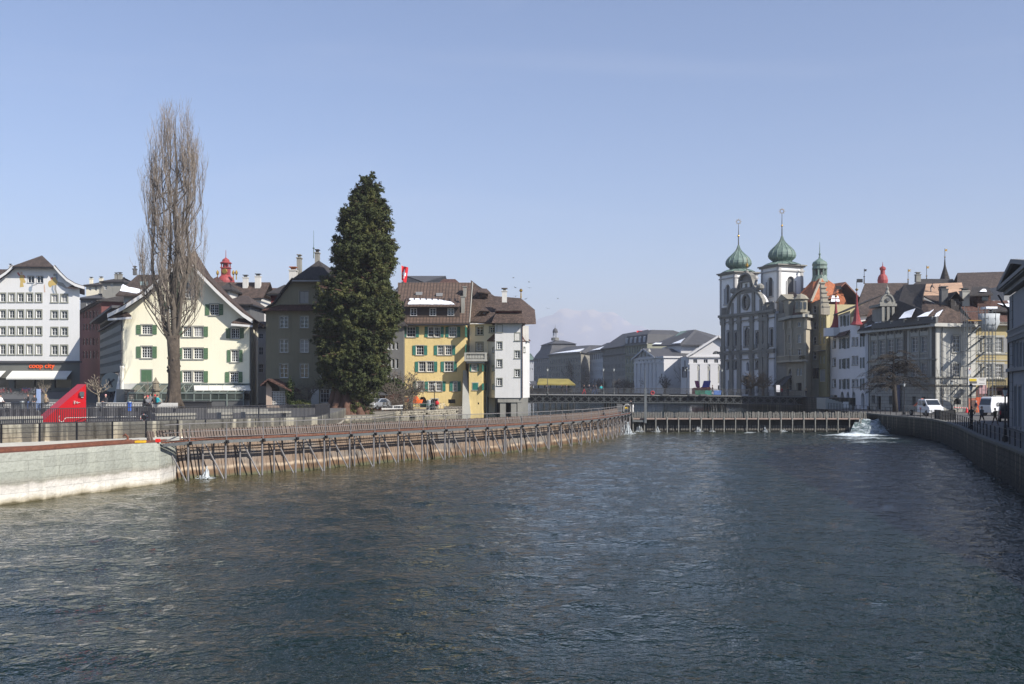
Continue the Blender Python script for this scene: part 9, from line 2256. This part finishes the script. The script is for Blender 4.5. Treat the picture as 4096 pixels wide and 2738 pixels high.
cn=onz(Z9,375,1455,143,ZR);tag(MB().lathe(cn,[(.3,0),(.3,.04),(.2,.05),(.05,.75)],10).build('traffic_cone',[m_red]),'small red cone at the scaffold foot','cone')
p=P(Z9,180,0,150);
# sign frame by arcade
q=onz(Z7,232,1192,160,ZR);ab=empty('menu_board',q,'small white standing board before the pointed arcade','sign');MB().box(q[0]-.45,160,ZR+.3,q[0]+.45,160.05,ZR+1.3).build('board',m_white,ab);MB().box(q[0]-.45,160.0,ZR,q[0]-.4,160.05,ZR+.3).build('leg',m_iron,ab);MB().box(q[0]+.4,160.0,ZR,q[0]+.45,160.05,ZR+.3).build('leg',m_iron,ab)
q0,q1=P(Z11,1066,1112,186.5),P(Z11,1115,1015,186.5);ps_=empty('light_panel',(q0.x,186.5,4.1),'glowing white advertising panel at the hotel end of the bridge','sign');MB().box(q0.x,186.5,q0.z,q1.x,186.7,q1.z).build('lit_face',plain('lit_panel',(.8,.75,.72),.4,emit=.5),ps_);MB().box(q0.x,186.51,4.3,q1.x,186.69,q0.z).build('foot',m_iron,ps_)
# orange tents and banners by theatre, green banners on bridge
for k,(x0,x1,y0,y1,c_,lab)in enumerate(((1785,1940,712,752,(.45,.05,.02),'red orange market tent before the theatre, left one'),(1945,2080,698,752,(.6,.09,.01),'bright orange market tent before the theatre, right one'))):
    a,b=P(Z12,x0,y1,225),P(Z12,x1,y0,225);mb=MB();m0=(a.z+b.z)/2;mb.box(a.x,225,a.z-2,b.x,229,m0);mb.hexa([(a.x-.2,224.8,m0),(b.x+.2,224.8,m0),(b.x+.2,229.2,m0),(a.x-.2,229.2,m0)],[(a.x+1.5,226,b.z),(b.x-1.5,226,b.z),(b.x-1.5,228,b.z),(a.x+1.5,228,b.z)]);tag(mb.build('market_tent',plain('tent_%d'%k,c_)),lab,'tent')
for k,(x0,x1,c_,lab)in enumerate(((1782,1965,(.03,.13,.08),'dark green banner on the bridge railing, left of three'),(1968,2100,(.04,.25,.20),'teal patterned banner on the bridge railing, middle of three'),(2130,2275,(.10,.20,.5),'blue banner on the bridge railing, right of three'))):
    a,b=P(Z12,x0,845,YB+8.6),P(Z12,x1,762,YB+8.6);tag(MB().box(a.x,YB+8.55,a.z,b.x,YB+8.6,b.z).build('railing_banner',mat('banner_%d'%k,c_,.8,.5,2.5)),lab,'banner')
for k,(x,c_)in enumerate(((1822,(.3,.05,.15)),(1992,(.08,.07,.35)))):
    r=empty('pole_flag',onz(Z12,x,760,222,4.1),'narrow %s flag on a thin pole before the theatre'%('crimson' if k==0 else 'blue and red'),'flag');a,b=P(Z12,x+(18 if k==0 else-12),705,222),P(Z12,x-(12 if k==0 else-22),582,222);MB().tube([(a.x,222,4.1),(b.x,222,b.z)],.05,5).build('pole',m_iron,r);mb=MB();w_=.9 if k==0 else 1.6
    mb.hexa([(a.x-w_/2,221.9,a.z),(a.x+w_/2,221.9,a.z),(a.x+w_/2,221.95,a.z),(a.x-w_/2,221.95,a.z)],[(b.x-w_/2,221.9,b.z),(b.x+w_/2,221.9,b.z),(b.x+w_/2,221.95,b.z),(b.x-w_/2,221.95,b.z)]);mb.build('flag_cloth',plain('flag_cloth_%d'%k,c_),r)
c=P(Z12,985,808,183.6);lr_=empty('life_ring',c,'red life ring in a dark box on the bridge railing','life ring');q0,q1=P(Z12,952,845,183.7),P(Z12,1024,772,183.7);MB().box(q0.x,183.7,q0.z,q1.x,183.76,q1.z).build('box',m_dgrey,lr_);torus(c,.3,.08,20,6).build('ring',plain('ring_red',(.45,.03,.04)),lr_,smooth=True)
for k,(x0,x1)in enumerate(((1160,1295),(1672,1800),(1880,2010))):a,b=P(Z12,x0,868,183.5),P(Z12,x1,832,183.5);tag(MB().box(a.x,183.2,a.z,b.x,183.6,b.z).build('planter_box',m_dgrey),'dark planter box hung on the bridge railing, %s of three'%('leftmost','middle','rightmost')[k],'planter')
# ================================================================ quay things by the yellow house
sb_=empty('sign_board',tuple(P(Z3,1212,1348,131)),'long white lettered board standing on the stone bank by the silver car','sign');q0,q1=P(Z3,1130,1352,131),P(Z3,1296,1313,131);tilt=.35
MB().hexa([(q0.x,131,q0.z),(q1.x,131,q0.z+tilt*.3),(q1.x,131.06,q0.z+tilt*.3),(q0.x,131.06,q0.z)],[(q0.x,131,q1.z-.25),(q1.x,131,q1.z),(q1.x,131.06,q1.z),(q0.x,131.06,q1.z-.25)]).build('board',m_white,sb_)
mb=MB();W_=q1.x-q0.x
for a,b in((.05,.16),(.19,.31),(.35,.37),(.39,.46)):mb.box(q0.x+W_*a,130.97,q0.z+.62,q0.x+W_*b,130.99,q0.z+.98)
mb.build('picture_block',m_dgrey,sb_);text_mesh('BUCHBINDEREI  INDER MATT',.30,m_vd,'lettering',sb_,(q0.x+W_*.5,130.96,q0.z+.36),0,.01,.01)
for x in(.05,.95):MB().box(q0.x+W_*x-.05,131.07,2.2,q0.x+W_*x+.05,131.15,q0.z+.6).build('leg',m_steel,sb_)
# rubble along the bank
rn=random.Random(17);mb=MB();pl=[Vector((a,b,0))for a,b in[(-26,128.2),(-24,130.8),(-15.5,133.8),(-12,139.8),(-7.9,150)]]
def rock(mb,c,s):
    vv=[];n=7;i=len(mb.v)
    for j,(zz_,f_)in enumerate(((-.5,.8),(0,1.0),(.45,.75))):
        for k in range(n):a=2*pi*k/n;r_=s*f_*rn.uniform(.8,1.15);mb.v.append((c[0]+r_*cos(a)*1.3,c[1]+r_*sin(a),c[2]+zz_*s*.9))
    for j in range(2):
        for k in range(n):q=(k+1)%n;mb.f.append((i+j*n+k,i+j*n+q,i+j*n+n+q,i+j*n+n+k));mb.m.append(0)
    mb.f.append(tuple(i+2*n+k for k in range(n)));mb.m.append(0)
for row,zz_ in enumerate((1.95,2.25,2.55)):
    for p in catmull(pl,.75):
        if rn.random()<.12:continue
        rock(mb,(p.x+rn.uniform(-.1,.1),p.y-.35+row*.12,zz_),rn.uniform(.28,.42))
o=mb.build('bank_stones',mat('pale_bank_stone',(.30,.27,.21),.95,.35,1.5,.04,6));tag(o,kind='stuff')
# low rubble wall right of yellow house arch, furniture
a,b=P(Z4,620,1300,149),P(Z4,782,1300,149);tag(MB().box(a.x,148.6,1.5,b.x,149.4,P(Z4,0,1290,149).z).build('rubble_wall',MATS['rubble_stone']),'low rubble wall under the yellow house between bicycle and buttress','wall')
p=P(Z4,365,1265,146);pr_=empty('parasol',(p.x,146,2.7),'folded bright orange parasol before the arched door of the yellow house','parasol');mb=MB()
zt_,zb_=P(Z4,0,1192,146).z,P(Z4,0,1268,146).z;mb.lathe((p.x,146,0),[(.75,zb_),(.9,zb_+.6),(.6,zt_-1.0),(.25,zt_-.2),(.05,zt_)],9,sx=1.2,sy=.6);mb.lathe((p.x-1.0,146.3,0),[(.7,zb_+.2),(.8,zb_+1.0),(.75,zt_-.5),(.1,zt_-.3)],7,sy=.6);mb.build('canopy',mat('orange_canvas',(.70,.13,.02),.8,.15,2),pr_);MB().tube([(p.x,146,2.7),(p.x,146,zt_+.1)],.04,5).build('pole',m_twhite,pr_)
for k,x in enumerate((472,490,508)):q=onz(Z4,x,1318,142,2.7);tag(MB().lathe(q,[(.22,0),(.24,1.3),(.1,1.45)],9).build('bollard',(m_steel,m_farw,m_vd)[k]),('grey steel drum','pale drum with white stripe','dark blue drum')[k]+' beside the lamp post at the yellow house','drum')
tb_=empty('garden_table',onz(Z4,415,1315,141,2.7),'green topped garden table in front of the yellow house door','table');q=wloc(tb_);MB().box(q.x-1.6,140.8,3.42,q.x+1.5,141.6,3.47).build('tabletop',m_shutt,tb_)
for dx_ in(-1.3,1.2):MB().box(q.x+dx_,141.0,2.7,q.x+dx_+.08,141.4,3.42).build('leg',m_iron,tb_)
fr_=empty('bank_railing',onz(Z4,420,1300,139,2.7),'thin grey tube railing along the stone bank at the yellow house','railing');a,b=P(Z4,325,0,138.8),P(Z4,530,0,141.5)
for k in range(4):p_=a.lerp(b,k/3);MB().tube([(p_.x,p_.y,2.6),(p_.x,p_.y,3.65)],.04,5).build('post',m_steel,fr_)
for zz_ in(3.1,3.65):MB().tube([(a.x,a.y,zz_),(b.x,b.y,zz_)],.035,5).build('rail',m_steel,fr_)
sh_=empty('carport',onz(Z3,1090,1240,138,2.8),'low shed roof above the silver car','shed');a,b=P(Z3,1055,1200,139),P(Z3,1170,1232,137);MB().slab([(a.x,137,a.z-.5),(b.x,137,b.z),(b.x,142,b.z),(a.x,142,a.z+.4)],.12).build('roof',m_slate,sh_)
for x in(a.x+.2,b.x-.2):MB().box(x-.06,137.2,2.7,x+.06,137.3,b.z-.1).build('post',m_wood,sh_)
a,b=P(Z3,1000,1330,139),P(Z3,1290,1240,139);tag(MB().box(a.x,139.5,2.7,b.x,139.7,5.0).build('slat_fence',mat('dark_red_fence',(.09,.035,.025),.9,.3,2)),'dark reddish board fence behind the silver car and thicket','fence')
# deck end: gate frame and yellow notice on the weir end
wg=empty('weir_gate',(14.6,131.2,2.6),'rounded pale gate frame with a yellow notice at the end of the curved weir','gate')
q=P(Z5,1105,1165,131);pts=[P(Z5,x,y,131)for x,y in((1072,1200),(1075,1150),(1090,1130),(1115,1128),(1135,1145),(1140,1200))];MB().tube(pts,.05,6).build('frame',m_twhite,wg);a,b=P(Z5,1085,1172,130.9),P(Z5,1116,1155,130.9);MB().box(a.x,130.9,a.z,b.x,130.95,b.z).build('notice',plain('notice_yellow',(.6,.38,.02)),wg)
a,b=P(Z5,1012,1180,130),P(Z5,1065,1128,130);tag(MB().box(a.x,130.5,2.3,b.x,132,b.z).build('equipment_cabinet',m_dgrey),'dark equipment cabinet near the end of the curved footbridge','cabinet')
a,b=P(Z5,870,1245,118),P(Z5,908,1215,118);tag(MB().slab([a,b+Vector((0,0,-.4)),Vector(((a.x+b.x)/2-.2,118,b.z+.3))],.1,0,(0,1,0)).build('wood_prop',m_black),'small black triangular prop leaning on the weir boards','prop')
# gulls
def gull(c,s,rz,k):
    r=empty('gull',c,'small gull gliding over the far roofs','bird','gulls in the sky');mb=MB();mb.tube([(-.25*s,0,0),(-.1*s,0,.02),(.12*s,0,.02),(.28*s,0,0)],[.02*s,.07*s,.07*s,.01*s],6)
    for sd in(-1,1):mb.hexa([(-.06*s,0,.03),(.08*s,0,.03),(.02*s,sd*.65*s,.1*s),(-.05*s,sd*.65*s,.1*s)][::sd],[(-.06*s,0,.05),(.08*s,0,.05),(.02*s,sd*.65*s,.12*s),(-.05*s,sd*.65*s,.12*s)][::sd])
    o=mb.build('body',m_dgrey,None,loc=(0,0,0));o.parent=r;r.rotation_euler=(.2,0,rz)
for k,(x,y)in enumerate(((1240,140),(1382,230),(1258,228),(1350,330),(1260,305),(1380,178))):gull(P(Z4,x,y,150),.65,k*1.3,k)
gull(P(Z5,438,110,170),.65,.4,9);gull(P(Z5,340,205,170),.6,1.4,8)
